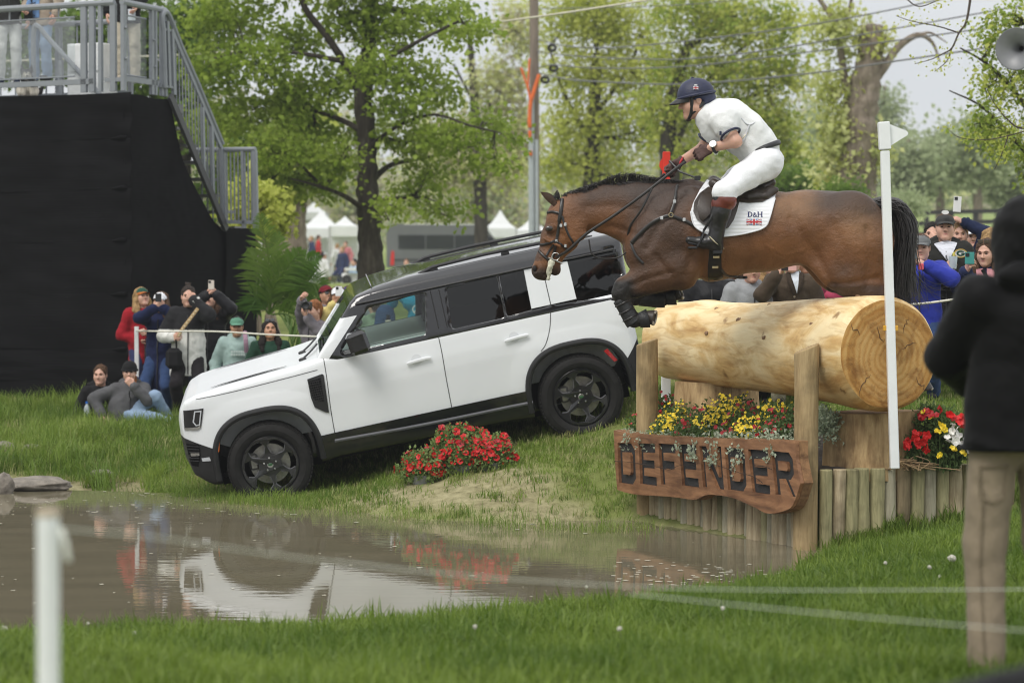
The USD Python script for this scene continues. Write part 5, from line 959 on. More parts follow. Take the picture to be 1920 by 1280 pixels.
def slice_mesh(mesh,n,o):
 """the part of the mesh on the side of n, and the rest"""
 v,f=VF(mesh);m=trimesh.Trimesh(v,f,process=False)
 out=[]
 for s in(1,-1):
  r=trimesh.intersections.slice_faces_plane(m.vertices,m.faces,np.asarray(n,float)*s,np.asarray(o,float))
  out.append((r[0],r[1]))
 return out
def build_car():
 paint=raw('white_car_paint',{'g':('geometry',{}),'n':('noise_texture',{'scale':1.4,'detail':4.0}),'r':('rgb_ramp',{'ramp':[(.3,(.70,.725,.74)),(.7,(.75,.77,.785))]}),'p':('principled_bsdf',{'roughness':.42,'coat_weight':.35,'coat_roughness':.08,'specular_ior_level':.35})},[('g.position','n.vector'),('n.fac','r.fac'),('r.color','p.base_color')],'p.BSDF')
 gloss=M('black_gloss',(.006,.006,.007),.12,.2,3,coat=.7);satin=M('black_satin_plastic',(.011,.011,.012),.5,.25,20,bump=.15,bscale=300);dark=M('car_dark',(.005,.005,.005),.9,.2,spec=.1);rubber=M('tyre_rubber',(.016,.0155,.015),.72,.3,18,bump=.3,bscale=90,spec=.2)
 rimm=M('black_wheel',(.012,.012,.013),.22,.2,8,coat=.6);rime=M('wheel_edge',(.10,.10,.105),.3,.1);steel=M('brake_steel',(.32,.31,.29),.4,.3,20,metal=.9);lens=M('lamp_lens',(.5,.52,.55),.12,.1,coat=1.0);chrome=M('bright_metal',(.6,.6,.6),.25,.1,metal=1.0)
 amber=M('amber_lens',(.55,.12,.01),.2,.1,coat=1);redl=M('red_lens',(.35,.012,.015),.2,.1,coat=1);seat=M('seat_leather',(.03,.03,.032),.5,.2)
 gap=M('panel_gap',(.02,.02,.021),.8,.1)
 def glass(name,tint,fac):
  return raw(name,{'t':('transparent_bsdf',{'color':tint}),'g':('glossy_bsdf',{'roughness':.01,'color':(1,1,1)}),'f':('fresnel',{'IOR':1.5}),'m':('mix_closure',{})},[('f.fac','m.fac'),('t.BSDF','m.closure1'),('g.BSDF','m.closure2')],'m.closure')
 clear=glass('clear_car_glass',(.62,.70,.66),0);tint=glass('tinted_car_glass',(.035,.04,.04),0)
 # ---- lower body field
 h=.018;lo,hi=np.array([-3.82,-1.12,.2]),np.array([.92,1.12,1.42])
 Fd=Field(lo,hi,h);gx,gy,gzz=Fd.ax
 side=Polygon([(.30,.30),(.55,.33),(.72,.44),(.785,.60),(.79,.80),(.77,.97),(.735,1.07),(.67,1.15),(.55,1.19),(.33,1.215),(-.10,1.245),(-.40,1.26),(-.72,1.30),(-3.62,1.315),(-3.66,1.24),(-3.68,.85),(-3.68,.60),(-3.62,.42),(-3.40,.36),(-2.6,.30),(-.6,.33)])
 fr=Polygon([(0,.2),(.80,.2),(.93,.34),(.955,.50),(.965,.60),(.975,.85),(.98,.95),(.972,1.06),(.955,1.16),(.935,1.30),(.92,1.45),(-.92,1.45),(-.935,1.30),(-.955,1.16),(-.972,1.06),(-.98,.95),(-.975,.85),(-.965,.60),(-.955,.50),(-.93,.34),(-.80,.2)])
 pl=Polygon([(.80,.62),(.74,.82),(.66,.90),(.52,.955),(.35,.985),(-3.45,.985),(-3.58,.955),(-3.66,.88),(-3.70,.70),(-3.70,-.70),(-3.66,-.88),(-3.58,-.955),(-3.45,-.985),(.35,-.985),(.52,-.955),(.66,-.90),(.74,-.82),(.80,-.62)])
 S=poly_sdf(side,gx,gzz)[:,None,:];FR=poly_sdf(fr,gy,gzz)[None,:,:];PL=poly_sdf(pl,gx,gy)[:,:,None]
 V=smax(smax(S,FR,.07),PL,.05)
 # wheel arch shoulders stand slightly proud
 Xg,Yg,Zg=gx[:,None,None],gy[None,:,None],gzz[None,None,:]
 for ax in(0.0,-3.014):
  rr=(np.abs(Xg-ax)/.62)**3+(np.abs(Zg-.42)/.62)**3
  V=V-.022*np.clip(1.25-rr,0,1)*(np.abs(Yg)>.6)
 solid=V.copy()
 for ax in(-.005,-3.02):
  ar=((np.abs(Xg-ax)/.475)**2.7+(np.abs(Zg-.405)/.50)**2.7)**(1/2.7)-1
  arch=np.maximum(ar*.48,.56-np.abs(Yg));V=np.maximum(V,-arch)
 Fd.v=V.astype(np.float32)
 body=Fd.mesh()
 # near side depth map
 neg=solid<0;jj=neg.shape[1]-1-np.argmax(neg[:,::-1,:],1);has=neg.any(1)
 I,K=np.meshgrid(np.arange(neg.shape[0]),np.arange(neg.shape[2]),indexing='ij');j1=np.minimum(jj+1,neg.shape[1]-1)
 a,b=solid[I,jj,K],solid[I,j1,K];ym=np.where(has,gy[jj]+h*a/np.minimum(a-b,-1e-6),0.5)
 ymap=RegularGridInterpolator((gx,gzz),ym,bounds_error=False,fill_value=.9)
 T=Thing('white_suv','white four wheel drive vehicle with black roof driving nose down towards the pond','car',CO)
 def add(name,m,mat,parent=None,smooth=35,label=None):
  v,f=VF(m);return T.add(name,(cw(v),f),mat,parent=parent,smooth=smooth,label=label)
 def add2(name,m,mat,**k):
  p=add(name,m,mat,**k);add(name,flip((VF(m)[0]*[1,-1,1],VF(m)[1])),mat,**k);return p
  # split the lower body
 up,low=slice_mesh(body,(0,0,1),(0,0,.575))
 def push(m,d):
  v,f=VF(m);v=v.copy();v[:,1]+=np.sign(v[:,1])*d*(np.abs(v[:,1])>.7);return v,f
 fb,up=slice_mesh(up,unit((.55,0,-1.0)),(.47,0,.66));fb_keep,up2=slice_mesh(fb,(1,0,0),(.2,0,0));up=cat(up,up2)
 rb,up=slice_mesh(up,unit((-1,0,-.9)),(-3.50,0,.66));rb_keep,up2=slice_mesh(rb,(-1,0,0),(-3.3,0,0));up=cat(up,up2)
 lowf,lowr=slice_mesh(low,(1,0,0),(-.0,0,0));lowm,lowb=slice_mesh(lowr,(1,0,0),(-3.0,0,0))
 add('sill',push(lowm,.014),gloss,label='black sill panel under the doors')
 fbp=add('front_bumper',push(cat(lowf,fb_keep),.008),satin);rbp=add('rear_bumper',push(cat(lowb,rb_keep),.008),satin)
 hood,rest=slice_mesh(up,(0,0,1),(0,0,1.155));hood,r2=slice_mesh(hood,(1,0,0),(-.62,0,0));rest=cat(rest,r2)
 fe,rest2=slice_mesh(rest,(1,0,.06),(-.672,0,.9));fd,rest3=slice_mesh(rest2,(1,0,-.05),(-1.79,0,.9));
 # rear door: its trailing edge leans, then follows the wheel arch
 rd,rq=slice_mesh(rest3,unit((1,0,-.32)),(-2.78,0,.98))
 add('hood',hood,paint);add('front_fender',fe,paint);add('rear_quarter',rq,paint)
 dF=add('front_door',fd,paint);dR=add('rear_door',rd,paint)
 # ---- strips and patches on the near side
 def on_side(pts,off):pts=np.asarray(pts,float);return np.c_[pts[:,0],ymap(pts)+off,pts[:,1]]
 def strip(pts,w,off=.002,n=40):
  p=spline(pts,n);return tube(on_side(p,off),w/2,4,flat=((0,1,0),.4))
 def patch(poly,off,size=.05):
  vv,ff=trimesh.creation.triangulate_polygon(poly,engine='earcut');v3,f3=trimesh.remesh.subdivide_to_size(np.c_[vv,0*vv[:,0]],ff,size);v3,f3=np.asarray(v3),np.asarray(f3)
  m=on_side(v3[:,:2],off);t=trimesh.Trimesh(m,f3,process=False)
  return(m,f3)if np.mean(t.face_normals[:,1])>0 else(m,f3[:,::-1])
 def plate(poly,off,th=.012):
  """a patch with its rim folded back"""
  m,f=patch(poly,off);ring=np.array(poly.exterior.coords)[:-1];r=len(ring);a_=on_side(ring,off);b_=on_side(ring,off-th);k=np.arange(r);kk=(k+1)%r
  w=np.vstack([a_,b_]);q=np.vstack([np.stack([k,kk,r+kk],1),np.stack([k,r+kk,r+k],1)]);return cat((m,f),(w,q))
 def PXY(pts,y=.97):return[tuple(cl(u,v,y))for u,v in pts]
 mirror=lambda m:flip((VF(m)[0]*[1,-1,1],VF(m)[1]))
 for pts in([(-.70,1.29),(-.69,1.1),(-.665,.8),(-.655,.57)],[(-1.80,1.30),(-1.80,1.1),(-1.79,.85),(-1.785,.57)],[(-2.90,1.31),(-2.85,1.12),(-2.78,.98),(-2.72,.92)]):
  s=strip(pts,.007);add2('panel_gap',s,gap,smooth=False)
 hg=strip([(.55,1.157),(.2,1.157),(-.3,1.175),(-.62,1.19)],.006);add2('panel_gap',hg,gap,smooth=False)
 # belt line trim
 bl=tube(on_side(np.c_[np.linspace(-.80,-3.55,40),np.full(40,1.30)],.003),.009,6);add2('belt_trim',bl,satin)
 # wheel arch trims
 for ax in(-.005,-3.02):
  th=np.linspace(-.22,math.pi+.22,60);c,s_=np.cos(th),np.sin(th)
  e=2/2.7;pts=np.stack([ax+.50*np.sign(c)*np.abs(c)**e,.405+.525*np.sign(s_)*np.abs(s_)**e],1);pts=pts[(pts[:,1]>.33)]
  y=np.maximum(ymap(pts),.955)+.004
  t=tube(np.c_[pts[:,0],y,pts[:,1]],.030,8,flat=((0,1,0),.8));add2('wheel_arch_trim',t,satin)
  ln=sheet(lambda u,v,ax=ax:np.stack([ax+.475*np.sign(np.cos(u*math.pi))*np.abs(np.cos(u*math.pi))**e,.50+v*.45,.405+.50*np.abs(np.sin(u*math.pi))**e],1),30,4);add2('wheel_housing',cat(ln,box((ax,.5,.62),(1.0,.02,.75))),dark)
  # black shadow line in the sill, bright reflector strip
 st=strip([(-.64,.50),(-1.5,.47),(-2.55,.46)],.03,.016);add2('sill_trim',st,M('sill_highlight',(.09,.09,.1),.25,.1,coat=.5))
 # headlamp, corner vent, indicator
 hp=Polygon(PXY([(343,771),(381.5,764.5),(377,800),(371,804),(345,808)],.93));hl=add('headlight',plate(hp,.008),gloss)
 dp=Polygon(PXY([(364,771),(378,769),(375,797),(367,799),(361,792)],.95));add('lens',patch(dp,.012),lens,parent=hl);add('lens',patch(dp.buffer(-.012),.014),gloss,parent=hl)
 add('light_bar',patch(Polygon(PXY([(345,804),(371,800),(376,796),(376,801),(371,805),(345,808)],.93)),.013),chrome,parent=hl)
 add('headlight',mirror(plate(hp,.008)),gloss)
 bp=Polygon(PXY([(341,834),(373,832),(376,852),(372,874),(360,874),(345,852)],.9));add('bumper_grille',plate(bp,.014),dark,parent=fbp)
 for i in range(6):q=strip(PXY([(343+i,838+i*5.5),(374,836+i*5.5)],.9),.006,.017,6);add('grille_slat',q,satin,parent=fbp)
 add('bumper_insert',patch(Polygon(PXY([(357,850),(374,848),(374,853),(358,856)],.9)),.02),chrome,parent=fbp)
 add('skid_plate',patch(Polygon(PXY([(378,858),(393,855),(396,862),(380,864)],.92)),.02),lens,parent=fbp)
 ip=Polygon(PXY([(406.5,821),(413,818),(411,846),(404.5,850)],.97));add('indicator',plate(ip,.012),amber)
 rp=Polygon(PXY([(1131,657),(1138,653),(1157,674),(1151,677)],.97));add('rear_reflector',plate(rp,.020),redl)
 # fender vent
 vp=Polygon(PXY([(576,711),(604,701),(607,703),(617,773),(610,772),(590,763),(583,745)],.97));vt=add('fender_vent',plate(vp,.012),satin)
 vin=Polygon(PXY([(579,715),(601,708),(608,752),(590,750),(585,741)],.97));add('vent_opening',patch(vin,.0135),dark,parent=vt)
 x0,z0,x1,z1=vin.bounds
 gr=[strip([(x,z0),(x+.01,z1)],.004,.015,6)for x in np.linspace(x0,x1,7)[1:-1]]+[strip([(x0,z),(x1,z)],.004,.015,6)for z in np.linspace(z0,z1,11)[1:-1]]
 add('vent_grid',cat(*gr),satin,parent=vt)
 add('fender_vent',mirror(plate(vp,.012)),satin)
 # hood inlay: on the top surface
 def on_top(x,y,off=.0):
 # march down in z
  ix=np.clip(np.round((x-lo[0])/h).astype(int),0,len(gx)-1);iy=np.clip(np.round((y-lo[1])/h).astype(int),0,len(gy)-1)
  col=solid[ix,iy,:];kk=col.shape[1]-1-np.argmax(col[:,::-1]<0,1);a_=col[np.arange(len(kk)),kk];b_=col[np.arange(len(kk)),np.minimum(kk+1,col.shape[1]-1)]
  return np.stack([x,y,gzz[kk]+h*a_/np.minimum(a_-b_,-1e-6)+off],1)
 xs=np.linspace(.40,-.34,30)
 for s in(1,-1):
  w=.052*np.sin(np.linspace(0.02,1,30)*math.pi*.97)**.6;A=np.vstack([on_top(xs,s*(.77-w),.010),on_top(xs,s*(.77+w*.75),.010)]);k=np.arange(29);f=np.vstack([np.stack([k,k+1,30+k+1],1),np.stack([k,30+k+1,30+k],1)])
  add('hood_inlay',(A,f),satin,smooth=False)
  # handles
 for(u0,v0,u1,v1),par in(((763,682,808,670),dF),((946,640,991,627.5),dR)):
  (xa,za),(xb,zb)=cl(u0,v0,.98),cl(u1,v1,.98);p=on_side(spline([(xa,za),((xa+xb)/2,(za+zb)/2+.004),(xb,zb)],10),.022)
  add('handle',tube(p,np.r_[.010,np.full(8,.016),.010],8,flat=((0,1,0),.6)),paint,parent=par);cx_,cz_=(xa+xb)/2+.02,(za+zb)/2+.012
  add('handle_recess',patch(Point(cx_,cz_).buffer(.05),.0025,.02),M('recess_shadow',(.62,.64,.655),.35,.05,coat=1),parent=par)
  # ---- greenhouse
 lo2,hi2=np.array([-3.84,-1.05,1.22]),np.array([-.42,1.05,2.05]);G=Field(lo2,hi2,.018);gx2,gy2,gz2=G.ax
 gs=Polygon([(-.60,1.15),(-.62,1.27),(-1.05,1.735),(-1.12,1.785),(-1.33,1.83),(-1.66,1.865),(-2.4,1.89),(-3.2,1.885),(-3.60,1.865),(-3.70,1.82),(-3.68,1.15)])
 gf=Polygon([(-.95,1.1),(-.938,1.29),(-.862,1.69),(-.815,1.79),(-.72,1.86),(-.40,1.905),(0,1.92),(.40,1.905),(.72,1.86),(.815,1.79),(.862,1.69),(.938,1.29),(.95,1.1)])
 gp=Polygon([(-.55,-.80),(-.62,-.90),(-.9,-.99),(-3.5,-.99),(-3.62,-.93),(-3.7,-.8),(-3.7,.8),(-3.62,.93),(-3.5,.99),(-.9,.99),(-.62,.90),(-.55,.80)])
 S=poly_sdf(gs,gx2,gz2)[:,None,:];FR=poly_sdf(gf,gy2,gz2)[None];PL=poly_sdf(gp,gx2,gy2)[:,:,None]
 V=smax(smax(S,FR,.05),PL,.03);sh=np.maximum(V,-(V+.05))
 Yg=gy2[None,:,None];Zg=gz2[None,None,:];Xg=gx2[:,None,None]
 y1=.89
 WIN={'front_window':([(637,663),(691,578),(797,549),(798,627),(700,649)],clear),'rear_window':([(838,540),(931,518.5),(946,594.5),(848,616)],tint),'quarter_window':([(937,517),(1016,500),(1030,571),(951,592.5)],tint),'side_window':([(1026,498),(1153,464),(1165,514),(1148,556),(1040,569)],tint)}
 wp={}
 for k,(pts,m)in WIN.items():
  q=Polygon(PXY(pts,y1)).buffer(-.012).buffer(.012);wp[k]=q
  d=poly_sdf(q,gx2,gz2)[:,None,:];sh=np.maximum(sh,-np.maximum(d,.55-np.abs(Yg)))
 wn=unit(np.array([.465,0,.43]));dist=(Xg+.62)*wn[0]+(Zg-1.27)*wn[2]
 ws=np.maximum(np.maximum(np.abs(Yg)-(.80-.12*(Zg-1.27)/.5),np.abs(dist)-.09),np.maximum(np.maximum(1.30-Zg,Zg-1.685),-1.02-Xg));sh=np.maximum(sh,-ws)
 rw=np.maximum(np.maximum(np.abs(Yg)-.62,np.abs(Xg+3.69)-.12),np.maximum(1.36-Zg,Zg-1.72));sh=np.maximum(sh,-rw)
 G.v=sh.astype(np.float32);gm=G.mesh()
 # white front pillar in front of the door frame
 a_,b_=np.array(cl(617,672,.93)),np.array(cl(685,566,.85));n2=np.array([-(b_-a_)[1],0,(b_-a_)[0]]);n2=unit(n2*(1 if n2[0]>0 else-1))
 pil,gm2=slice_mesh(gm,n2,(a_[0],0,a_[1]));pil,top=slice_mesh(pil,(0,0,-1),(0,0,1.61));gm2=cat(gm2,top)
 roof,pill=slice_mesh(gm2,(0,0,1),(0,0,1.70))
 add('front_pillar',pil,paint,label='white front pillars');add('roof',roof,gloss,label='black roof');add('window_pillars',pill,gloss,label='black window pillars')
 # panes
 slope=math.atan2(.938-.862,.40)
 def gy_(z):return np.interp(z,[1.1,1.29,1.69,1.79],[.95,.938,.862,.815])
 for k,(pts,m)in WIN.items():
  q=wp[k].buffer(.008);vv,ff=trimesh.creation.triangulate_polygon(q,engine='earcut');v3,f3=trimesh.remesh.subdivide_to_size(np.c_[vv,0*vv[:,0]],ff,.12);v3=np.asarray(v3)
  w=np.c_[v3[:,0],gy_(v3[:,1])-.022,v3[:,1]];add(k,(w,f3),m);add(k,mirror((w,f3)),m)
 P4=np.array([[-.635,-.80,1.285],[-.635,.80,1.285],[-1.035,.69,1.72],[-1.035,-.69,1.72]])-[.02,0,0];add('windscreen',(P4,np.array([[0,1,2,3]])),clear)
 add('tailgate_window',(np.array([[-3.675,-.64,1.34],[-3.675,.64,1.34],[-3.675,.60,1.74],[-3.675,-.60,1.74]]),np.array([[0,3,2,1]])),tint)
 # square white panel over the rear pillar
 q=Polygon(PXY([(983,507),(1064.5,490.5),(1080,559.5),(996,578)],.90));vv,ff=trimesh.creation.triangulate_polygon(q,engine='earcut');w=np.c_[vv[:,0],gy_(vv[:,1])+.006,vv[:,1]]
 ring=np.array(q.exterior.coords)[:-1];r=len(ring);a2=np.c_[ring[:,0],gy_(ring[:,1])+.006,ring[:,1]];b2=a2-[0,.03,0];k=np.arange(r);kk=(k+1)%r;rim=(np.vstack([a2,b2]),np.vstack([np.stack([k,kk,r+kk],1),np.stack([k,r+kk,r+k],1)]))
 pan=cat((w,ff),rim);pp=add2('side_panel',pan,paint,label='square white panel over the black windows',smooth=False)
 g0,g1=np.array(cl(1017,500,.9)),np.array(cl(1032,571,.9));add('panel_gap',seg((g0[0],gy_(g0[1])+.007,g0[1]),(g1[0],gy_(g1[1])+.007,g1[1]),.004,4),gap,parent=pp)
 for pts in([(807,546),(822,615)],[(823,543),(838,612)]):
  (xa,za),(xb,zb)=cl(*pts[0],.88),cl(*pts[1],.88);add('door_seam',seg((xa,gy_(za)+.002,za),(xb,gy_(zb)+.002,zb),.005,4),gap)
  # drip rail and roof rails
 xs=np.linspace(-1.1,-3.6,30);dr=tube(np.c_[xs,np.full(30,.872),np.full(30,1.715)],.009,6);add2('drip_rail',dr,satin)
 xs=np.linspace(-1.75,-3.45,26);zz=np.interp(xs,[-3.45,-3.2,-2.4,-1.9,-1.75],[1.85,1.892,1.902,1.887,1.845]);rl=tube(np.c_[xs,np.full(26,.63),zz],.017,8)
 ft=[box((x,.63,z-.02),(.08,.026,.04),.008)for x,z in((-1.9,1.875),(-2.6,1.885),(-3.3,1.875))]
 add('roof_rail',cat(rl,*ft),satin);add('roof_rail',mirror(cat(rl,*ft)),satin)
 xs=np.linspace(-1.35,-3.5,20);rib=[sheet(lambda u,v,y0=y0:np.stack([-1.35-2.1*u,y0+(v-.5)*.05,np.interp(-1.35-2.1*u,[-3.45,-3.2,-2.4,-1.66,-1.33],[1.888,1.902,1.912,1.884,1.845])+.008*np.sin(v*math.pi)],1),20,4)for y0 in(-.35,0,.35)];
 sr=seg((-1.28,.70,1.838),(-1.28,-.70,1.838),.006,5);add('roof_seam',sr,M('roof_seam_grey',(.2,.2,.2),.5))
 # mirrors
 mx,mz=cl(671,641,1.12);mm=xf(rbox((.195,.19,.205),.032),roty(.15),(mx,1.13,mz));arm=bar((mx+.14,.92,mz-.09),(mx+.02,1.10,mz-.075),.10,.035,bev=.01)
 m1=add('door_mirror',cat(mm,arm),gloss,smooth=20);add('door_mirror',mirror(cat(mm,arm)),gloss)
 # wipers
 for y in(.35,-.25):add('wiper',cat(tube(spline([(-.50,y+.28,1.285),(-.58,y+.1,1.315),(-.66,y-.3,1.335)],10),.010,5),ell((-.50,y+.28,1.28),(.04,.03,.02),1)),satin)
 # ---- cabin
 deck=box((-2.1,0,1.02),(2.95,1.66,.04));dash=box((-.85,0,1.19),(.42,1.6,.22),.05)
 add('dashboard',cat(deck,dash),dark,label='dark dashboard and floor')
 wl=np.linspace(0,6.3,24);sw=tube(np.c_[-1.12+.07*np.sin(wl),.40+.18*np.cos(wl),1.30+.17*np.sin(wl)],.014,6);add('steering_wheel',sw,dark)
 for y in(.40,-.40):
  for x in(-1.80,-2.62):
   sb=xf(rbox((.14,.46,.52),.05),roty(-.22),(x,y,1.27));hr=xf(rbox((.10,.26,.17),.04),roty(-.2),(x-.11,y,1.62));po=[seg((x-.06,y+d,1.5),(x-.10,y+d,1.6),.008,5)for d in(-.06,.06)]
   add('seat',cat(sb,hr,*po),seat)
   # ---- underbody
 add('underbody',cat(box((-1.5,0,.48),(2.1,1.8,.34),.05),box((-1.5,0,.52),(4.2,1.1,.36),.05),seg((0,-.7,.405),(0,.7,.405),.05),seg((-3.014,-.7,.405),(-3.014,.7,.405),.05),box((.55,0,.45),(.3,1.2,.2),.05)),dark)
 # ---- wheels
 for ax in(0.0,-3.014):
  for s in(1,-1):
   c=np.array([ax,s*WY,WR]);R=np.array([[1.0,0,0],[0,0,-s],[0,s,0]])if s>0 else np.array([[1.0,0,0],[0,0,1.0],[0,-1.0,0]])
   if s>0:R=np.array([[-1.0,0,0],[0,0,1.0],[0,1.0,0]])
   else:R=np.array([[1.0,0,0],[0,0,-1.0],[0,1.0,0]])
   prof=[(.27,-.10),(.30,-.115),(.36,-.125),(.392,-.105),(.403,-.08),(.405,-.04),(.405,.04),(.403,.08),(.392,.105),(.365,.122),(.345,.124),(.335,.128),(.31,.122),(.288,.112),(.278,.098),(.27,.08)]
   W=lambda m:xf(m,R,c)
   tw=T_wheel=add('wheel',W(lathe([(.277,-.1),(.272,-.02),(.262,.02),(.262,.07),(.275,.095),(.279,.098),(.270,.105)],48)),rimm)
   tr=lathe(prof,72);add('tyre',W(tr),rubber,parent=tw)
   blocks=[]
   for i in range(64):
    a=i*2*math.pi/64
    for zc,off in((-.095,0),(-.05,.5),(0,0),(.05,.5),(.095,0)):
     aa=a+off*2*math.pi/64;blocks.append(xf(rbox((.030,.011 if abs(zc)<.09 else .02,.034)),rotz(aa-math.pi/2),(.402*math.cos(aa),.402*math.sin(aa),zc))if abs(zc)<.09 else xf(rbox((.026,.012,.034)),rotz(aa-math.pi/2),(.396*math.cos(aa),.396*math.sin(aa),zc)))
   add('tread',W(cat(*blocks)),rubber,parent=tw,smooth=False)
   if s<0:
    add('wheel_disc',W(lathe([(.01,.03),(.26,.02)],24)),dark,parent=tw);continue
   disc=Point(0,0).buffer(.266,48);holes=[];edges=[]
   for i in range(6):
    a=i*math.pi/3+(.02 if ax==0 else .18)
    pts=[(.115,-.030),(.165,-.082),(.225,-.072),(.240,0),(.225,.072),(.165,.082),(.115,.030)]
    ca,sa=math.cos(a),math.sin(a);q=[(x*ca-y*sa,x*sa+y*ca)for x,y in pts];hp_=Polygon(q).buffer(.010).buffer(-.004);holes.append(hp_)
    lp=np.array([q[1],q[2],q[3],q[4],q[5]]);edges.append(tube(np.c_[spline([q[0],q[1],q[2]],8),np.full(8,.076)],.006,5))
    edges.append(tube(np.c_[spline([q[4],q[5],q[6]],8),np.full(8,.076)],.006,5))
   face=disc.difference(shapely.union_all(holes));fm=prism(face,.045,(0,0,.03),(1,0,0),(0,1,0));v,f=fm;rr=np.hypot(v[:,0],v[:,1]);v=v.copy();v[:,2]+=.025*np.clip((rr-.08)/.19,0,1)-.012*np.clip(1-rr/.09,0,1);fm=(v,f)
   add('spokes',W(fm),rimm,parent=tw,smooth=25);add('spoke_edges',W(cat(*edges)),rime,parent=tw)
   add('brake_disc',W(lathe([(.05,-.03),(.05,.0),(.19,.0),(.19,-.03)],40)),steel,parent=tw);add('caliper',W(xf(rbox((.09,.16,.07),.02),None,(-.15,.05,.0))),steel,parent=tw)
   add('hub_cap',W(lathe([(.036,.05),(.036,.075),(.030,.08),(.0,.08)],20)),chrome,parent=tw);add('emblem',W(xf(ell((0,0,0),(.022,.013,.004),2),None,(0,0,.081))),M('green_emblem',(.03,.10,.04),.3,.1),parent=tw)
   for i in range(5):a=i*2*math.pi/5+.3;add('wheel_nut',W(lathe([(.010,.05),(.010,.082),(.006,.086),(.0,.086)],6,t=(.06*math.cos(a),.06*math.sin(a),0))),chrome,parent=tw,smooth=False)
build_car()
# ================================================================== people: templates
UP=np.array([0,0,1.0])
def head_mesh(jaw=1.0,nose=1.0,h=.0055):
 f=Field((-.11,-.15,-.23),(.11,.15,.15),h)
 f.ell((0,-.018,.035),(.076,.098,.088),0).ell((0,.030,-.028),(.060*jaw,.064,.084),.03)
 for s in(-1,1):
  f.cap((s*.044*jaw,.005,-.058),(s*.012,.072,-.096),.028,.020,.035);f.ell((s*.036,.056,-.030),(.030,.030,.034),.035)
  f.cap((s*.012,.090,.022),(s*.046,.072,.020),.011,.010,.012)
 f.ell((0,.080,-.096),(.018*jaw,.016,.014),.015)
 f.cap((0,.088,.012),(0,.110,-.024),.008*nose,.011*nose,.010).ell((0,.112,-.030),(.013*nose,.013,.010),.008)
 for s in(-1,1):f.ell((s*.012,.101,-.034),(.008,.010,.007),.006)
 for s in(-1,1):f.cut((s*.031,.100,.003),(.020,.018,.012),.012)
 f.cap((-.016,.089,-.060),(.016,.089,-.060),.007,.007,.006).cap((-.013,.089,-.072),(.013,.089,-.072),.0075,.0075,.006);f.cut((0,.102,-.0662),(.022,.012,.0022),.002)
 for s in(-1,1):f.ell((s*.077,-.012,-.006),(.009,.020,.031),.006);f.cut((s*.088,-.008,-.002),(.006,.010,.016),.004)
 f.cap((0,-.022,-.07),(0,-.040,-.20),.054,.060,.03)
 return f.mesh()
HEAD=head_mesh();HEAD_M=head_mesh(1.1,1.15)
def hair_mesh(kind,h=.0075):
 f=Field((-.16,-.22,-.40),(.16,.16,.24),h)
 f.ell((0,-.024,.042),(.086,.104,.092),0);f.cap((0,-.07,.02),(0,-.075,-.06),.06,.05,.03)
 if kind in('long','dark_long'):
  for s in(-1,1):f.chain([(s*.055,-.02,.07),(s*.080,.0,-.05),(s*.10,.01,-.16),(s*.105,.05,-.27)],[.035,.036,.045,.026],.03)
  f.chain([(0,-.08,0),(0,-.095,-.15),(0,-.10,-.30)],[.07,.075,.05],.02,flat=((1,0,0),1.3))
 if kind=='bun':f.ell((.005,-.05,.143),(.036,.034,.026),.006);f.ell((.025,-.06,.156),(.020,.020,.016),.005);f.ell((-.02,-.045,.156),(.018,.018,.014),.005)
 if kind=='low_bun':f.ell((0,-.125,.02),(.035,.035,.035),.012)
 if kind=='braid':
  for k in range(9):f.ell((-.065+.001*k,.02+.005*k,-.06-.032*k),(.024-.001*k,.022,.022),.006)
 f.cut((0,.100,-.040),(.072,.086,.118),.02)
 if kind=='short':
  for s in(-1,1):f.cut((s*.08,.0,-.06),(.03,.07,.055),.01)
  f.cut((0,-.02,-.13),(.12,.12,.07),.02)
 v,q=f.mesh();r=rumple((v*1.0,q),.012,22,3);w=rumple((r[0]*[1,1,.35],r[1]),.0,1,5);r=rumple(r,.007,70,5);return r
HAIR={k:hair_mesh(k)for k in('short','long','bun','low_bun','braid')}
def dome(z0,r,c=(0,-.014,.040),top=1.0,n=24):
 a=np.arange(n)*2*np.pi/n;el=np.linspace(math.asin((z0-c[2])/r[2]),math.pi/2,9);V=[]
 for e in el:V.append(np.stack([c[0]+r[0]*math.cos(e)*np.cos(a),c[1]+r[1]*math.cos(e)*np.sin(a),np.full(n,c[2]+r[2]*math.sin(e))],1))
 v=np.vstack(V);i,j=np.meshgrid(np.arange(8),np.arange(n),indexing='ij');q=np.stack([i*n+j,i*n+(j+1)%n,(i+1)*n+(j+1)%n,(i+1)*n+j],-1).reshape(-1,4)
 return v,q
def brim(z0,r,L,c=(0,-.014,.04),drop=.02,wide=1.15):
 def f(u,v):
  a=math.pi/2+(u-.5)*wide*2;k=r/1.0;x=c[0]+.092*np.cos(a);y0=c[1]+.106*np.sin(a);out=L*v*np.sin(np.clip(u,.02,.98)*math.pi)**.55
  return np.stack([x*(1-.12*v),y0+out,z0-drop*v-.9*(x**2)*(.6+v)+.006],1)
 a,q=sheet(f,16,5);b=a-[0,0,.004];n=len(a);return cat((a,q),(b,q[:,::-1]))
CAP=dome(.040,(.091,.108,.088));BRIM=brim(.045,1,.078);BEANIE=dome(.018,(.092,.110,.098))
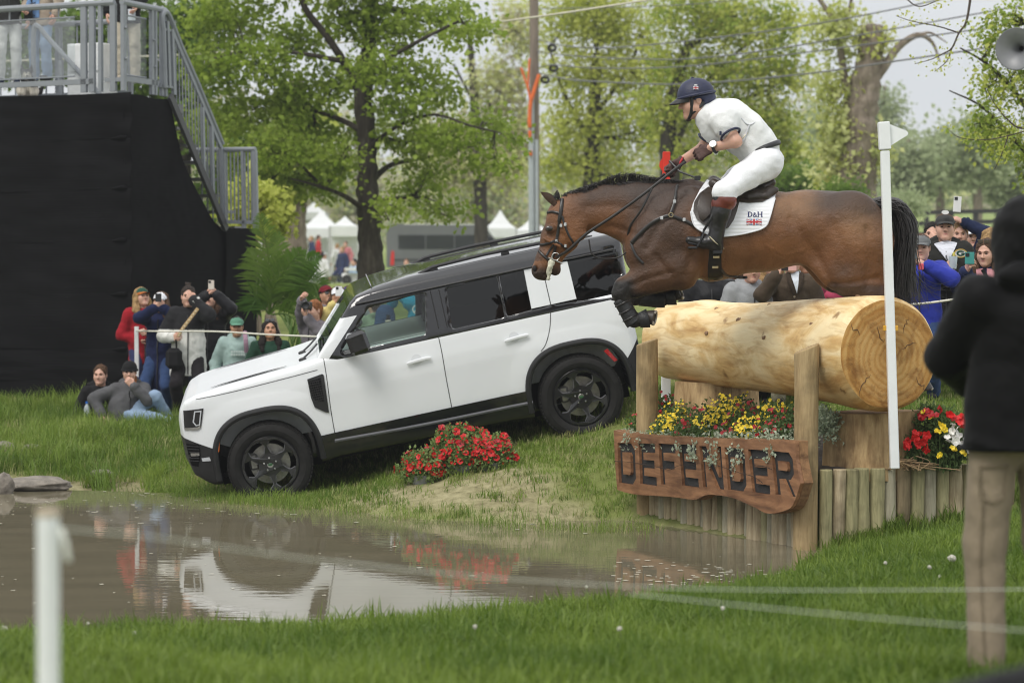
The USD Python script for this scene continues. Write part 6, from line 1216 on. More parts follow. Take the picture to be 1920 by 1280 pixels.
def hand_mesh(curl,h=.0038):
 """left hand: wrist at the origin, fingers along +y, palm facing -z, thumb on the +x side"""
 f=Field((-.065,-.05,-.11),(.095,.205,.035),h)
 for x,x2 in((-.024,-.031),(-.008,-.011),(.008,.010),(.022,.030)):f.cap((x,.005,0),(x2,.082,0),.0155,.0125,.012)
 f.cap((0,-.045,0),(0,.01,0),.024,.023,.015,flat=((1,0,0),1.18))
 for i,(x,L)in enumerate(((.031,.072),(.011,.080),(-.010,.074),(-.030,.058))):
  p=np.array([x,.086-.006*(i==3),.0]);ang=0;r=.0098-.0008*(i==3)
  for k,(fr,bend)in enumerate(((.45,55),(.31,75),(.26,45))):
   ang+=math.radians(bend*curl);q=p+L*fr*np.array([.06*(1.5-i)*(1-curl),math.cos(ang),-math.sin(ang)]);f.cap(p,q,r,r*.92,.003);p=q;r*=.92
 c=curl;f.chain([(.022,.018,-.006),(.050,.042,-.014-.012*c),(.056-.012*c,.072,-.022-.026*c),(.050-.03*c,.094-.01*c,-.026-.034*c)],[.016,.0125,.0105,.0088],.006)
 return f.mesh()
HANDS={k:hand_mesh(c)for k,c in(('relaxed',.32),('hold',.72),('fist',1.0))}
def hand_at(kind,left,wrist,direction,palm,s):
 v,q=HANDS[kind]
 if not left:v,q=flip((v*[-1,1,1],q))
 y=unit(direction);z=-np.asarray(palm,float);z=unit(z-y*np.dot(z,y));x=np.cross(y,z)
 return xf((v,q),np.stack([x,y,z],1),wrist,s)
SKIN={'fair':M('skin_fair',(.52,.30,.22),.5,.08,30,sss=.05),'tan':M('skin_tan',(.40,.21,.13),.5,.08,30,sss=.05),'brown':M('skin_brown',(.26,.125,.07),.5,.08,30,sss=.05)}
HAIRM={k:M('hair_'+k,c,.6,.6,40,bump=1.0,bscale=160,stretch=(1,1,.2),spec=.2)for k,c in(('brown',(.075,.04,.022)),('dark',(.012,.009,.008)),('blonde',(.30,.19,.085)),('ginger',(.22,.085,.03)),('greybrown',(.028,.02,.016)))}
EYEW=M('eye_dark',(.03,.02,.015),.15,.1);LIP=M('lips',(.36,.13,.11),.45,.1)
def cloth(name,c,rough=.85,var=.14,bump=.35,sheen=.04):return M('cloth_'+name,c,rough,var,9,bump=bump,bscale=140,sheen=sheen,spec=.1)
def ik(S,W,la,lb,hint):
 d=W-S;L=min(np.linalg.norm(d),(la+lb)*.995);W=S+unit(d)*L;a=(la*la-lb*lb+L*L)/(2*L);hgt=math.sqrt(max(la*la-a*a,0))
 n=np.asarray(hint,float);n=n-unit(d)*np.dot(n,unit(d));return S+unit(d)*a+unit(n)*hgt,W
def ypr(yaw,pitch=0,roll=0):
 """columns (right of view x, forward, up); yaw 0 faces the camera, positive turns to image right; pitch up positive"""
 f=np.array([math.sin(yaw)*math.cos(pitch),-math.cos(yaw)*math.cos(pitch),math.sin(pitch)]);R=frame(f)
 if roll:R=np.stack([R[:,0]*math.cos(roll)+R[:,2]*math.sin(roll),R[:,1],R[:,2]*math.cos(roll)-R[:,0]*math.sin(roll)],1)
 return R
def put_head(t,c,R,s,skin,hair=None,hairm=None,cap=None,capm=None,brimm=None,glasses=None,capback=False,face=True):
 """face details, hair and headwear as parts; the head itself belongs to the body mesh"""
 X=lambda m:xf(m,R,c,s)
 if face:
  for k in(-1,1):
   t.add('eye',X(ell((k*.031,.083,.003),(.0135,.010,.0068),1)),EYEW,smooth=True)
   t.add('eyebrow',X(tube([(k*.016,.096,.021),(k*.032,.094,.027),(k*.048,.080,.022)],.0042,5)),HAIRM[hairm or 'brown'],smooth=True)
  t.add('lips',X(ell((0,.0935,-.066),(.021,.0055,.0085),1)),LIP,smooth=True)
 if hair:t.add('hair',X(HAIR[hair]),HAIRM[hairm or 'brown'],smooth=True)
 if cap:
  d={'cap':CAP,'beanie':BEANIE}[cap];p=t.add(cap,X(cat(d,flip(d))if False else d),capm,smooth=True)
  if cap=='cap':t.add('brim',X(xf(BRIM,rotz(math.pi))if capback else BRIM),brimm or capm,parent=p,smooth=True);t.add('button',X(ell((0,-.014,.130),(.008,.008,.005),1)),capm,parent=p)
  else:t.add('rim',X(tube([(.094*math.cos(a),-.014+.112*math.sin(a),.022)for a in np.linspace(0,6.284,25)],.014,6,flat=((1,0,0),.8))),capm,parent=p,smooth=True)
 if glasses:
  m=M('glasses_dark',(.02,.02,.022),.1,.1,coat=1.0);z,y=(.005,.106)if glasses=='on' else(.115,.062)
  for k in(-1,1):t.add('sunglass_lens',X(xf(rbox((.050,.006,.036),.003),None,(k*.032,y,z))),m)
def person(label,D,head,yaw=0,hyaw=None,hpitch=0,hroll=0,s=1.0,skin='fair',hair='short',hairm='brown',cap=None,capm=None,brimm=None,glasses=None,capback=False,top=None,topm=None,legm=None,shoem=None,hem=.10,puff=1.0,R=None,L=None,lean=(0,0),pose='stand',ground=None,hood=None,group=None,face=True,head_m=False,legs=True,hips=None,knees=None,feet=None,elbows=None,res=.018,collar=True,zip_=True,wr=1.0):
 """R, L: (u, v, towards the camera in metres, hand kind, palm direction hint) of each wrist in the photograph"""
 c=P(head[0],head[1],D);hy=yaw if hyaw is None else hyaw;Rb,Rh=ypr(math.radians(yaw)),ypr(math.radians(hy),math.radians(hpitch),math.radians(hroll))
 rt,fw=Rb[:,0],Rb[:,1]
 neck=c+Rh[:,2]*-.155*s-fw*.03*s;chest=neck-UP*.16*s;lx,ly=lean
 hip=P(hips[0],hips[1],D+hips[2])if hips else neck+(rt*lx+fw*ly)-UP*.53*s
 SH={'R':neck+rt*.17*s-UP*.055*s,'L':neck-rt*.17*s-UP*.055*s}
 HP={'R':hip+rt*.085*s,'L':hip-rt*.085*s}
 g0=gz(hip[0],hip[1])if ground is None else ground
 arms,legs_={},{}
 for k,a in(('R',R),('L',L)):
  sd=1 if k=='R' else-1
  if a is None:W=SH[k]-UP*.50*s+rt*sd*.10*s+fw*.06*s;kind,palm='relaxed',-rt*sd
  else:W=P(a[0],a[1],D-a[2]);kind=a[3]if len(a)>3 else 'hold';palm=np.array(a[4])if len(a)>4 else-rt*sd*.6+fw*.3
  hint=(rt*sd*.7-UP*1.0-fw*.35)if not(elbows and k in elbows)else np.array(elbows[k])
  E,W=ik(SH[k],W,.285*s,.255*s,hint);arms[k]=(SH[k],E,W,kind,palm)
 for k in 'RL':
  sd=1 if k=='R' else-1
  if feet:A=P(*feet[k]);
  else:A=np.array([HP[k][0],HP[k][1],0])+rt*sd*.03+fw*.02;A[2]=g0+.075*s
  if pose=='kneel':A=A-fw*.35;A[2]=g0+.07
  K,A=ik(HP[k],A,.43*s,.42*s,fw+rt*sd*.15 if not knees else np.array(knees));legs_[k]=(HP[k],K,A)
 t=Thing('person',label,'person',(hip[0],hip[1],g0),group=group)
 # continuous body
 lo=np.min([neck,hip]+[x for a in arms.values()for x in a[:3]]+[x for l in legs_.values()for x in l],0)-.16;hi=np.max([neck,hip]+[x for a in arms.values()for x in a[:3]]+[x for l in legs_.values()for x in l],0)+.16
 f=Field(lo,hi,.024);f.cap(neck+UP*.05*s,neck-UP*.06*s,.052*s,.06*s,.03);f.cap(chest,hip,.10*s,.105*s,.05,flat=(rt,1.3));f.cap(SH['R'],SH['L'],.055*s,.055*s,.04)
 for a in arms.values():f.chain(a[:3],[.046*s,.038*s,.028*s],.025)
 for l in legs_.values():f.chain(l,[.075*s,.05*s,.036*s],.03)
 parts=[f.mesh(),xf(HEAD_M if head_m else HEAD,Rh,c,s)]
 for k,a in arms.items():parts.append(hand_at(a[3],k=='L',a[2],unit(a[2]-a[1]),a[4],s))
 t.add('body',cat(*parts),SKIN[skin],smooth=True)
 put_head(t,c,Rh,s,skin,hair,hairm,cap,capm,brimm,glasses,capback,face)
 # upper garment
 lo=np.min([neck,hip-UP*(hem+.05)]+[x for a in arms.values()for x in a[:3]],0)-.20;hi=np.max([neck]+[x for a in arms.values()for x in a[:3]],0)+.18
 f=Field(lo,hi,res);pf=puff
 f.cap(neck-UP*.13*s,hip+UP*.10*s,.128*s*pf,.125*s*pf,.05,flat=(rt,1.30));f.cap(hip+UP*.12*s,hip-UP*(hem+.12)*s,.132*s*pf,(.156+.03*min(hem,.4))*s*pf,.05,flat=(rt,1.25));f.cap(SH['R']+UP*.0,SH['L'],.072*s*pf,.072*s*pf,.05)
 if pose!='sit':f.v=np.maximum(f.v,(hip[2]-hem*s-f.ax[2])[None,None,:]+.012*np.sin(9*f.ax[0])[:,None,None]).astype(np.float32)
 for a in arms.values():f.chain([a[0],a[1],a[2]-unit(a[2]-a[1])*.02],[.078*s*pf,.068*s*pf,.058*s*pf],.03)
 if collar:f.chain([neck+.062*s*(math.cos(q)*rt+math.sin(q)*fw)+UP*(.005+.02*-math.sin(q))*s for q in np.linspace(0,6.28,13)],[.026*s]*13,.02)
 if hood:f.chain([neck-fw*(.07+.03*abs(q))*s+rt*q*.12*s+UP*.03*s for q in(-1,-.5,0,.5,1)],[.03*s,.05*s,.055*s,.05*s,.03*s],.03)
 j=rumple(f.mesh(),.016*wr,8,int(head[0]));j=rumple(j,.009*wr,22,int(head[1]));jp=t.add(top or 'jacket',j,topm,smooth=True)
 if zip_:
  jv=VF(j)[0]-neck;side=np.abs(jv@rt)<.025;zz=np.linspace(-.06,-.50-hem,14)*s;pts=[]
  for z in zz:
   m=side&(np.abs(jv[:,2]-z)<.03)
   if m.any():pts.append(neck+fw*((jv[m]@fw).max()+.003)+UP*z)
  if len(pts)>4:t.add('zip',tube(spline(pts,24),.0075,5),M('zip_dark',(.02,.02,.022),.5),parent=jp)
  for k,a in arms.items():d_=unit(a[2]-a[1]);t.add('cuff',tube([a[2]-d_*.045,a[2]-d_*.018],.062*s*pf,12),topm,parent=jp,smooth=40)
 if legs:
  lo=np.min([x for l in legs_.values()for x in l]+[hip],0)-.16;hi=np.max([x for l in legs_.values()for x in l]+[hip],0)+.17
  f=Field(lo,hi,res);f.cap(hip+UP*.06*s,hip-UP*.02*s,.115*s,.12*s,.04,flat=(rt,1.22))
  for l in legs_.values():f.chain(l,[.095*s,.076*s,.066*s],.025)
  tm=rumple(rumple(f.mesh(),.016*wr,8,3),.008*wr,24,5);t.add('trousers',tm,legm,smooth=True)
  for k,l in legs_.items():
   d=fw if not feet else unit(np.cross(rt,l[2]-l[1])*np.sign(np.dot(np.cross(rt,l[2]-l[1]),fw)+1e-9))
   if feet:d=unit(d*.6+UP*.8)
   f=Field(l[2]-.24,l[2]+.24,.012);f.cap(l[2]-UP*.03*s-d*.03,l[2]+d*.14*s-UP*.045*s,.04*s,.034*s,.02);f.cap(l[2]+UP*.02,l[2]-UP*.03,.04*s,.045*s,.02);t.add('shoe',f.mesh(),shoem or cloth('shoe_dark',(.02,.02,.022)),smooth=True)
 t.info=dict(neck=neck,chest=chest,hip=hip,rt=rt,fw=fw,arms=arms,jp=jp,head=c,Rh=Rh,s=s,surf=j,legs=tm if legs else None)
 return t
def front_patch(t,u,v,w,hgt,mat,name,D,off=.004,poly=None,parent=None):
 """a flat badge laid on the near surface of the garment at a pixel"""
 vv=VF(t.info['surf'])[0];q=P(u,v,D);d=vv-q;m=np.hypot(d[:,0],d[:,2])<max(w,.05);y=vv[m,1].min()if m.any()else q[1]-.15
 poly=poly or shapely.box(-w/2,-hgt/2,w/2,hgt/2);q=P(u,v,y-off)
 return t.add(name,prism(poly,.004,q,(1,0,0),(0,0,1),(0,-1,0)),mat,parent=parent or t.info['jp'])
def drape(t,name,poly,mat,D,off=.006,c=(0,0),size=.02):
 """a polygon (metres, about pixel c) laid over the near side of the garment"""
 o=P(c[0],c[1],D);jv=VF(t.info['surf'])[0];vv,ff=trimesh.creation.triangulate_polygon(poly,engine='earcut');v3,f3=trimesh.remesh.subdivide_to_size(np.c_[vv,0*vv[:,0]],ff,size);v3,f3=np.asarray(v3),np.asarray(f3)
 x,z=v3[:,0]+o[0],v3[:,1]+o[2];y=np.array([np.min(np.where(np.hypot(jv[:,0]-a,jv[:,2]-b)<.022,jv[:,1],99))for a,b in zip(x,z)]);y=np.where(y>90,np.median(y[y<90])if(y<90).any()else D-.15,y);y=np.convolve(y,[1],'same')
 m=(np.c_[x,y-off,z],f3[:,::-1]);return t.add(name,cat(m,flip(xf(m,t=(0,.002,0)))),mat,parent=t.info['jp'],smooth=True)
def phone(label,u,v,D,w,h,mat,yaw=0,roll=0,group=None,camm=None):
 c=P(u,v,D);R=rotz(math.radians(yaw))@roty(math.radians(roll));t=Thing('phone',label,'phone',c,group=group)
 t.add('case',xf(rbox((w,.010,h),.003),R,c),mat,smooth=False)
 k=camm or M('phone_camera',(.02,.02,.022),.2);t.add('camera_bump',xf(rbox((w*.42,.004,w*.42),.001),R,c+R@np.array([-w*.22,-.007,h*.5-w*.28])),k);t.add('screen',xf(rbox((w*.92,.002,h*.94)),R,c+R@np.array([0,.0065,0])),M('phone_screen',(.02,.02,.025),.1,coat=1.0));return t
# ================================================================== horse and rider
HD=19.15
def H(u,v,dy=0.0):return P(u,v,HD)+np.array([0,dy,0])
HS=px(HD)
def horse_field():
 lo,hi=np.array([H(985,0)[0],HD-.52,H(0,745)[2]]),np.array([H(1770,0)[0],HD+.52,H(0,320)[2]])
 f=Field(lo,hi,.0135);Y=(0,1,0)
 def cp_(a,b,ra,rb,k=.05,w=1.0,dy=(0,0)):f.cap(H(a[0],a[1],dy[0]),H(b[0],b[1],dy[1]),ra*HS,rb*HS,k,flat=(Y,w))
 # trunk
 cp_((1255,437),(1330,440),82,84,0,.86);cp_((1330,440),(1430,433),84,74,.06,.92);cp_((1430,433),(1520,428),72,66,.06,.95);cp_((1520,420),(1590,424),60,62,.06,1.05)
 cp_((1290,365),(1250,400),28,50,.07,.7);cp_((1300,372),(1420,392),30,34,.06,.9);cp_((1500,398),(1560,402),35,37,.06,1.25);cp_((1560,402),(1625,412),35,30,.06,1.15)
 # breast and shoulders
 cp_((1222,455),(1240,480),50,50,.06,.95)
 for s in(-1,1):
  cp_((1290,385),(1222,470),34,46,.06,.62,(s*.16,s*.15));cp_((1222,470),(1275,505),46,38,.06,.6,(s*.15,s*.15))
  # haunch, thigh
  cp_((1590,415),(1600,455),56,62,.06,.62,(s*.15,s*.15));cp_((1600,460),(1590,505),62,50,.05,.55,(s*.17,s*.17));cp_((1625,440),(1628,500),38,32,.05,.6,(s*.14,s*.15))
  o=.012*s
  # gaskin, hock, cannon, fetlock, hoof
  zz=s*.14;g=(0,0)if s<0 else(6,-2)
  q=lambda u,v,d=0:H(u+g[0],v+g[1],zz+d)
  f.chain([q(1592,515),q(1626,552),q(1690,596)],[42*HS,27*HS,15*HS],.035,flat=(Y,.8));f.chain([q(1622,520),q(1650,556),q(1694,594)],[26*HS,20*HS,11*HS],.03,flat=(Y,.7))
  f.chain([q(1692,597),q(1706,650),q(1712,688)],[15*HS,11*HS,13.5*HS],.02);f.chain([q(1712,688),q(1724,712)],[11*HS,11*HS],.015)
 for s in(-1,1):cp_((1505,450),(1556,500),34,32,.06,.5,(s*.13,s*.15))
 # neck
 cp_((1245,405),(1195,395),62,50,.06,.62);cp_((1195,395),(1140,392),50,42,.05,.55);cp_((1140,392),(1083,396),41,34,.05,.55);cp_((1215,430),(1180,418),46,34,.06,.62)
 # head
 cp_((1080,398),(1062,408),34,34,.04,.68);cp_((1072,425),(1062,445),31,27,.03,.66);cp_((1056,402),(1040,446),27,23,.03,.70);cp_((1040,446),(1023,488),25,17,.03,.66);cp_((1060,445),(1036,492),22,14,.03,.6)
 cp_((1023,486),(1014,504),18,16,.03,.9);f.ell(H(1013,508),(16*HS,.065,17*HS),.02);cp_((1036,494),(1041,506),12,11,.02,.9);f.ell(H(1021,519),(11*HS,.05,7*HS),.012)
 for s in(-1,1):
  f.ell(H(1031,429,s*.088),(11*HS,.022,8.5*HS),.014);f.ell(H(1078,432,s*.08),(24*HS,.02,27*HS),.03);f.cut(H(1003,503,s*.052),(5.5*HS,.022,6.5*HS),.008);f.cap(H(1020,447,s*.085),H(1050,462,s*.088),.014,.010,.02)
  # muscles and veins of the face
  # forelegs: near (s=-1) folded under, far swung back
 q=lambda u,v:H(u,v,-.16)
 f.chain([q(1270,500),q(1225,512),q(1172,535)],[38*HS,30*HS,17.5*HS],.045,flat=(Y,.85));f.chain([q(1244,524),q(1190,545)],[20*HS,14*HS],.03)
 f.chain([q(1167,538),q(1163,550),q(1170,572),q(1186,600)],[18.5*HS,17.5*HS,12.5*HS,13.5*HS],.018);f.chain([q(1188,602),q(1207,596)],[12*HS,12.5*HS],.012)
 q=lambda u,v:H(u,v,.17)
 f.chain([q(1270,505),q(1235,520),q(1195,546)],[36*HS,28*HS,16*HS],.045,flat=(Y,.85));f.chain([q(1195,546),q(1192,556),q(1215,560),q(1246,561)],[17*HS,16*HS,11.5*HS,13*HS],.018);f.chain([q(1248,561),q(1262,554)],[11.5*HS,12*HS],.012)
 return f
HF=horse_field()
_neg=HF.v<0;_j=np.argmax(_neg,1);_has=_neg.any(1);_I,_K=np.meshgrid(np.arange(HF.n[0]),np.arange(HF.n[2]),indexing='ij');_jm=np.maximum(_j-1,0)
_a,_b=HF.v[_I,_jm,_K],HF.v[_I,_j,_K];_ys=HF.ax[1][_jm]+HF.h*np.clip(_a/np.maximum(_a-_b,1e-6),0,1)
_ys=np.where(_has,_ys,np.nan)
# fill empty columns with the mid plane so that interpolation near the outline stays sane
from scipy.ndimage import distance_transform_edt as _edt
_ix=_edt(~_has,return_distances=False,return_indices=True);_ys=np.where(_has,_ys,_ys[_ix[0],_ix[1]])
HY=RegularGridInterpolator((HF.ax[0],HF.ax[2]),_ys,bounds_error=False,fill_value=HD)
def on_horse(pts,off=.006):
 """pixels of the photograph laid on the near side of the horse"""
 out=[]
 for u,v in np.asarray(pts,float):
  q=H(u,v)
  for _ in range(3):
   y=float(HY((q[0],q[2])));q=P(u,v,y)
  out.append(P(u,v,y-off))
 return np.array(out)
def strap_tube(pts,w,n=40,off=.006,th=.35):
 p=on_horse(spline(pts,n),off);
 k=np.ones(5)/5;pad=np.pad(p[:,1],2,mode='edge');p[:,1]=np.convolve(pad,k,'valid');return tube(p,w/2,6,flat=((0,1,0),th))
def strap(pts,wpx,n=40,off=.006):return strap_tube(pts,wpx*HS,n,off)
def horse_patch(poly_px,off,size=.03,th=.0):
 P2=Polygon(poly_px);vv,ff=trimesh.creation.triangulate_polygon(P2,engine='earcut');v3,f3=trimesh.remesh.subdivide_to_size(np.c_[vv,0*vv[:,0]],ff,size/HS);v3,f3=np.asarray(v3),np.asarray(f3)
 m=on_horse(v3[:,:2],off);t=trimesh.Trimesh(m,f3,process=False)
 if np.mean(t.face_normals[:,1])>0:f3=f3[:,::-1]
 if th:
  ring=np.array(P2.exterior.segmentize(size/HS).coords)[:-1];r=len(ring);a=on_horse(ring,off);b=a+[0,th,0];k=np.arange(r);kk=(k+1)%r;w=(np.vstack([a,b]),np.vstack([np.stack([k,kk,r+kk],1),np.stack([k,r+kk,r+k],1)]));return cat((m,f3),w)
 return m,f3
def build_horse():
 v,q=HF.mesh()
 # muscle grooves and veins
 pu=np.array([pix(p)for p in v]);vn=meshkit.arrays((v,q),True)[2];dsp=.006*(meshkit.fbm(v*[7,7,5],3,12)-.5)
 for pts,dep,w in(([(1290,362),(1240,415),(1212,465)],.016,8),([(1305,420),(1303,470),(1285,515)],.014,8),([(1318,440),(1322,500),(1312,528)],.016,7),([(1100,430),(1150,425),(1200,442)],.012,7),([(1100,388),(1160,385),(1235,402)],.008,8),([(1485,410),(1512,455),(1526,486)],.016,11),([(1530,470),(1548,510),(1568,548)],.014,8),([(1626,430),(1632,480),(1626,535)],.014,8),([(1556,533),(1600,530),(1645,521)],.016,5),([(1056,440),(1072,466),(1090,452)],.010,4),([(1022,452),(1050,466)],-.006,3.5),([(1262,510),(1215,522),(1182,536)],.012,5),([(1560,420),(1582,470),(1580,510)],.008,10),([(1230,480),(1245,500),(1262,522)],.012,6),([(1440,462),(1470,478),(1505,470)],-.004,3),([(1440,462),(1452,480),(1480,490)],-.004,3),([(1400,420),(1404,470),(1395,505)],.004,7),([(1425,420),(1430,470),(1422,500)],.004,7),([(1450,415),(1456,460),(1450,492)],.004,7),([(1012,470),(1024,476),(1036,470)],-.004,2.5)):
  ln=LineString(pts);d=shapely.distance(ln,shapely.points(pu));dsp=dsp-dep*np.exp(-(d/w)**2)
 v=v+vn*dsp[:,None]
 # coat colours, on the animal itself: bay with black points
 n=len(v)
 U,Vv=pu[:,0],pu[:,1];nz=meshkit.fbm(v*3.5,4,2);nf=meshkit.fbm(v*16,3,6)
 bay=np.array([.155,.066,.026]);dk=np.array([.030,.017,.011]);blk=np.array([.010,.008,.007]);red=np.array([.20,.082,.030])
 w=np.clip((nz-.42)*3.2,0,1)[:,None];col=bay*(1-w)+red*w
 def mixin(c,a):
  nonlocal col;a=np.clip(a,0,1)[:,None];col=col*(1-a)+c*a
 ss=lambda x,a,b:np.clip((x-a)/(b-a),0,1)**2*(3-2*np.clip((x-a)/(b-a),0,1))
 # dark shoulder, crest and back
 crest=np.interp(U,[1000,1060,1130,1200,1290,1450,1545,1640],[380,372,350,345,345,370,368,385])
 mixin(dk,.85*ss(-(Vv-crest),-62,-8)*ss(U,1050,1110)*(.6+.8*nz)*(1-.75*ss(U,1440,1480)*(1-ss(U,1490,1540))))
 mixin(dk,.75*ss(U,1140,1200)*ss(-U,-1330,-1270)*(.55+.9*nz));mixin(dk,.55*np.exp(-((U-1580)/42)**2-((Vv-508)/26)**2)+.5*np.exp(-((U-1545)/55)**2-((Vv-382)/18)**2))
 mixin(np.array([.27,.15,.07]),.45*np.exp(-((U-1610)/40)**2-((Vv-425)/35)**2)+.45*ss(U,1420,1470)*ss(-U,-1560,-1500)*ss(-Vv,-430,-390)+.5*np.exp(-((U-1420)/90)**2-((Vv-515)/12)**2))
 # legs, muzzle
 mixin(blk,ss(-(U),-1200,-1178)*ss(Vv,512,532)*(U>1120));mixin(blk,ss(Vv,540,556)*(U<1300)*(U>1130));mixin(dk,.85*ss(Vv,524,540)*(U>1550));mixin(blk,ss(Vv,575,595)*(U>1560));mixin(blk,.9*ss(Vv,488,512)*(U<1062));mixin(dk,.7*ss(-U,-1030,-1008)*(Vv<490)*(Vv>425));mixin(dk,.8*np.exp(-((U-1028)/13)**2-((Vv-428)/10)**2))
 mixin(red*1.15,.5*np.exp(-((U-1064)/22)**2-((Vv-445)/40)**2))
 col=np.clip(col*(.8+.4*nf)[:,None],.004,.6)
 coat=raw('horse_coat',{'a':('attribute',{'attribute':'coat'}),'g':('geometry',{}),'n':('noise_texture',{'scale':32.0,'detail':8.0,'roughness':.7}),'n2':('noise_texture',{'scale':7.0,'detail':3.0}),'ad':('math',{'math_type':'add'}),'b':('bump',{'strength':.8,'distance':.014}),'p':('principled_bsdf',{'roughness':.43,'specular_ior_level':.4})},[('a.color','p.base_color'),('g.position','n.vector'),('g.position','n2.vector'),('n.fac','ad.value1'),('n2.fac','ad.value2'),('ad.value','b.height'),('b.normal','p.normal')],'p.BSDF')
 black=M('leather_black',(.014,.012,.011),.35,.2,20);lea=M('leather_brown',(.032,.022,.016),.38,.3,12,bump=.2,bscale=90);hairm=M('mane_hair',(.014,.011,.010),.4,.4,60,bump=.5,bscale=300);hoofm=M('hoof',(.035,.028,.022),.4,.4,30);brass=M('tack_brass',(.45,.36,.2),.3,metal=1.0);silver=M('tack_silver',(.6,.6,.58),.2,metal=1.0);boot=M('boot_neoprene',(.013,.013,.014),.5,.3,18,bump=.5,bscale=60);eye=M('horse_eye',(.01,.006,.004),.05,coat=1)
 hz=gz(*H(1430,0)[:2]);t=Thing('horse','bay horse with black mane and tail leaping over the big log','horse',(H(1430,0)[0],HD,hz))
 t.add('body',(v,q),coat,smooth=True,pv={'coat':col})
 # ears: hollow pointed leaves
 for s in(-1,1):
  b,tip=H(1042,386,s*.055),H(1013+8*(s>0),361-1*(s>0),s*.085);ax=unit(tip-b);sd=unit(np.cross(ax,(0,1,0)))
  def f(u,w,b=b,tip=tip,ax=ax,s=s):
   wd=.034*np.sin(np.clip(w*.86+.14,0,1)*math.pi)**.8+.002;a=(u-.5)*3.6
   return b+np.outer(w,tip-b)+(np.sin(a)*wd)[:,None]*np.array([.35,.0,.75])*.9+((1-np.cos(a))*wd*.45)[:,None]*np.array([.6,-s*.4,.3])
  m=sheet(f,9,9);t.add('ear',cat(m,flip(xf(m,t=(.003,0,-.003)))),coat,smooth=True,pv={'coat':np.tile([.05,.024,.012],(2*len(m[0]),1))})
  t.add('eye',ell(H(1029.5,429,s*.1045),(6.5*HS,.010,5*HS),2),eye,smooth=True)
  t.add('nostril',ell(H(1002,503,s*.045),(4.2*HS,.012,5.5*HS),2),M('nostril_dark',(.008,.005,.005),.7))
  # hair: mane and tail as many thin tapering locks
 g=np.random.default_rng(77);locks=[]
 cr=spline([(1055,372),(1090,360),(1130,350),(1170,344),(1210,343),(1250,343),(1275,345)],200)
 for i in range(620):
  k=g.integers(200);u,vv=cr[k];x=k/199;L=(9+16*math.exp(-((x-.48)/.16)**2)+7*g.uniform())*(.7 if x>.75 else 1);a=g.normal(-.25,.35)+.5*(x-.5);dy=g.normal(0,.012)
  p0=H(u,vv+4,dy);p1=H(u+L*.45*math.sin(a)+3,vv-L*.55,dy+g.normal(0,.02));p2=H(u+L*1.0*math.sin(a)+13*(.4+g.uniform()),vv-L*.80*math.cos(a)+3,dy+g.normal(0,.05));locks.append(tube(spline([p0,p1,p2],6),np.linspace(.0048,.0008,6),3))
 for i in range(260):
  k=g.integers(200);u,vv=cr[k];locks.append(tube(spline([H(u,vv+3,0),H(u+5,vv-3,-.03),H(u+16,vv+4+g.uniform(0,5),-.055)],5),np.linspace(.005,.001,5),3))
 for i in range(40):a=g.normal(0,.4);locks.append(tube(spline([H(1050,376,g.normal(0,.02)),H(1046-4*g.uniform(),366+4*g.normal(),g.normal(0,.03)),H(1040-6*g.uniform(),372+12*g.uniform(),g.normal(0,.04))],5),np.linspace(.005,.001,5),3))
 t.add('mane',cat(*locks),hairm,kind='stuff',smooth=True)
 locks=[tube(spline([H(1636,388),H(1655,382),H(1680,386),H(1694,402)],12),np.array([16,15,14,14,14,14,14,15,15,14,12,10])*HS,8)]
 for i in range(950):
  o=g.normal(size=2)*[6,5];w=g.normal(0,.045);sp=g.normal(0,1);e=g.uniform(.55,1.0)if g.uniform()<.8 else 1.08
  P4=[(1650+o[0],384+o[1]*.7),(1684+o[0]+2*sp,392+o[1]),(1700+o[0]+5*sp,430),(1694+9*sp,490),(1690+13*sp+g.normal(0,4),545),(1700+14*sp+g.normal(0,8),575+14*g.normal())]
  pts=spline([H(a,b,w*(1+.5*k))for k,(a,b)in enumerate(P4)],16)[:max(5,int(16*min(e,1)))];locks.append(tube(pts,np.linspace(.0058,.001,len(pts)),3))
 for i in range(26):
  e=g.normal(size=2);locks.append(tube(spline([H(1700,440,g.normal(0,.04)),H(1702+6*e[0],500,g.normal(0,.05)),H(1722+16*e[0],545+6*e[1],0),H(1740+30*e[0],560+18*e[1],0)],10),np.linspace(.003,.0008,10),3))
 t.add('tail',cat(*locks),hairm,kind='stuff',smooth=True)
 # hooves and shoes
 def hoof(c,d,name='hoof'):
  R=np.stack([unit(np.cross(d,(0,1.0,.001))),np.cross(unit(d),unit(np.cross(d,(0,1.0,.001)))),unit(d)],1)
  h_=t.add(name,lathe([(.012,-.055),(.040,-.050),(.060,.028),(.058,.034),(.045,.032),(.02,.022),(.0,.02)],18,R,c),hoofm,smooth=30);a=np.linspace(.7,5.6,20);t.add('horseshoe',xf(tube(np.c_[.052*np.cos(a+1.57),.052*np.sin(a+1.57),np.full(20,.036)],.009,6),R,c),M('shoe_steel',(.40,.36,.30),.45,.3,40,metal=.5),parent=h_)
 hoof(H(1217,594,-.16),unit(np.array([.9,-.25,-.18])));hoof(H(1271,551,.17),unit(np.array([.85,-.2,.35])));hoof(H(1728,722,-.14),unit(np.array([.3,0,-1])));hoof(H(1734,720,.14),unit(np.array([.3,0,-1])))
 # leg boots (worn by the horse)
 def wrap(pts,rs,lab=None):
  p=spline(pts,14);r=np.interp(np.linspace(0,1,14),np.linspace(0,1,len(rs)),rs);m=rumple(tube(p,r,16),.004,40,4);return t.add('leg_boot',m,boot,smooth=True)
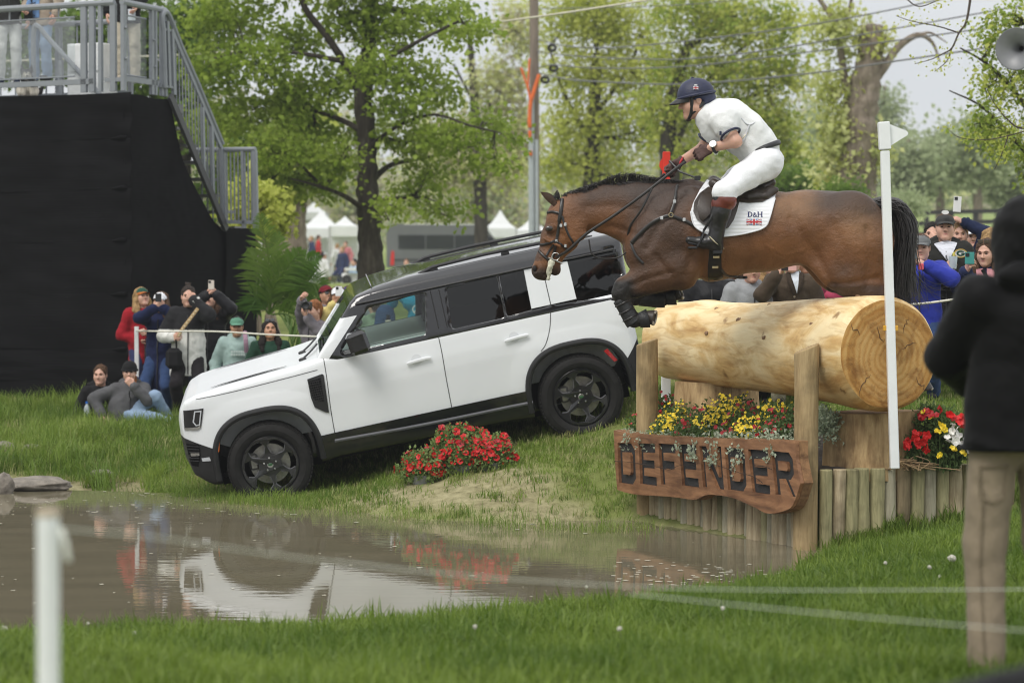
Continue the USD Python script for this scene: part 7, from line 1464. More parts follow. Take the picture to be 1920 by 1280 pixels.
 a=wrap([H(1161,560,-.16),H(1170,576,-.16),H(1182,598,-.16),H(1187,605,-.16)],np.array([14.5,14.5,15,15.5])*HS);bb=wrap([H(1201,560,.17),H(1225,562,.17),H(1249,562,.17)],np.array([13.5,14,15])*HS);wrap([H(1697,610,-.14),H(1708,660,-.14),H(1714,692,-.14)],np.array([14,13,16])*HS);wrap([H(1703,608,.14),H(1714,658,.14),H(1720,690,.14)],np.array([14,13,16])*HS)
 for k,(u,vv)in enumerate(((1166,568),(1173,582),(1180,595))):t.add('boot_strap',tube([H(u,vv,-.16)+15.6*HS*np.array([math.cos(x)*.88,-math.sin(x),math.cos(x)*.45])for x in np.linspace(0,6.28,20)],.006,5),black,parent=a)
 for dy,hp in((-.16,(1207,597)),(.17,(1262,556))):t.add('overreach_boot',rumple(tube([H(hp[0]-11,hp[1]+3,dy),H(hp[0]+6,hp[1]-1,dy)],np.array([13.5,17.5])*HS,16),.006,30),boot,smooth=True)
 # tack on the horse: bridle, breastplate, girth
 b=Thing('bridle','black leather bridle and reins on the horse head','bridle',H(1050,440))
 for nm,pts,w in(('headpiece',[(1054,373),(1053,385),(1051,400),(1048,416)],7),('cheek_strap',[(1049,412),(1046,435),(1043,452),(1040,470),(1036,482)],6),('browband',[(1026,399),(1036,397),(1052,401)],5),('noseband',[(1012,459),(1026,457),(1042,451)],5),('lower_noseband',[(1010,470),(1020,480),(1031,489),(1038,491)],5),('throat_lash',[(1054,405),(1058,420),(1066,440),(1078,460)],4.5),('crossed_strap',[(1044,453),(1054,460),(1064,468)],4.5),('crossed_strap',[(1043,452),(1030,470),(1024,480)],4)):
  b.add(nm,strap(pts,w,24,.008),black,smooth=True)
 rg=on_horse([(1042,481)],.03)[0];a=np.linspace(0,6.3,24);b.add('bit_ring',tube(np.c_[rg[0]+7*HS*np.cos(a),np.full(24,rg[1]),rg[2]+7*HS*np.sin(a)],.0045,6),silver,smooth=True);b.add('bit',seg(on_horse([(1028,483)],.02)[0],on_horse([(1054,494)],.02)[0],.006),silver)
 for u,vv in((1043,452),(1052,423),(1060,421),(1060,461)):q0=on_horse([(u,vv)],.014)[0];b.add('buckle',box(q0,(.022,.008,.026),.003),silver)
 rein=[on_horse([(1043,482)],.03)[0],H(1064,470,-.15),H(1100,438,-.17),H(1150,405,-.18),H(1205,365,-.19),H(1262,320,-.17),H(1283,305,-.14)]
 b.add('rein',tube(spline(rein,40),.0115,6,flat=((0,1,0),.4)),black,smooth=True);b.add('rein',tube(spline([p+np.array([0,.36,0])for p in rein[:-2]]+[H(1248,325,.10)],40),.0115,6,flat=((0,1,0),.4)),black,smooth=True)
 b.add('rein_loop',tube(spline([H(1103,450,-.16),H(1108,475,-.17),H(1125,485,-.17),H(1160,482,-.17),H(1185,460,-.18)],30),.006,5),black,smooth=True);b.add('martingale_rein',tube(spline([H(1220,355,-.19),H(1200,395,-.20),H(1180,425,-.16),H(1176,450,-.13),H(1186,468,-.12)],30),.009,5,flat=((0,1,0),.4)),black,smooth=True)
 foam=M('mouth_foam',(.55,.54,.42),.6,.2,60,bump=.6,bscale=200);b.add('bit_foam',rumple(tube(spline([H(1035,489,-.075),H(1031,500,-.075),H(1029,512,-.065),H(1027,525,-.06)],14),np.array([5,6,6,6,6,6,5,5,5,4,4,3,3,2])*HS,8),.012,40),foam,smooth=True)
 bp=Thing('breastplate','black leather breastplate straps across the horse shoulder','breastplate',H(1240,430))
 for nm,pts,w in(('shoulder_strap',[(1270,347),(1266,372),(1263,385),(1257,402)],6),('chest_strap',[(1257,404),(1240,409),(1220,420),(1198,440),(1184,456)],8),('girth_strap',[(1258,404),(1280,412),(1300,421),(1316,426)],7),('lower_strap',[(1183,456),(1192,478),(1206,494)],5)):bp.add(nm,strap(pts,w,26,.010),black,smooth=True)
 q0=on_horse([(1258,403)],.016)[0];a=np.linspace(0,6.3,16);bp.add('ring',tube(np.c_[q0[0]+4*HS*np.cos(a),np.full(16,q0[1]),q0[2]+4*HS*np.sin(a)],.004,5),brass)
 for u,vv in((1265,378),(1241,409),(1283,412)):bp.add('buckle',box(on_horse([(u,vv)],.018)[0],(.024,.008,.026),.003),silver)
 # saddle pad, saddle, girth
 wm=raw('quilted_pad',{'g':('geometry',{}),'w':('wave_texture',{'wave_type':'bands','bands_direction':'z','scale':11.0,'distortion':.4}),'n':('noise_texture',{'scale':60.0}),'b':('bump',{'strength':.35,'distance':.006}),'p':('principled_bsdf',{'base_color':(.74,.75,.77),'roughness':.8,'sheen_weight':.2})},[('g.position','w.vector'),('w.fac','b.height'),('b.normal','p.normal')],'p.BSDF')
 pad=Thing('saddle_pad','white quilted saddle pad lettered D&H over a British flag','saddle pad',H(1380,390))
 out=[(1326,336),(1312,356),(1300,380),(1295,397),(1299,416),(1307,428),(1330,440),(1353,443),(1385,440),(1413,434),(1428,429),(1438,421),(1445,402),(1453,372),(1456,352),(1430,352),(1380,352),(1345,345)]
 pd=pad.add('cloth',horse_patch(out,.022,.03,.02),wm,smooth=30);ring=spline(out[3:14],60);pad.add('binding',tube(on_horse(ring,.022),.006,6),M('pad_binding',(.66,.67,.7),.7),smooth=True)
 far=horse_patch(out,.022,.05,.0);fv=far[0].copy();fv[:,1]=2*HD-fv[:,1];pad.add('cloth',(fv,far[1][:,::-1]),wm,smooth=30)
 navy=M('pad_navy',(.02,.025,.10),.7);fr=M('flag_red',(.42,.02,.03),.7);fw_=M('flag_white',(.72,.72,.72),.7);fb=M('flag_blue',(.03,.08,.30),.7)
 def decal(polys_px,m,off,name,parent=None):
  ms=[]
  for g_ in getattr(polys_px,'geoms',[polys_px]):
   vv_,ff_=trimesh.creation.triangulate_polygon(g_,engine='earcut');w_=on_horse(vv_,off);t2=trimesh.Trimesh(w_,ff_,process=False);ms.append((w_,ff_ if np.mean(t2.face_normals[:,1])<0 else ff_[:,::-1]))
  return pad.add(name,cat(*ms),m,parent=parent)
 def serif(ch):
  B=shapely.box
  if ch=='D':o=shapely.union_all([Point(.25,.5).buffer(.5,16).intersection(B(.25,0,1,1)),B(0,0,.3,.07),B(0,.93,.3,1),B(.06,0,.22,1)]);return o.difference(affinity.scale(Point(.25,.5).buffer(.5,16).intersection(B(.25,0,1,1)),.72,.84,origin=(.25,.5)).difference(B(0,0,.22,1)))
  if ch=='H':return shapely.union_all([B(.08,0,.24,1),B(.70,0,.86,1),B(.1,.46,.8,.53),B(0,0,.32,.06),B(0,.94,.32,1),B(.62,0,.94,.06),B(.62,.94,.94,1)])
  a=LineString(spline([(.88,.05),(.55,.42),(.28,.72),(.32,.9),(.48,.94),(.58,.82),(.5,.66),(.2,.42),(.12,.22),(.25,.06),(.5,.05),(.72,.22),(.82,.45)],50)).buffer(.055);return a
 for ch,u0,w_,v0,hh in(('D',1402,11.5,415-8.5,9.5),('&',1411.3,8.5,415-8.5,8),('H',1420,10.5,415-8.5,9.5)):
  g_=affinity.translate(affinity.scale(serif(ch),w_,-hh,origin=(0,0)),u0,v0);decal(g_.buffer(.15),navy,.0265,'letter')
 x0,y0,x1,y1=1399.5,410.5,1428,421.5;X,Yc=(x0+x1)/2,(y0+y1)/2;fbx=shapely.box(x0,y0,x1,y1);fl=decal(fbx,fb,.0255,'flag_emblem')
 di=shapely.union_all([LineString([(x0,y0),(x1,y1)]).buffer(1.5),LineString([(x0,y1),(x1,y0)]).buffer(1.5),shapely.box(X-3,y0,X+3,y1),shapely.box(x0,Yc-2.4,x1,Yc+2.4)]).intersection(fbx);decal(di,fw_,.027,'white_cross',fl)
 rd=shapely.union_all([LineString([(x0,y0),(x1,y1)]).buffer(.5),LineString([(x0,y1),(x1,y0)]).buffer(.5),shapely.box(X-1.7,y0,X+1.7,y1),shapely.box(x0,Yc-1.4,x1,Yc+1.4)]).intersection(fbx);decal(rd,fr,.0285,'red_cross',fl)
 sd=Thing('saddle','dark brown leather jumping saddle on the white pad','saddle',H(1390,350))
 # seat: swept cross sections from pommel to cantle
 f=Field(H(1310,0)[0]*np.array([1,0,0])+[0,HD-.36,H(0,450)[2]],np.array([H(1465,0)[0],HD+.36,H(0,325)[2]]),.012)
 f.chain([H(1338,340),H(1362,358),H(1395,362),H(1425,354),H(1447,342)],np.array([11,13,14,13,8])*HS,.03,flat=((0,1,0),2.0))
 for s in(-1,1):f.chain([H(1335,345,s*.11),H(1370,364,s*.16),H(1410,370,s*.18),H(1440,358,s*.16)],np.array([9,11,11,9])*HS,.03);f.chain([H(1400,373,s*.20),H(1430,370,s*.20),H(1450,358,s*.17)],np.array([8,8,6])*HS,.02)
 sd.add('seat',f.mesh(),lea,smooth=True)
 flap=[(1345,352),(1328,350),(1312,362),(1302,378),(1300,396),(1306,410),(1318,420),(1335,428),(1352,432),(1366,427),(1376,412),(1382,395),(1390,362)]
 sd.add('flap',horse_patch(flap,.036,.03,.014),lea,smooth=30);roll=[(1334,353),(1320,360),(1310,373),(1306,390),(1310,406),(1318,415),(1334,398),(1342,370)];rp_=horse_patch(roll,.05,.02,.012);rv=rp_[0].copy();
 cu,cv=np.mean(roll,0);dd=np.array([math.hypot(*(np.array(pix(p))-(cu,cv)))for p in rv]);rv[:,1]-=.030*np.clip(1-(dd/32)**2,0,1);sd.add('knee_roll',(rv,rp_[1]),lea,smooth=True)
 fr_=horse_patch(flap,.036,.05);fv=fr_[0].copy();fv[:,1]=2*HD-fv[:,1];sd.add('flap',(fv,fr_[1][:,::-1]),lea,smooth=30)
 sd.add('panel',horse_patch([(1390,362),(1420,366),(1448,356),(1455,352),(1452,366),(1430,378),(1405,380),(1384,378)],.034,.03,.02),lea,smooth=30)
 gt=Thing('girth','black leather girth with brass buckles behind the boot','girth',H(1340,480))
 gt.add('strap',horse_patch([(1331,440),(1350,440),(1352,470),(1353,500),(1356,524),(1328,527),(1327,500),(1330,470)],.012,.03,.01),black,smooth=30);gt.add('belly_strap',strap([(1352,505),(1362,516),(1385,520),(1400,520)],6,20,.01),black)
 for u,vv in((1343,482),(1341,501)):gt.add('buckle',box(on_horse([(u,vv)],.03)[0],(.05,.010,.022),.004),brass)
build_horse()
def build_rider():
 D=HD;s=1.16;R_=lambda u,v,dy=0:H(u,v,dy)
 white=M('rider_white',(.72,.73,.73),.75,.06,9,bump=.3,bscale=120,sheen=.1);breech=M('breeches',(.74,.75,.77),.7,.05,9,bump=.3,bscale=100);navy=M('helmet_navy',(.010,.014,.045),.5,.25,40,bump=.3,bscale=120);black=M('rider_black',(.012,.012,.013),.4,.2);bootm=M('riding_boot',(.012,.011,.011),.28,.25,14,bump=.25,bscale=50);tan=M('boot_top_brown',(.12,.028,.018),.32,.2,14);glove=M('glove_brown',(.065,.03,.024),.7,.2,40,bump=.4,bscale=160);belt=M('belt_dark',(.02,.02,.024),.5)
 base=R_(1430,330);t=Thing('person','rider in white with navy helmet leaning forward on the leaping horse','person',base)
 neck=R_(1336,218);hip=R_(1432,302);Cm=lambda:None
 shN,shF=R_(1352,228,-.19),R_(1348,226,.19);elN,wrN=R_(1374,270,-.27),R_(1326,281,-.17);elF,wrF=R_(1325,272,.27),R_(1272,306,.10)
 hipN,hipF=R_(1432,308,-.13),R_(1432,308,.13);knN,knF=R_(1350,364,-.37),R_(1350,364,.37);anN,anF=R_(1334,452,-.36),R_(1334,452,.36)
 hc=R_(1304,188);Rh=ypr(math.radians(-88),math.radians(-12))
 f=Field(np.min([neck,hip,wrN,wrF,anN,elN],0)-.25,np.max([neck,hip,shF,elF,anF,knF],0)+.25,.018)
 f.cap(R_(1316,205),neck,.062,.075,.03);f.cap(R_(1366,232),hip,.10,.10,.06,flat=((0,1,0),1.25));f.cap(shN,shF,.07,.07,.05)
 for a in((shN,elN,wrN),(shF,elF,wrF)):f.chain(a,[.060,.046,.034],.025)
 for l in((hipN,knN,anN),(hipF,knF,anF)):f.chain(l,[.10,.07,.05],.03)
 hv,hq=HEAD_M;hq=hq[(hv[hq][:,:,2]>-.135).all(1)];parts=[f.mesh(),xf((hv,hq),Rh,hc,s)]
 t.add('body',cat(*parts),SKIN['fair'],smooth=True)
 put_head(t,hc,Rh,s,'fair','short','brown')
 # gloves with fingers closed round the reins
 gN=hand_at('fist',True,wrN,unit(R_(1303,293,-.15)-wrN),(0.2,.9,-.3),s*1.03);gF=hand_at('fist',False,wrF,unit(R_(1247,327,.07)-wrF),(.3,-.9,-.3),s*1.03)
 t.add('glove',rumple(gN,.003,50),glove,smooth=True);t.add('glove',rumple(gF,.003,50),glove,smooth=True)
 # shirt
 f=Field(np.array([R_(1295,0)[0],HD-.5,R_(0,315)[2]]),np.array([R_(1480,0)[0],HD+.5,R_(0,165)[2]]),.0125)
 f.chain([R_(1346,222),R_(1376,238),R_(1404,262),R_(1426,286),R_(1420,294)],[.150,.165,.155,.138,.128],.05,flat=((0,1,0),1.18));f.cap(shN,shF,.098,.098,.05)
 f.chain([R_(1374,209),R_(1410,239),R_(1437,270)],[.092,.085,.075],.05,flat=((0,1,0),1.9))
 f.chain([shN,R_(1356,241,-.225)],[.105,.090],.04);f.chain([shF,R_(1340,243,.235)],[.105,.090],.04);f.chain([R_(1326,213),R_(1340,224)],[.082,.115],.04);f.chain([R_(1332,228),R_(1348,244)],[.10,.13],.06);f.cap(R_(1323,220),R_(1334,238),.075,.095,.03)
 sh=rumple(rumple(rumple(f.mesh(),.014,6,3),.007,14,8),.003,40,2);sp=t.add('shirt',sh,white,smooth=True)
 for nm,c,d,r in(('cuff',R_(1363,254,-.245),unit(elN-shN),.080),('cuff',R_(1335,255,.25),unit(elF-shF),.085)):
  x=unit(np.cross(d,(0,1,.2)));y=np.cross(d,x);a=np.linspace(0,6.3,26);t.add(nm,tube([c+d*.012+r*(math.cos(q)*x+math.sin(q)*y)for q in a],.010,5),navy,parent=sp,smooth=True)
 nk=unit(R_(1314,203)-R_(1336,220));x=unit(np.cross(nk,(0,1,0)));y=np.cross(nk,x);a=np.linspace(0,6.3,26)
 t.add('collar',tube([R_(1326,210)+.078*math.cos(q)*x+.085*math.sin(q)*y for q in a],.022,6),M('collar_navy',(.02,.026,.075),.7),parent=sp,smooth=True)
 # back protector outline under the shirt: a slightly raised panel
 sv=VF(sh)[0]
 def shirt_y(u,v):
  q=R_(u,v);d=np.hypot(sv[:,0]-q[0],sv[:,2]-q[2]);k=np.argsort(d)[:8];return sv[k,1].min()
 def on_shirt(pts,off=.003):return np.array([P(u,v,shirt_y(u,v)-off)for u,v in pts])
 t.add('vest_edge',tube(on_shirt(spline([(1372,196),(1390,222),(1405,234),(1424,224)],20)),.007,5),M('vest_seam',(.56,.57,.60),.7),parent=sp,smooth=True);t.add('vest_edge',tube(on_shirt(spline([(1405,234),(1400,250),(1394,262),(1386,268)],14)),.007,5),M('vest_seam',(.5,.5,.5)),parent=sp,smooth=True)
 for k in range(3):t.add('vest_lace',tube(on_shirt([(1389+4*k,262-4*k),(1395+3.5*k,257-4*k)]),.006,5),M('vest_lace',(.62,.58,.45),.7),parent=sp)
 t.add('sleeve_badge',box(on_shirt([(1351,250)],.01)[0],(.018,.006,.032),.002),navy,parent=sp)
 # breeches
 f=Field(np.array([R_(1325,0)[0],HD-.55,R_(0,392)[2]]),np.array([R_(1485,0)[0],HD+.55,R_(0,255)[2]]),.0125)
 f.chain([R_(1428,284),R_(1436,304)],[.130,.142],.05,flat=((0,1,0),1.15))
 for sd_,hp,kn in((-1,hipN,knN),(1,hipF,knF)):f.chain([hp,hp*.5+kn*.5+[0,0,.01],kn],[.135,.104,.082],.04);f.cap(kn,kn+np.array([.01,0,-.05]),.09,.08,.03);f.ell(R_(1440,306,sd_*.09),(.095,.09,.105),.05)
 t.add('breeches',rumple(rumple(f.mesh(),.010,8,5),.005,17,2),breech,smooth=True)
 bl=spline([(1400,291),(1412,284),(1430,276),(1446,270),(1458,268)],24);bp=np.array([R_(u,v)for u,v in bl])
 a=np.linspace(0,6.3,40);cb,ub=R_(1430,279),unit(R_(1458,268)-R_(1400,291));t.add('belt',tube([cb+(.150*math.cos(q)-.01)*ub+.185*math.sin(q)*np.array([0,1,0])for q in a],.021,6,flat=(ub,.5)),belt,smooth=True)
 # boots
 for nm,kn,an,dy in(('near',knN,anN,-.36),('far',knF,anF,.36)):
  f=Field(an-[.40,.16,.16],kn+[.22,.16,.1],.011);f.chain([kn-[0,0,.03],kn*.55+an*.45,an],[.084,.074,.056],.03);f.chain([an-[0,0,.02],R_(1312,456,dy),R_(1286,452,dy*1.03)],[.054,.044,.030],.03);f.cap(R_(1340,466,dy),R_(1330,460,dy),.040,.045,.02)
  bt=t.add('boot',rumple(f.mesh(),.006,16,3),bootm,smooth=True)
  f=Field(kn-[.16,.16,.20],kn+[.16,.16,.09],.011);f.cap(kn+[.005,0,-.065],kn*.74+an*.26,.092,.083,.02);t.add('boot_top',f.mesh(),tan,parent=bt,smooth=True)
  t.add('spur',tube(spline([R_(1322,446,dy-.05),R_(1335,458,dy-.055),R_(1350,468,dy)],10),.006,5),M('spur_steel',(.5,.45,.3),.3,metal=1.0),parent=bt);t.add('boot_sole',bar(R_(1283,457,dy*1.02),R_(1312,463,dy),.07,.014,bev=.004),black,parent=bt);
  t.add('boot_heel',box(R_(1338,474,dy),(.07,.065,.03),.006),black,parent=bt)
 for dy in(-.36,.36):
  st=Thing('stirrup','black stirrup iron and leather on the near side boot' if dy<0 else 'black stirrup on the far side of the saddle','stirrup',R_(1300,463,dy));dd=-.05 if dy<0 else .05
  for k in(-1,1):st.add('branch',tube(spline([R_(1313,434,dy),R_(1309,446,dy+.055*k),R_(1300,464,dy+.06*k)],8),.008,5),black)
  st.add('tread',bar(R_(1292,466,dy-.06),R_(1292,466,dy+.06),.07,.018,bev=.004),black);st.add('leather',tube(spline([R_(1334,392,dy-dd*-.9),R_(1322,418,dy+dd),R_(1313,434,dy)],10),.010,5,flat=((0,1,0),.4)),black)
  # helmet
 X=lambda m:xf(m,Rh,hc,s)
 hd=dome(.028,(.106,.128,.118),(0,-.010,.030));ring=[(.107*math.cos(q),-.010+.129*math.sin(q),.030)for q in np.linspace(0,6.284,33)]
 hp=t.add('helmet',X(cat(hd,dome(-.035,(.098,.112,.10),(0,-.028,.028))if False else tube(ring,.010,6))),navy,smooth=True)
 nb=Field((-.12,-.16,-.08),(.12,.14,.06),.006);nb.ell((0,-.036,.0),(.094,.104,.062),0);nb.cut((0,.075,-.04),(.12,.09,.09),.01);
 for k in(-1,1):nb.cut((k*.09,-.01,-.035),(.03,.036,.04),.008)
 t.add('helmet_shell',X(nb.mesh()),navy,parent=hp,smooth=True)
 t.add('peak',X(xf(brim(.036,1,.070,drop=.034,wide=1.25),None,(0,.018,0))),black,parent=hp,smooth=True);t.add('button',X(ell((0,-.01,.150),(.012,.012,.006),1)),navy,parent=hp);t.add('rim_band',X(tube([(.109*math.cos(q),-.010+.131*math.sin(q),.026)for q in np.linspace(-1.4,4.55,30)],.006,5)),M('helmet_band',(.06,.065,.09),.3),parent=hp)
 for k in(-1,1):t.add('chin_strap',X(tube(spline([(k*.080,.030,.02),(k*.074,.040,-.03),(k*.060,.055,-.085),(k*.02,.075,-.118)],12),.0115,6,flat=((1,0,0),.5))),black,parent=hp,smooth=True);t.add('chin_strap',X(tube(spline([(k*.074,-.055,-.02),(k*.072,-.01,-.055),(k*.060,.050,-.085)],10),.011,6,flat=((1,0,0),.5))),black,parent=hp,smooth=True)
 t.add('chin_cup',X(ell((0,.072,-.118),(.024,.020,.014),2)),black,parent=hp)
 fr=M('flag_red',(.42,.02,.03));fw=M('flag_white',(.72,.72,.72));fb=M('flag_blue',(.03,.08,.30))
 n_=np.array([0,-1.0,0]);vd=VF(X(hd))[0]
 def hy(u,v):q=R_(u,v);k=np.argsort(np.hypot(vd[:,0]-q[0],vd[:,2]-q[2])+10*(vd[:,1]>hc[1]))[:3];return vd[k,1].min()
 yy=hy(1304,165)-.008
 em=t.add('flag_emblem',prism(shapely.box(-5,-3,5,3),.002/HS*HS,P(1304.5,165,yy),np.array([HS,0,0]),np.array([0,0,HS]),n_),fb,parent=hp)
 for nm,g,m,o in(('white_cross',shapely.union_all([LineString([(-5,-3),(5,3)]).buffer(.7),LineString([(-5,3),(5,-3)]).buffer(.7),shapely.box(-1.5,-3,1.5,3),shapely.box(-5,-1.3,5,1.3)]).intersection(shapely.box(-5,-3,5,3)),fw,.002),('red_cross',shapely.union_all([shapely.box(-.9,-3,.9,3),shapely.box(-5,-.8,5,.8)]),fr,.003),('lettering',shapely.union_all([shapely.box(-2.8,4,-1.2,6.6),shapely.box(-.8,4,.8,6.6),shapely.box(1.2,4,2.8,6.6)]),fw,.001)):
  t.add(nm,prism(g,.002,P(1304.5,165,yy-o),np.array([HS,0,0]),np.array([0,0,HS]),n_),m,parent=hp)
  # wrist watch
 wc=wrN+unit(elN-wrN)*.05;wd=unit(elN-wrN);x=unit(np.cross(wd,(0,1,0)));y=np.cross(wd,x)
 w=t.add('watch_strap',tube([wc+.042*(math.cos(q)*x+math.sin(q)*y)for q in np.linspace(0,6.3,22)],.013,5,flat=(unit(np.cross(wd,[0,0,1])),1)),black,smooth=True);c=wc+unit(np.array([-.35,-.85,.4]))*.050
 Rw=frame(unit(np.array([-.35,-.85,.4])));Rw2=np.stack([Rw[:,0],Rw[:,2],Rw[:,1]],1);t.add('watch_face',lathe([(.0,0),(.028,0),(.030,.006),(.026,.010),(0,.010)],20,Rw2,c),M('watch_dial',(.65,.66,.62),.25,coat=1.0),parent=w)
 t.add('wristband',tube([wrF+unit(elF-wrF)*.03+.043*(math.cos(q)*np.array([.5,0,.85])+math.sin(q)*np.array([0,1,0]))for q in np.linspace(0,6.3,20)],.009,5),fr,smooth=True)
 wp=Thing('riding_crop','short black riding crop held in the rider near hand','riding crop',R_(1300,318,-.2));wp.add('shaft',tube([R_(1253,303,-.12),R_(1272,324,-.17),R_(1300,335,-.2)],.0075,6),black);wp.add('flap',box(R_(1304,336,-.2),(.05,.012,.034),.004),black)
build_rider()
# ================================================================== spectators
def build_crowd():
 C=cloth;jean=C('jeans',(.030,.055,.13));ljean=C('light_jeans',(.22,.30,.42));blk=C('black',(.012,.012,.013));navy=C('navy_coat',(.012,.017,.052));red=C('red_fleece',(.27,.012,.020));wht=C('white_fleece',(.60,.60,.57));puf=C('black_puffer',(.014,.014,.016),rough=.4);sage=C('sage_hoodie',(.27,.36,.34));grn=C('green_sweater',(.018,.050,.032));gry=C('grey_jacket',(.085,.085,.09));gry2=C('lilac_grey_jacket',(.16,.145,.16));yel=C('yellow_jacket',(.55,.46,.18));blue=C('royal_blue_jacket',(.025,.038,.30),rough=.55);twd=C('tweed',(.065,.048,.034));turq=C('turquoise_hoodie',(.02,.28,.44));cream=C('cream_trousers',(.48,.43,.34));pale=C('white_trousers',(.58,.58,.56));beige=C('beige_jacket',(.34,.28,.22));plaid=C('pink_plaid',(.45,.07,.13));vest=C('grey_puffer',(.26,.27,.28));dgrn=C('cap_green',(.02,.07,.05));sgc=C('cap_sage',(.10,.23,.16));whc=C('cap_white',(.68,.69,.72));mar=C('cap_maroon',(.13,.012,.018));grc=C('cap_grey',(.13,.135,.14));dkc=C('cap_dark',(.04,.04,.04));org=C('cap_orange',(.4,.12,.03));purp=C('cap_purple',(.08,.07,.45))
 camb=M('camera_black',(.012,.012,.013),.35);pb=M('phone_black',(.015,.015,.017),.3);pp=M('phone_pink',(.62,.36,.33),.35);pt=M('phone_teal',(.04,.24,.22),.4);pc=M('phone_cream',(.58,.52,.45),.4);pw=M('phone_white',(.66,.66,.66),.3);pg=M('phone_grey',(.25,.29,.34),.3);logo=M('logo_white',(.65,.65,.65))
 # ---- left of the vehicle
 person('woman in red fleece and green cap leaning out beside the black screen',31.2,(266,557),yaw=20,hyaw=35,hpitch=12,hroll=.18,hair='long',hairm='blonde',cap='cap',capm=dgrn,brimm=org,topm=red,legm=C('navy_trousers',(.03,.035,.09)),R=(262,640,.1,'relaxed'),L=(277,624,.25,'fist'),hem=.18)
 t=person('woman in long navy coat and white cap filming with a black phone',30.5,(301,566),yaw=-8,hyaw=-15,hpitch=6,hair='long',hairm='brown',cap='cap',capm=whc,topm=navy,legm=jean,R=(291,577,.30,'hold',(.5,.1,.3)),L=(304,577,.30,'hold',(-.5,.1,.3)),hem=.42,top='coat',puff=1.06,elbows={'R':(-1,-.2,-.5),'L':(1,-.2,-.6)})
 phone('black phone held by the woman in the navy coat',297,558,30.12,.075,.105,pb,12)
 front_patch(t,303,548,.05,.02,C('cap_lettering',(.05,.08,.3)),'cap_lettering',30.5,poly=shapely.union_all([shapely.box(-.05+.018*k,-.008,-.04+.018*k,.008)for k in range(6)]))if False else None
 t=person('woman with hair bun in black and white jacket rubbing her eye',30.2,(353,556),yaw=5,hyaw=8,hair='bun',hairm='greybrown',topm=wht,legm=C('leggings',(.016,.014,.016)),R=(325,632,.22,'hold'),L=(363,562,.20,'fist',(0,1,0)),hem=.26,puff=1.14,s=1.04,elbows={'L':(.9,-.2,-.9)})
 j=t.info['surf'];up,lo_=slice_mesh(j,(0,0,1),(0,0,P(0,617,30.2)[2]));v,f=up;n=meshkit.arrays((v,f),True)[2];t.add('jacket_yoke',(v+n*.006,f),C('black_yoke',(.02,.02,.022)),parent=t.info['jp'],smooth=True)
 g=C('camera_strap',(.42,.30,.16));yy=29.93;sp_=spline([(371,578),(356,598),(341,618),(334,632)],12);t2=Thing('camera_strap','patterned tan strap across the black and white jacket','strap',P(352,605,yy));t2.add('band',tube([P(u,v,yy-.03-.02*math.sin(k/11*3))for k,(u,v)in enumerate(sp_)],.022,6,flat=((0,1,0),.2)),g)
 for k in range(1,11):u,v=sp_[k];t2.add('diamond',box(P(u,v,yy-.045-.02*math.sin(k/11*3)),(.018,.006,.018),.002,roty(.78)),M('strap_cream',(.6,.5,.34)))
 t2=Thing('handbag','black bag hanging under the hand of the woman in the white jacket','bag',P(325,670,30.0));t2.add('bag',rumple(box(P(326,672,29.95),(.20,.13,.26),.05),.01,9),blk);t2.add('strap',tube([P(331,655,29.95),P(330,636,29.9)],.012,5),blk)
 pass
 person('woman in quilted black puffer holding a cream phone above her head',31.0,(396,560),yaw=-10,hyaw=-10,hpitch=10,hair='long',hairm='brown',topm=puf,legm=C('dark_jeans',(.02,.025,.045)),R=(388,552,.28,'hold',(.6,.2,0)),L=(405,552,.28,'hold',(-.6,.2,0)),puff=1.12,elbows={'L':(1,-.2,-.8),'R':(-1,0,-.8)});phone('cream phone held above the woman in the black puffer',396,534,30.68,.075,.115,pc,-10)
 t=person('girl in sage green hoodie and green cap looking at the camera',29.9,(444,612),yaw=0,hyaw=5,hpitch=-3,s=.95,skin='tan',hair='short',hairm='dark',cap='cap',capm=sgc,topm=sage,zip_=False,legm=blk,hood=True,hem=.22,pose='kneel',puff=1.06)
 front_patch(t,446,662,.17,.06,M('hoodie_print',(.45,.52,.50),.8),'print',29.9,poly=shapely.union_all([shapely.box(-.085+.03*(k%6),-.03+.035*(k//6),-.062+.03*(k%6),-.005+.035*(k//6))for k in range(12)]));t.add('bag_strap',tube(spline([P(459,622,29.7),P(461,640,29.64),P(462,660,29.68)],8),.028,6,flat=((0,1,0),.3)),C('mauve_strap',(.30,.19,.25)),parent=t.info['jp'])
 person('woman in dark green sweater with long black hair and sunglasses on her head',29.6,(506,619),yaw=8,hyaw=10,hpitch=14,s=.97,skin='tan',hair='long',hairm='dark',topm=grn,zip_=False,legm=blk,glasses='up',pose='kneel',hem=.15)
 # ---- behind the windscreen
 person('photographer in lilac grey jacket shooting with a long lens',30.0,(588,582),yaw=-35,hyaw=-40,hpitch=-2,hair='low_bun',hairm='ginger',topm=gry2,legm=blk,R=(566,560,.30,'hold',(.3,.4,-.6)),L=(575,594,.34,'hold',(0,.2,1)),elbows={'R':(-1.4,0,-.6)},puff=1.05)
 t=Thing('photo_camera','black camera with a long lens held by the photographer in grey','camera',P(574,573,29.6));d=unit(P(570,571,29.2)-P(576,573,29.7));R3=frame(d);R2=np.stack([R3[:,0],R3[:,2],R3[:,1]],1);c=P(575,573,29.66);t.add('body',box(c,(.14,.07,.10),.015,rotz(-.5)),camb);t.add('lens',xf(lathe([(.0,0),(.042,0),(.045,.08),(.052,.10),(.052,.20),(.044,.205),(.040,.18),(0,.17)],20),R2,c),camb,smooth=30)
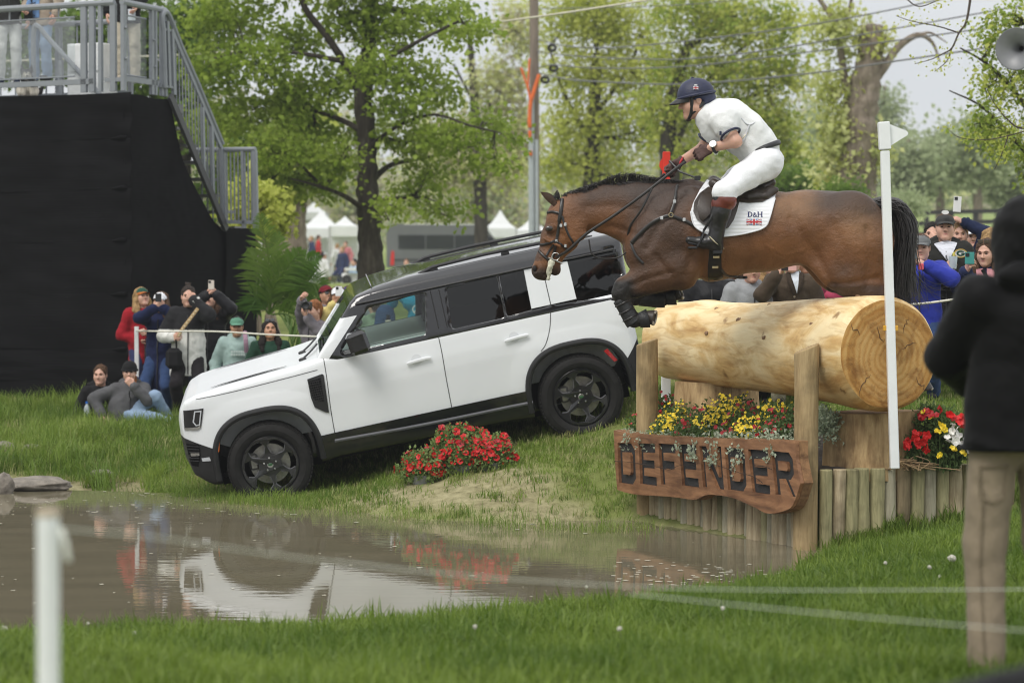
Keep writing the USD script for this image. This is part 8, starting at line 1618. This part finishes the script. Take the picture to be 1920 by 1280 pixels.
 person('man in maroon cap and sunglasses looking up',31.2,(612,553),yaw=20,hyaw=25,hpitch=15,skin='tan',hair='short',hairm='dark',cap='cap',capm=mar,topm=gry2,legm=blk,glasses='on',head_m=True)
 person('person in yellow jacket and white cap filming with a phone',30.4,(634,556),yaw=0,hpitch=5,skin='tan',hair='long',hairm='brown',cap='cap',capm=whc,topm=yel,legm=blk,R=(626,569,.3,'hold',(.6,.2,0)),L=(643,566,.3,'hold',(-.6,.2,0)));phone('phone with a shiny screen held by the person in yellow',635,546,30.0,.08,.12,pw,0)
 person('child in purple cap half hidden behind the windscreen',31.6,(654,553),yaw=30,s=.9,skin='tan',hair='short',hairm='brown',cap='cap',capm=purp,topm=navy,legm=blk,legs=False)
 person('person in black cap half hidden behind the vehicle roof',31.8,(668,552),yaw=160,s=.95,hair='short',hairm='dark',cap='cap',capm=blk,topm=vest,legm=blk,legs=False)
 person('person in turquoise hoodie seen through the front window',29.2,(792,533),yaw=200,hyaw=190,hair='long',hairm='brown',topm=turq,zip_=False,legm=jean,L=(735,572,-.1,'relaxed'),R=(815,640,0,'relaxed'),hem=.2,puff=1.1,elbows={'L':(-.3,0,1.0)})
 cpt=np.array([29.0,781,580]);q=P(781,580,28.86);a=np.linspace(0,6.29,24);lone('peace_emblem',cat(tube([q+.046*np.array([math.cos(x),0,math.sin(x)])for x in a],.008,5),seg(q-[0,0,.046],q+[0,0,.046],.007,5),seg(q,q+[-.033,0,-.033],.007,5),seg(q,q+[.033,0,-.033],.007,5)),logo,'white peace symbol on the turquoise hoodie','emblem')
 person('person with a blue backpack seen low through the front window',29.6,(702,570),yaw=195,hair='short',hairm='brown',topm=C('pale_green_shirt',(.25,.32,.22)),legm=blk,pose='kneel')
 t=Thing('backpack','navy blue backpack with a buckle seen through the front window','backpack',P(722,606,29.1));m=Field(P(722,606,29.2)-.35,P(722,606,29.2)+.35,.02);c=P(722,606,29.2);m.cap(c-[0,0,.1],c+[0,0,.12],.15,.11,.03,flat=((0,1,0),.75));t.add('sack',rumple(m.mesh(),.02,9),C('backpack_navy',(.035,.075,.17)));t.add('strap',tube([P(728,590,28.98),P(727,622,28.98)],.025,5,flat=((0,1,0),.3)),blk);t.add('buckle',box(P(728,604,28.94),(.07,.01,.05),.008),pc)
 # ---- seated pair
 person('woman with tied brown hair and black jacket sitting against the screen',30.3,(188,703),yaw=15,hyaw=-5,hpitch=0,hroll=-.2,hair='short',hairm='brown',topm=blk,legm=blk,hips=(196,775,0.05),feet={'R':(250,786,30.0),'L':(262,784,30.3)},pose='sit',R=(178,765,.1,'relaxed'),L=(225,770,.2,'relaxed'),hem=.03,collar=True,hood=True,knees=(0,-.3,1))
 t=person('woman in black beanie and grey jacket sitting on the grass, chin in hand',29.6,(243,697),yaw=8,hyaw=5,hpitch=-3,hair='braid',hairm='ginger',cap='beanie',capm=blk,topm=gry,legm=ljean,hips=(232,777,0),feet={'R':(338,797,29.3),'L':(318,788,29.7)},pose='sit',R=(192,780,.15,'relaxed'),L=(249,722,.22,'fist',(-.3,1,0)),hem=.04,hood=True,knees=(.2,-.4,.5),elbows={'L':(1,-.4,-1.2),'R':(-1,0,.2)},puff=1.05)
 t.add('glasses',cat(*[tube([xf((np.array([[k*.032+.024*math.cos(x),.104,.002+.018*math.sin(x)]]),np.zeros((0,3),int)),t.info['Rh'],t.info['head'],1)[0][0]for x in np.linspace(0,6.3,16)],.0018,4)for k in(-1,1)]),M('thin_frames',(.1,.08,.06)),kind='stuff')
 q=P(163,771,30.0);q[2]=gz(q[0],q[1])+.02;t=Thing('water_bottle','clear water bottle with blue cap standing in the grass','bottle',q);bm=raw('clear_bottle',{'t':('transparent_bsdf',{'color':(.8,.86,.9)}),'g':('principled_bsdf',{'base_color':(.6,.66,.7),'roughness':.1}),'m':('mix_closure',{'fac':.55})},[('t.BSDF','m.closure1'),('g.BSDF','m.closure2')],'m.closure')
 t.add('bottle',lathe([(0,0),(.034,0),(.036,.02),(.036,.14),(.03,.17),(.014,.20),(.014,.215)],18,t=q),bm,smooth=True);t.add('cap',lathe([(.0,.21),(.018,.21),(.018,.235),(0,.237)],14,t=q),M('bottle_blue',(.02,.12,.45),.4));t.add('label_band',lathe([(.0365,.03),(.037,.03),(.037,.08),(.0365,.08)],18,t=q),M('bottle_blue',(.02,.12,.45)))
 rp=M('rope_white',(.60,.58,.50),.7);st=M('stake_white',(.66,.67,.67),.5);q=P(257,705,30.9);t=Thing('rope_stake','white stake holding the crowd rope beside the red fleece','stake',(q[0],q[1],gz(q[0],q[1])));t.add('stake',bar((q[0],q[1],gz(q[0],q[1])-.1),P(256,612,30.9),.05,.05),st)
 lone('crowd_rope',tube(spline([P(256,620,30.85),P(300,621,29.9),P(360,621,29.75),P(420,622,29.55),P(500,627,29.3),P(592,631,29.0),P(700,636,29.0)],50),.011,5),rp,'pale rope stretched in front of the left hand spectators','rope',smooth=True)
 # ---- right hand crowd, behind the log
 t=person('woman in royal blue jacket, grey cap and glasses filming with a grey phone',22.75,(1727,465),yaw=-15,hyaw=-12,hair='short',hairm='brown',cap='cap',capm=grc,topm=blue,legm=jean,glasses=None,R=(1701,497,.30,'hold',(.6,.2,0)),L=(1738,498,.26,'hold',(-.7,.2,.1)),hem=.34,puff=1.1,elbows={'L':(1.2,-.3,-.7)});phone('grey phone held by the woman in royal blue',1711,472,22.35,.078,.13,pg,-8);t.add('pink_band',box(P(1727,500,22.42),(.05,.02,.06),.008),M('pink_band',(.6,.08,.12)))
 t=person('man in dark cap and black hoodie with a round G emblem holding a drink',23.7,(1772,427),yaw=-5,hyaw=-8,hpitch=3,skin='fair',hair='short',hairm='brown',cap='cap',capm=dkc,topm=C('dark_hoodie',(.022,.022,.02)),legm=blk,head_m=True,s=1.06,hood=True,R=(1769,502,.32,'hold',(.5,.3,-.2)),L=(1792,528,.30,'hold',(-.5,.2,0)),hem=.22,puff=1.15)
 drape(t,'t_shirt',Polygon([(-.10,.02),(.0,.05),(.10,.03),(.05,-.06),(.01,-.14),(-.05,-.06)]).buffer(.008),C('white_tee',(.62,.64,.7)),23.7,.008,(1771,462));q=P(1773,398,23.55);t.add('cap_badge',prism(affinity.scale(Point(0,0).buffer(1),.035,.02),.004,q+[0,.02,0],(1,0,0),(0,0,1),(0,-1,0)),logo)
 ev=P(1801,475,23.40);em=t.add('emblem',prism(affinity.scale(Point(0,0).buffer(1,24),.058,.038),.004,ev,(1,0,0),(0,0,1),(0,-1,0)),logo,parent=t.info['jp']);t.add('emblem_rim',tube([ev+np.array([.058*math.cos(x),-.005,.038*math.sin(x)])for x in np.linspace(0,6.3,28)],.005,5),M('emblem_gold',(.45,.30,.04)),parent=t.info['jp']);gl=affinity.scale(Point(0,0).buffer(1,24),.040,.026).difference(affinity.scale(Point(0,0).buffer(1,24),.022,.013)).difference(shapely.box(.0,.002,.06,.012));gl=gl.union(shapely.box(.004,-.006,.036,.003));t.add('letter',prism(gl,.003,ev-[0,.005,0],(1,0,0),(0,0,1),(0,-1,0)),C('emblem_green',(.01,.05,.03)),parent=t.info['jp'])
 t=Thing('drink_cup','clear cup with a lemon slice held by the man in the black hoodie','cup',P(1787,486,23.3));q=P(1787,498,23.3);t.add('cup',lathe([(0,0),(.032,0),(.042,.12),(.040,.12),(.031,.005)],18,t=q-[0,0,.03]),bm,smooth=30);t.add('lemon',box(P(1788,480,23.27),(.02,.01,.07),.005),M('lemon',(.6,.55,.12)))
 t=Thing('drink_cup','red cup in the lower hand of the man in the black hoodie','cup',P(1789,530,23.3));t.add('cup',lathe([(0,0),(.03,0),(.038,.10),(.036,.10)],16,t=P(1790,541,23.3)),M('cup_red',(.45,.03,.03)));t.add('lid',lathe([(0,.10),(.04,.10),(.04,.11),(0,.112)],16,t=P(1790,541,23.3)),bm)
 person('person in navy sleeve raising a white phone over the crowd',24.6,(1800,440),yaw=-10,hair='short',hairm='blonde',topm=C('navy_sleeve',(.014,.02,.05)),legm=blk,L=(1806,416,.1,'hold',(-.6,.3,0)),elbows={'L':(1,-.2,-.6)});phone('white phone raised highest above the right hand crowd',1795,383,24.4,.078,.155,pw,5,4)
 t=person('girl with long brown hair and pink scarf in a denim jacket holding a green phone',22.9,(1849,474),yaw=-25,hyaw=-30,hpitch=-8,hair='long',hairm='brown',topm=C('denim',(.022,.03,.075)),legm=jean,R=(1812,506,.30,'hold',(.5,.2,0)),glasses='up');phone('green phone held by the girl with the pink scarf',1818,484,22.5,.085,.11,pt,-15);sc=C('pink_scarf',(.50,.24,.26));[drape(t,'scarf',Polygon(p),sc,22.9,.012,(1848,515))for p in([(-.09,.05),(-.03,.06),(-.02,-.22),(-.08,-.24)],[(.0,.06),(.07,.05),(.06,-.20),(.0,-.22)])];t.add('bag_strap',tube([P(1842,505,22.56),P(1856,530,22.54)],.018,5),blk,parent=t.info['jp'])
 person('blonde head behind the girl with the pink scarf',24.4,(1858,452),yaw=170,hair='long',hairm='blonde',topm=blk,legm=blk)
 t=person('woman in brown tweed jacket filming with a pink phone under the horse belly',23.0,(1484,488),yaw=-3,hpitch=2,hair='low_bun',hairm='brown',topm=twd,zip_=False,legm=C('cream_breeches',(.4,.36,.28)),R=(1458,513,.30,'hold',(.7,.2,.1)),hem=.25,puff=1.08);phone('pink phone held by the woman in tweed',1478,500,22.62,.15,.075,pp,-5)
 drape(t,'shirt_front',Polygon([(-.05,.05),(.06,.06),(.015,-.16)]),C('white_shirt',(.6,.64,.7)),23.0,.008,(1489,520))
 for k in range(3):drape(t,'button',Point(0,0).buffer(.011),M('button_horn',(.3,.24,.18)),23.0,.012,(1487,556+12*k))
 for s in(-1,1):drape(t,'lapel',Polygon([(s*.045,.06),(s*.085,.04),(s*.075,-.05),(s*.01,-.17)]),C('tweed_lapel',(.045,.033,.024)),23.0,.014,(1489,520))
 person('man in black shirt and grey puffer vest under the horse belly',23.3,(1409,505),yaw=10,hpitch=-5,hair='short',hairm='blonde',topm=vest,legm=blk,puff=1.14,head_m=True,hood=True)
 person('person in black puffer jacket behind the forelegs of the horse',23.4,(1333,500),yaw=0,hair='short',hairm='dark',topm=puf,legm=blk,puff=1.18)
 person('person in olive jacket behind the woman in tweed',24.3,(1513,492),yaw=-10,skin='brown',hair='short',hairm='dark',topm=C('olive_jacket',(.12,.11,.075)),legm=blk,head_m=True)
 person('person in pink plaid shirt behind the horse thigh',23.6,(1552,500),yaw=-20,hair='short',hairm='brown',topm=plaid,zip_=False,legm=C('grey_trousers',(.16,.15,.16)),R=(1543,534,.25,'relaxed'))
 person('person in grey fleece with a phone behind the flag pole',23.5,(1640,470),yaw=-15,hair='long',hairm='dark',topm=vest,legm=blk,R=(1650,525,.28,'hold',(.5,.2,0)));phone('dark phone held behind the flag pole',1651,505,23.15,.08,.12,pg)
 person('person in bright blue with a raised hand behind the tail of the horse',24.2,(1662,452),yaw=0,hair='short',hairm='brown',topm=C('bright_blue',(.03,.10,.42)),legm=blk,R=(1645,415,.2,'hold',(.5,.3,0)))
 person('bareheaded man in charcoal coat standing farthest back left of the dark cap',25.4,(1748,440),yaw=-12,hair='short',hairm='dark',topm=C('charcoal_coat',(.04,.04,.045)),legm=blk,head_m=True,R=(1741,452,.3,'hold',(.5,.2,0)))
 person('person in white cap and olive coat at the back right of the raised white phone',25.6,(1828,444),yaw=-20,hair='short',hairm='brown',cap='cap',capm=whc,topm=C('olive_jacket',(.12,.11,.075)),legm=blk)
 person('person in navy jacket between the puffer vest and the tweed jacket',24.4,(1447,497),yaw=5,hair='long',hairm='blonde',topm=navy,legm=jean)
 person('person in teal jacket at the left behind the horse forelegs',24.2,(1372,500),yaw=0,hair='long',hairm='brown',topm=C('teal_jacket',(.03,.10,.11)),legm=blk)
 person('person in grey beanie and maroon jacket just right of the horse thigh',24.6,(1592,492),yaw=-10,hair='short',hairm='dark',cap='beanie',capm=grc,topm=C('maroon_jacket',(.10,.015,.025)),legm=blk)
 lone('crowd_rope',tube(spline([P(1690,572,22.3),P(1740,568,22.2),P(1800,560,22.1),P(1900,548,22.0)],30),.011,5),rp,'white rope in front of the royal blue jacket on the right','rope',smooth=True)
 # ---- on the platform
 dz=4.54
 person('person in white trousers and dark coat at the left end of the platform',33.8,(15,-62),yaw=20,hair='short',hairm='dark',topm=C('dark_coat',(.03,.03,.03)),legm=pale,ground=dz,hem=.12,shoem=C('navy_boot',(.02,.03,.06)))
 t=person('person in jeans and beige jacket holding a cup behind the railing',34.0,(75,-66),yaw=-25,hair='short',hairm='brown',topm=beige,legm=ljean,ground=dz,hem=.16,R=(47,18,.2,'hold'));drape(t,'shirt_front',shapely.box(-.08,-.32,.08,.10),C('blue_check',(.14,.24,.42)),34.0,.008,(66,-8))
 t=person('person in cream trousers and black jacket with a white badge at the platform corner',33.4,(238,-70),yaw=10,hair='short',hairm='brown',topm=blk,legm=cream,ground=dz,hem=.14,shoem=C('beige_shoe',(.4,.35,.28)),L=(256,15,.2,'relaxed'));t.add('badge',box(P(247,28,33.15),(.10,.008,.15),.002),C('badge_white',(.62,.66,.7)),parent=t.info['jp'])
 dog()
 # ---- foreground man and things near the camera
 D=9.5;khaki=C('khaki_trousers',(.235,.19,.135));jk=C('black_softshell',(.0045,.0045,.005),rough=.6)
 t=person('man in black hooded jacket and khaki trousers seen from behind at the right edge',D,(1912,452),yaw=195,hyaw=200,hair='short',hairm='dark',topm=jk,legm=khaki,zip_=False,wr=.45,s=1.08,hem=.07,puff=1.12,L=(1815,715,-.33,'hold'),R=(1990,715,-.33,'hold'),hips=(1908,800,0),elbows={'L':(-1,-.25,-.45),'R':(1,-.2,-.5)},res=.014,hood=True,feet={'L':(1850,1243,9.5),'R':(1985,1250,9.5)})
 q=t.info;f=Field(q['head']-.25,q['head']+.25,.012);R0=q['Rh'];hc=q['head'];f.ell(hc+R0@np.array([0,-.02,.03]),(.108,.135,.140),0,R0);f.cap(hc+R0@np.array([0,-.02,-.06]),hc+R0@np.array([0,-.02,-.17]),.10,.11,.06);f.cut(hc+R0@np.array([0,.17,0]),(.10,.10,.13),.03,R0);t.add('hood',rumple(rumple(f.mesh(),.018,7,2),.006,24,4),jk,smooth=True)
 t.info['surf']=t.info['legs'];kh2=C('khaki_seam',(.18,.145,.10));D0=9.5
 drape(t,'pocket',Polygon([(-.055,.075),(.06,.08),(.055,-.05),(0,-.075),(-.05,-.05)]).difference(Polygon([(-.047,.067),(.052,.071),(.047,-.044),(0,-.066),(-.043,-.044)])),kh2,D0,.004,(1852,905),.03);drape(t,'side_seam',LineString([(-.02,.3),(-.025,0),(-.01,-.35)]).buffer(.004),kh2,D0,.004,(1845,1060),.06)
 t.add('hem_band',rumple(tube([P(1908,838,9.5)+np.array([.218*math.cos(x),.172*math.sin(x),0])for x in np.linspace(0,6.3,40)],.012,6),.003,9),jk,smooth=True)
 wm=M('post_white',(.62,.64,.65),.5,.06);D=4.9;q=P(90,1000,D);g0=gz(q[0],q[1]);t=Thing('white_post','blurred white plastic post in the left foreground','post',(q[0],q[1],g0));t.add('post',lathe([(.0225,g0-.2-q[2]),(.0225,P(0,958,D)[2]-q[2]),(.019,P(0,955,D)[2]-q[2]),(0,P(0,955,D)[2]-q[2])],18,t=q),wm,smooth=30);t.add('cap',lathe([(.024,-.012),(.024,.003),(.0,.005)],18,t=P(90,956,D)),C('post_cap',(.45,.38,.3)))
 rt=raw('blurred_rope',{'p':('principled_bsdf',{'base_color':(.55,.57,.52),'roughness':.7})},[],'p.BSDF')
 lone('foreground_rope',tube(spline([P(108,990,4.86),P(300,1008,5.1),P(600,1050,5.6),P(1000,1088,6.3),P(1400,1105,7.0),P(1960,1104,8.0)],60),.0015,5),rt,'thin blurred pale rope running right from the foreground post, upper of two','rope',smooth=True);lone('foreground_rope',tube(spline([P(1180,1112,6.6),P(1500,1145,6.2),P(1960,1185,5.8)],40),.0012,5),rt,'lower blurred pale rope crossing the khaki trousers','rope',smooth=True);lone('rope_end',tube(spline([P(112,990,4.85),P(122,1015,4.84),P(128,1052,4.84)],10),.006,5),rt,'short loose rope end hanging from the foreground post','rope end',smooth=True)
 D=4.2;m=Field(P(1840,1330,D)-.34,P(1840,1330,D)+.34,.012);m.cap(P(1700,1360,D),P(1990,1318,D),.052,.075,.03,flat=((0,1,0),1.6));t=Thing('camera_bag','black blurred bag at the bottom right corner of the photo','bag',P(1840,1400,D));t.add('bag',rumple(m.mesh(),.008,12),jk,smooth=True);t.add('handle',tube(spline([P(1880,1330,D-.12),P(1920,1320,D-.14),P(1960,1325,D-.12)],10),.008,6),jk)
def dog():
 """a husky sitting on the platform"""
 D=33.2;f=Field(P(52,150,D)-.40,P(52,150,D)+.40,.012);q=lambda u,v,d=0:P(u,v,D+d);s=px(D)
 f.chain([q(55,158,.12),q(54,166,.05)],[.10,.12],.04);f.cap(q(54,150),q(54,170,.15),.075,.11,.05);f.chain([q(50,147,-.05),q(53,154)],[.06,.075],.03);f.ell(q(50,139,-.06),(.072,.075,.065),.02);f.cap(q(50,142,-.11),q(50.5,143,-.18),.036,.024,.015)
 for k in(-1,1):f.chain([q(52+7*k,158,-.04),q(52+8*k,168,-.06),q(52+8*k,176,-.09)],[.05,.036,.032],.02);f.cap(q(50+8*k,133,-.05),q(50+9*k,121,-.05),.030,.006,.012);f.cap(q(52+14*k,170,.05),q(52+15*k,176,-.05),.06,.035,.02)
 f.chain([q(62,172,.2),q(74,172,.22),q(80,164,.2)],[.05,.045,.02],.02)
 v,fq=f.mesh();p=np.array([pix(x)for x in v]);col=np.tile([.045,.042,.042],(len(v),1));wht=(np.hypot((p[:,0]-50)/9,(p[:,1]-143)/8)<1)&(v[:,1]<D-.03)|(p[:,1]>164)&(v[:,1]<D+.03)|(np.abs(p[:,0]-52)<5)&(p[:,1]>158);col[wht]=[.50,.45,.38];col[(np.abs(p[:,0]-50)<1.6)&(p[:,1]<139)]=[.04,.04,.04]
 m=raw('husky_fur',{'a':('attribute',{'attribute':'coat'}),'n':('noise_texture',{'scale':60.0,'detail':3.0}),'b':('bump',{'strength':.6,'distance':.01}),'p':('principled_bsdf',{'roughness':.85})},[('a.color','p.base_color'),('n.fac','b.height'),('b.normal','p.normal')],'p.BSDF')
 t=Thing('dog','black and white husky sitting behind the railing on the platform','dog',q(52,178));t.add('body',(v,fq),m,smooth=True,pv={'coat':col});t.add('nose',ell(q(50.5,142.5,-.205),(.014,.010,.011),1),M('nose_black',(.01,.01,.01),.3))
 for k in(-1,1):t.add('eye',ell(q(50+4.2*k,138,-.125),(.009,.006,.008),1),M('nose_black',(.01,.01,.01)))
 t.add('collar',tube([q(52,152,-.02)+.085*np.array([math.cos(x),math.sin(x),-.25*math.sin(x)])for x in np.linspace(0,6.3,20)],.014,5),M('collar_dark',(.02,.02,.02)))
build_crowd()
def far_people():
 g=np.random.default_rng(8);cols={'navy':(.03,.04,.09),'pink':(.45,.16,.18),'white':(.55,.55,.55),'black':(.02,.02,.022),'pale blue':(.35,.45,.6),'olive':(.14,.15,.08),'red':(.4,.03,.03),'grey':(.2,.2,.21)}
 for i,(u,vh,D,c,l,lab)in enumerate(((523,462,100,'grey','navy','left of the brown trunk'),(538,486,92,'pink','black','just behind the palm fronds'),(583,448,112,'navy','black','under the tent right of the brown trunk'),(598,446,114,'red','grey','under the white tents'),(607,479,84,'white','olive','in pale cap on the grass above the palm'),(641,468,96,'navy','navy','beside the maple trunk with dark jacket'),(648,458,105,'pink','grey','behind the dark jacket by the maple'),(664,492,84,'pale blue','white','left of the maple trunk by the white cart'),(632,462,108,'white','olive','between the tents and the maple'),(762,492,80,'white','grey','between the maple trunk and the van'),(1700,432,88,'white','grey','far on the field beside the tail of the horse'),(1838,428,86,'navy','black','near the paddock fence at the right'),(1822,426,90,'pink','grey','small by the paddock fence'))):
  person(f'distant person in {c} top, {lab}',D,(u,vh),yaw=g.uniform(-180,180),hair='short',hairm=('brown','dark','blonde')[i%3],topm=C_(c,cols[c]),legm=C_(l,cols[l]),face=False,res=.03,cap='cap' if i in(4,)else None,capm=C_('white',cols['white']))
def C_(n,c):return cloth('far_'+n.replace(' ','_'),c)
far_people()
def build_haze():
 m=usdkit.material(stage,'/World/Looks/pale_haze',{'v':('principled_volume',{'color':(.93,.95,.97),'density':.00045,'anisotropy':.2})},[],volume='v.volume')
 lone('haze',box((0,330,18),(900,720,62)),m,'thin pale haze that fades the far trees',kind='stuff')
build_haze()
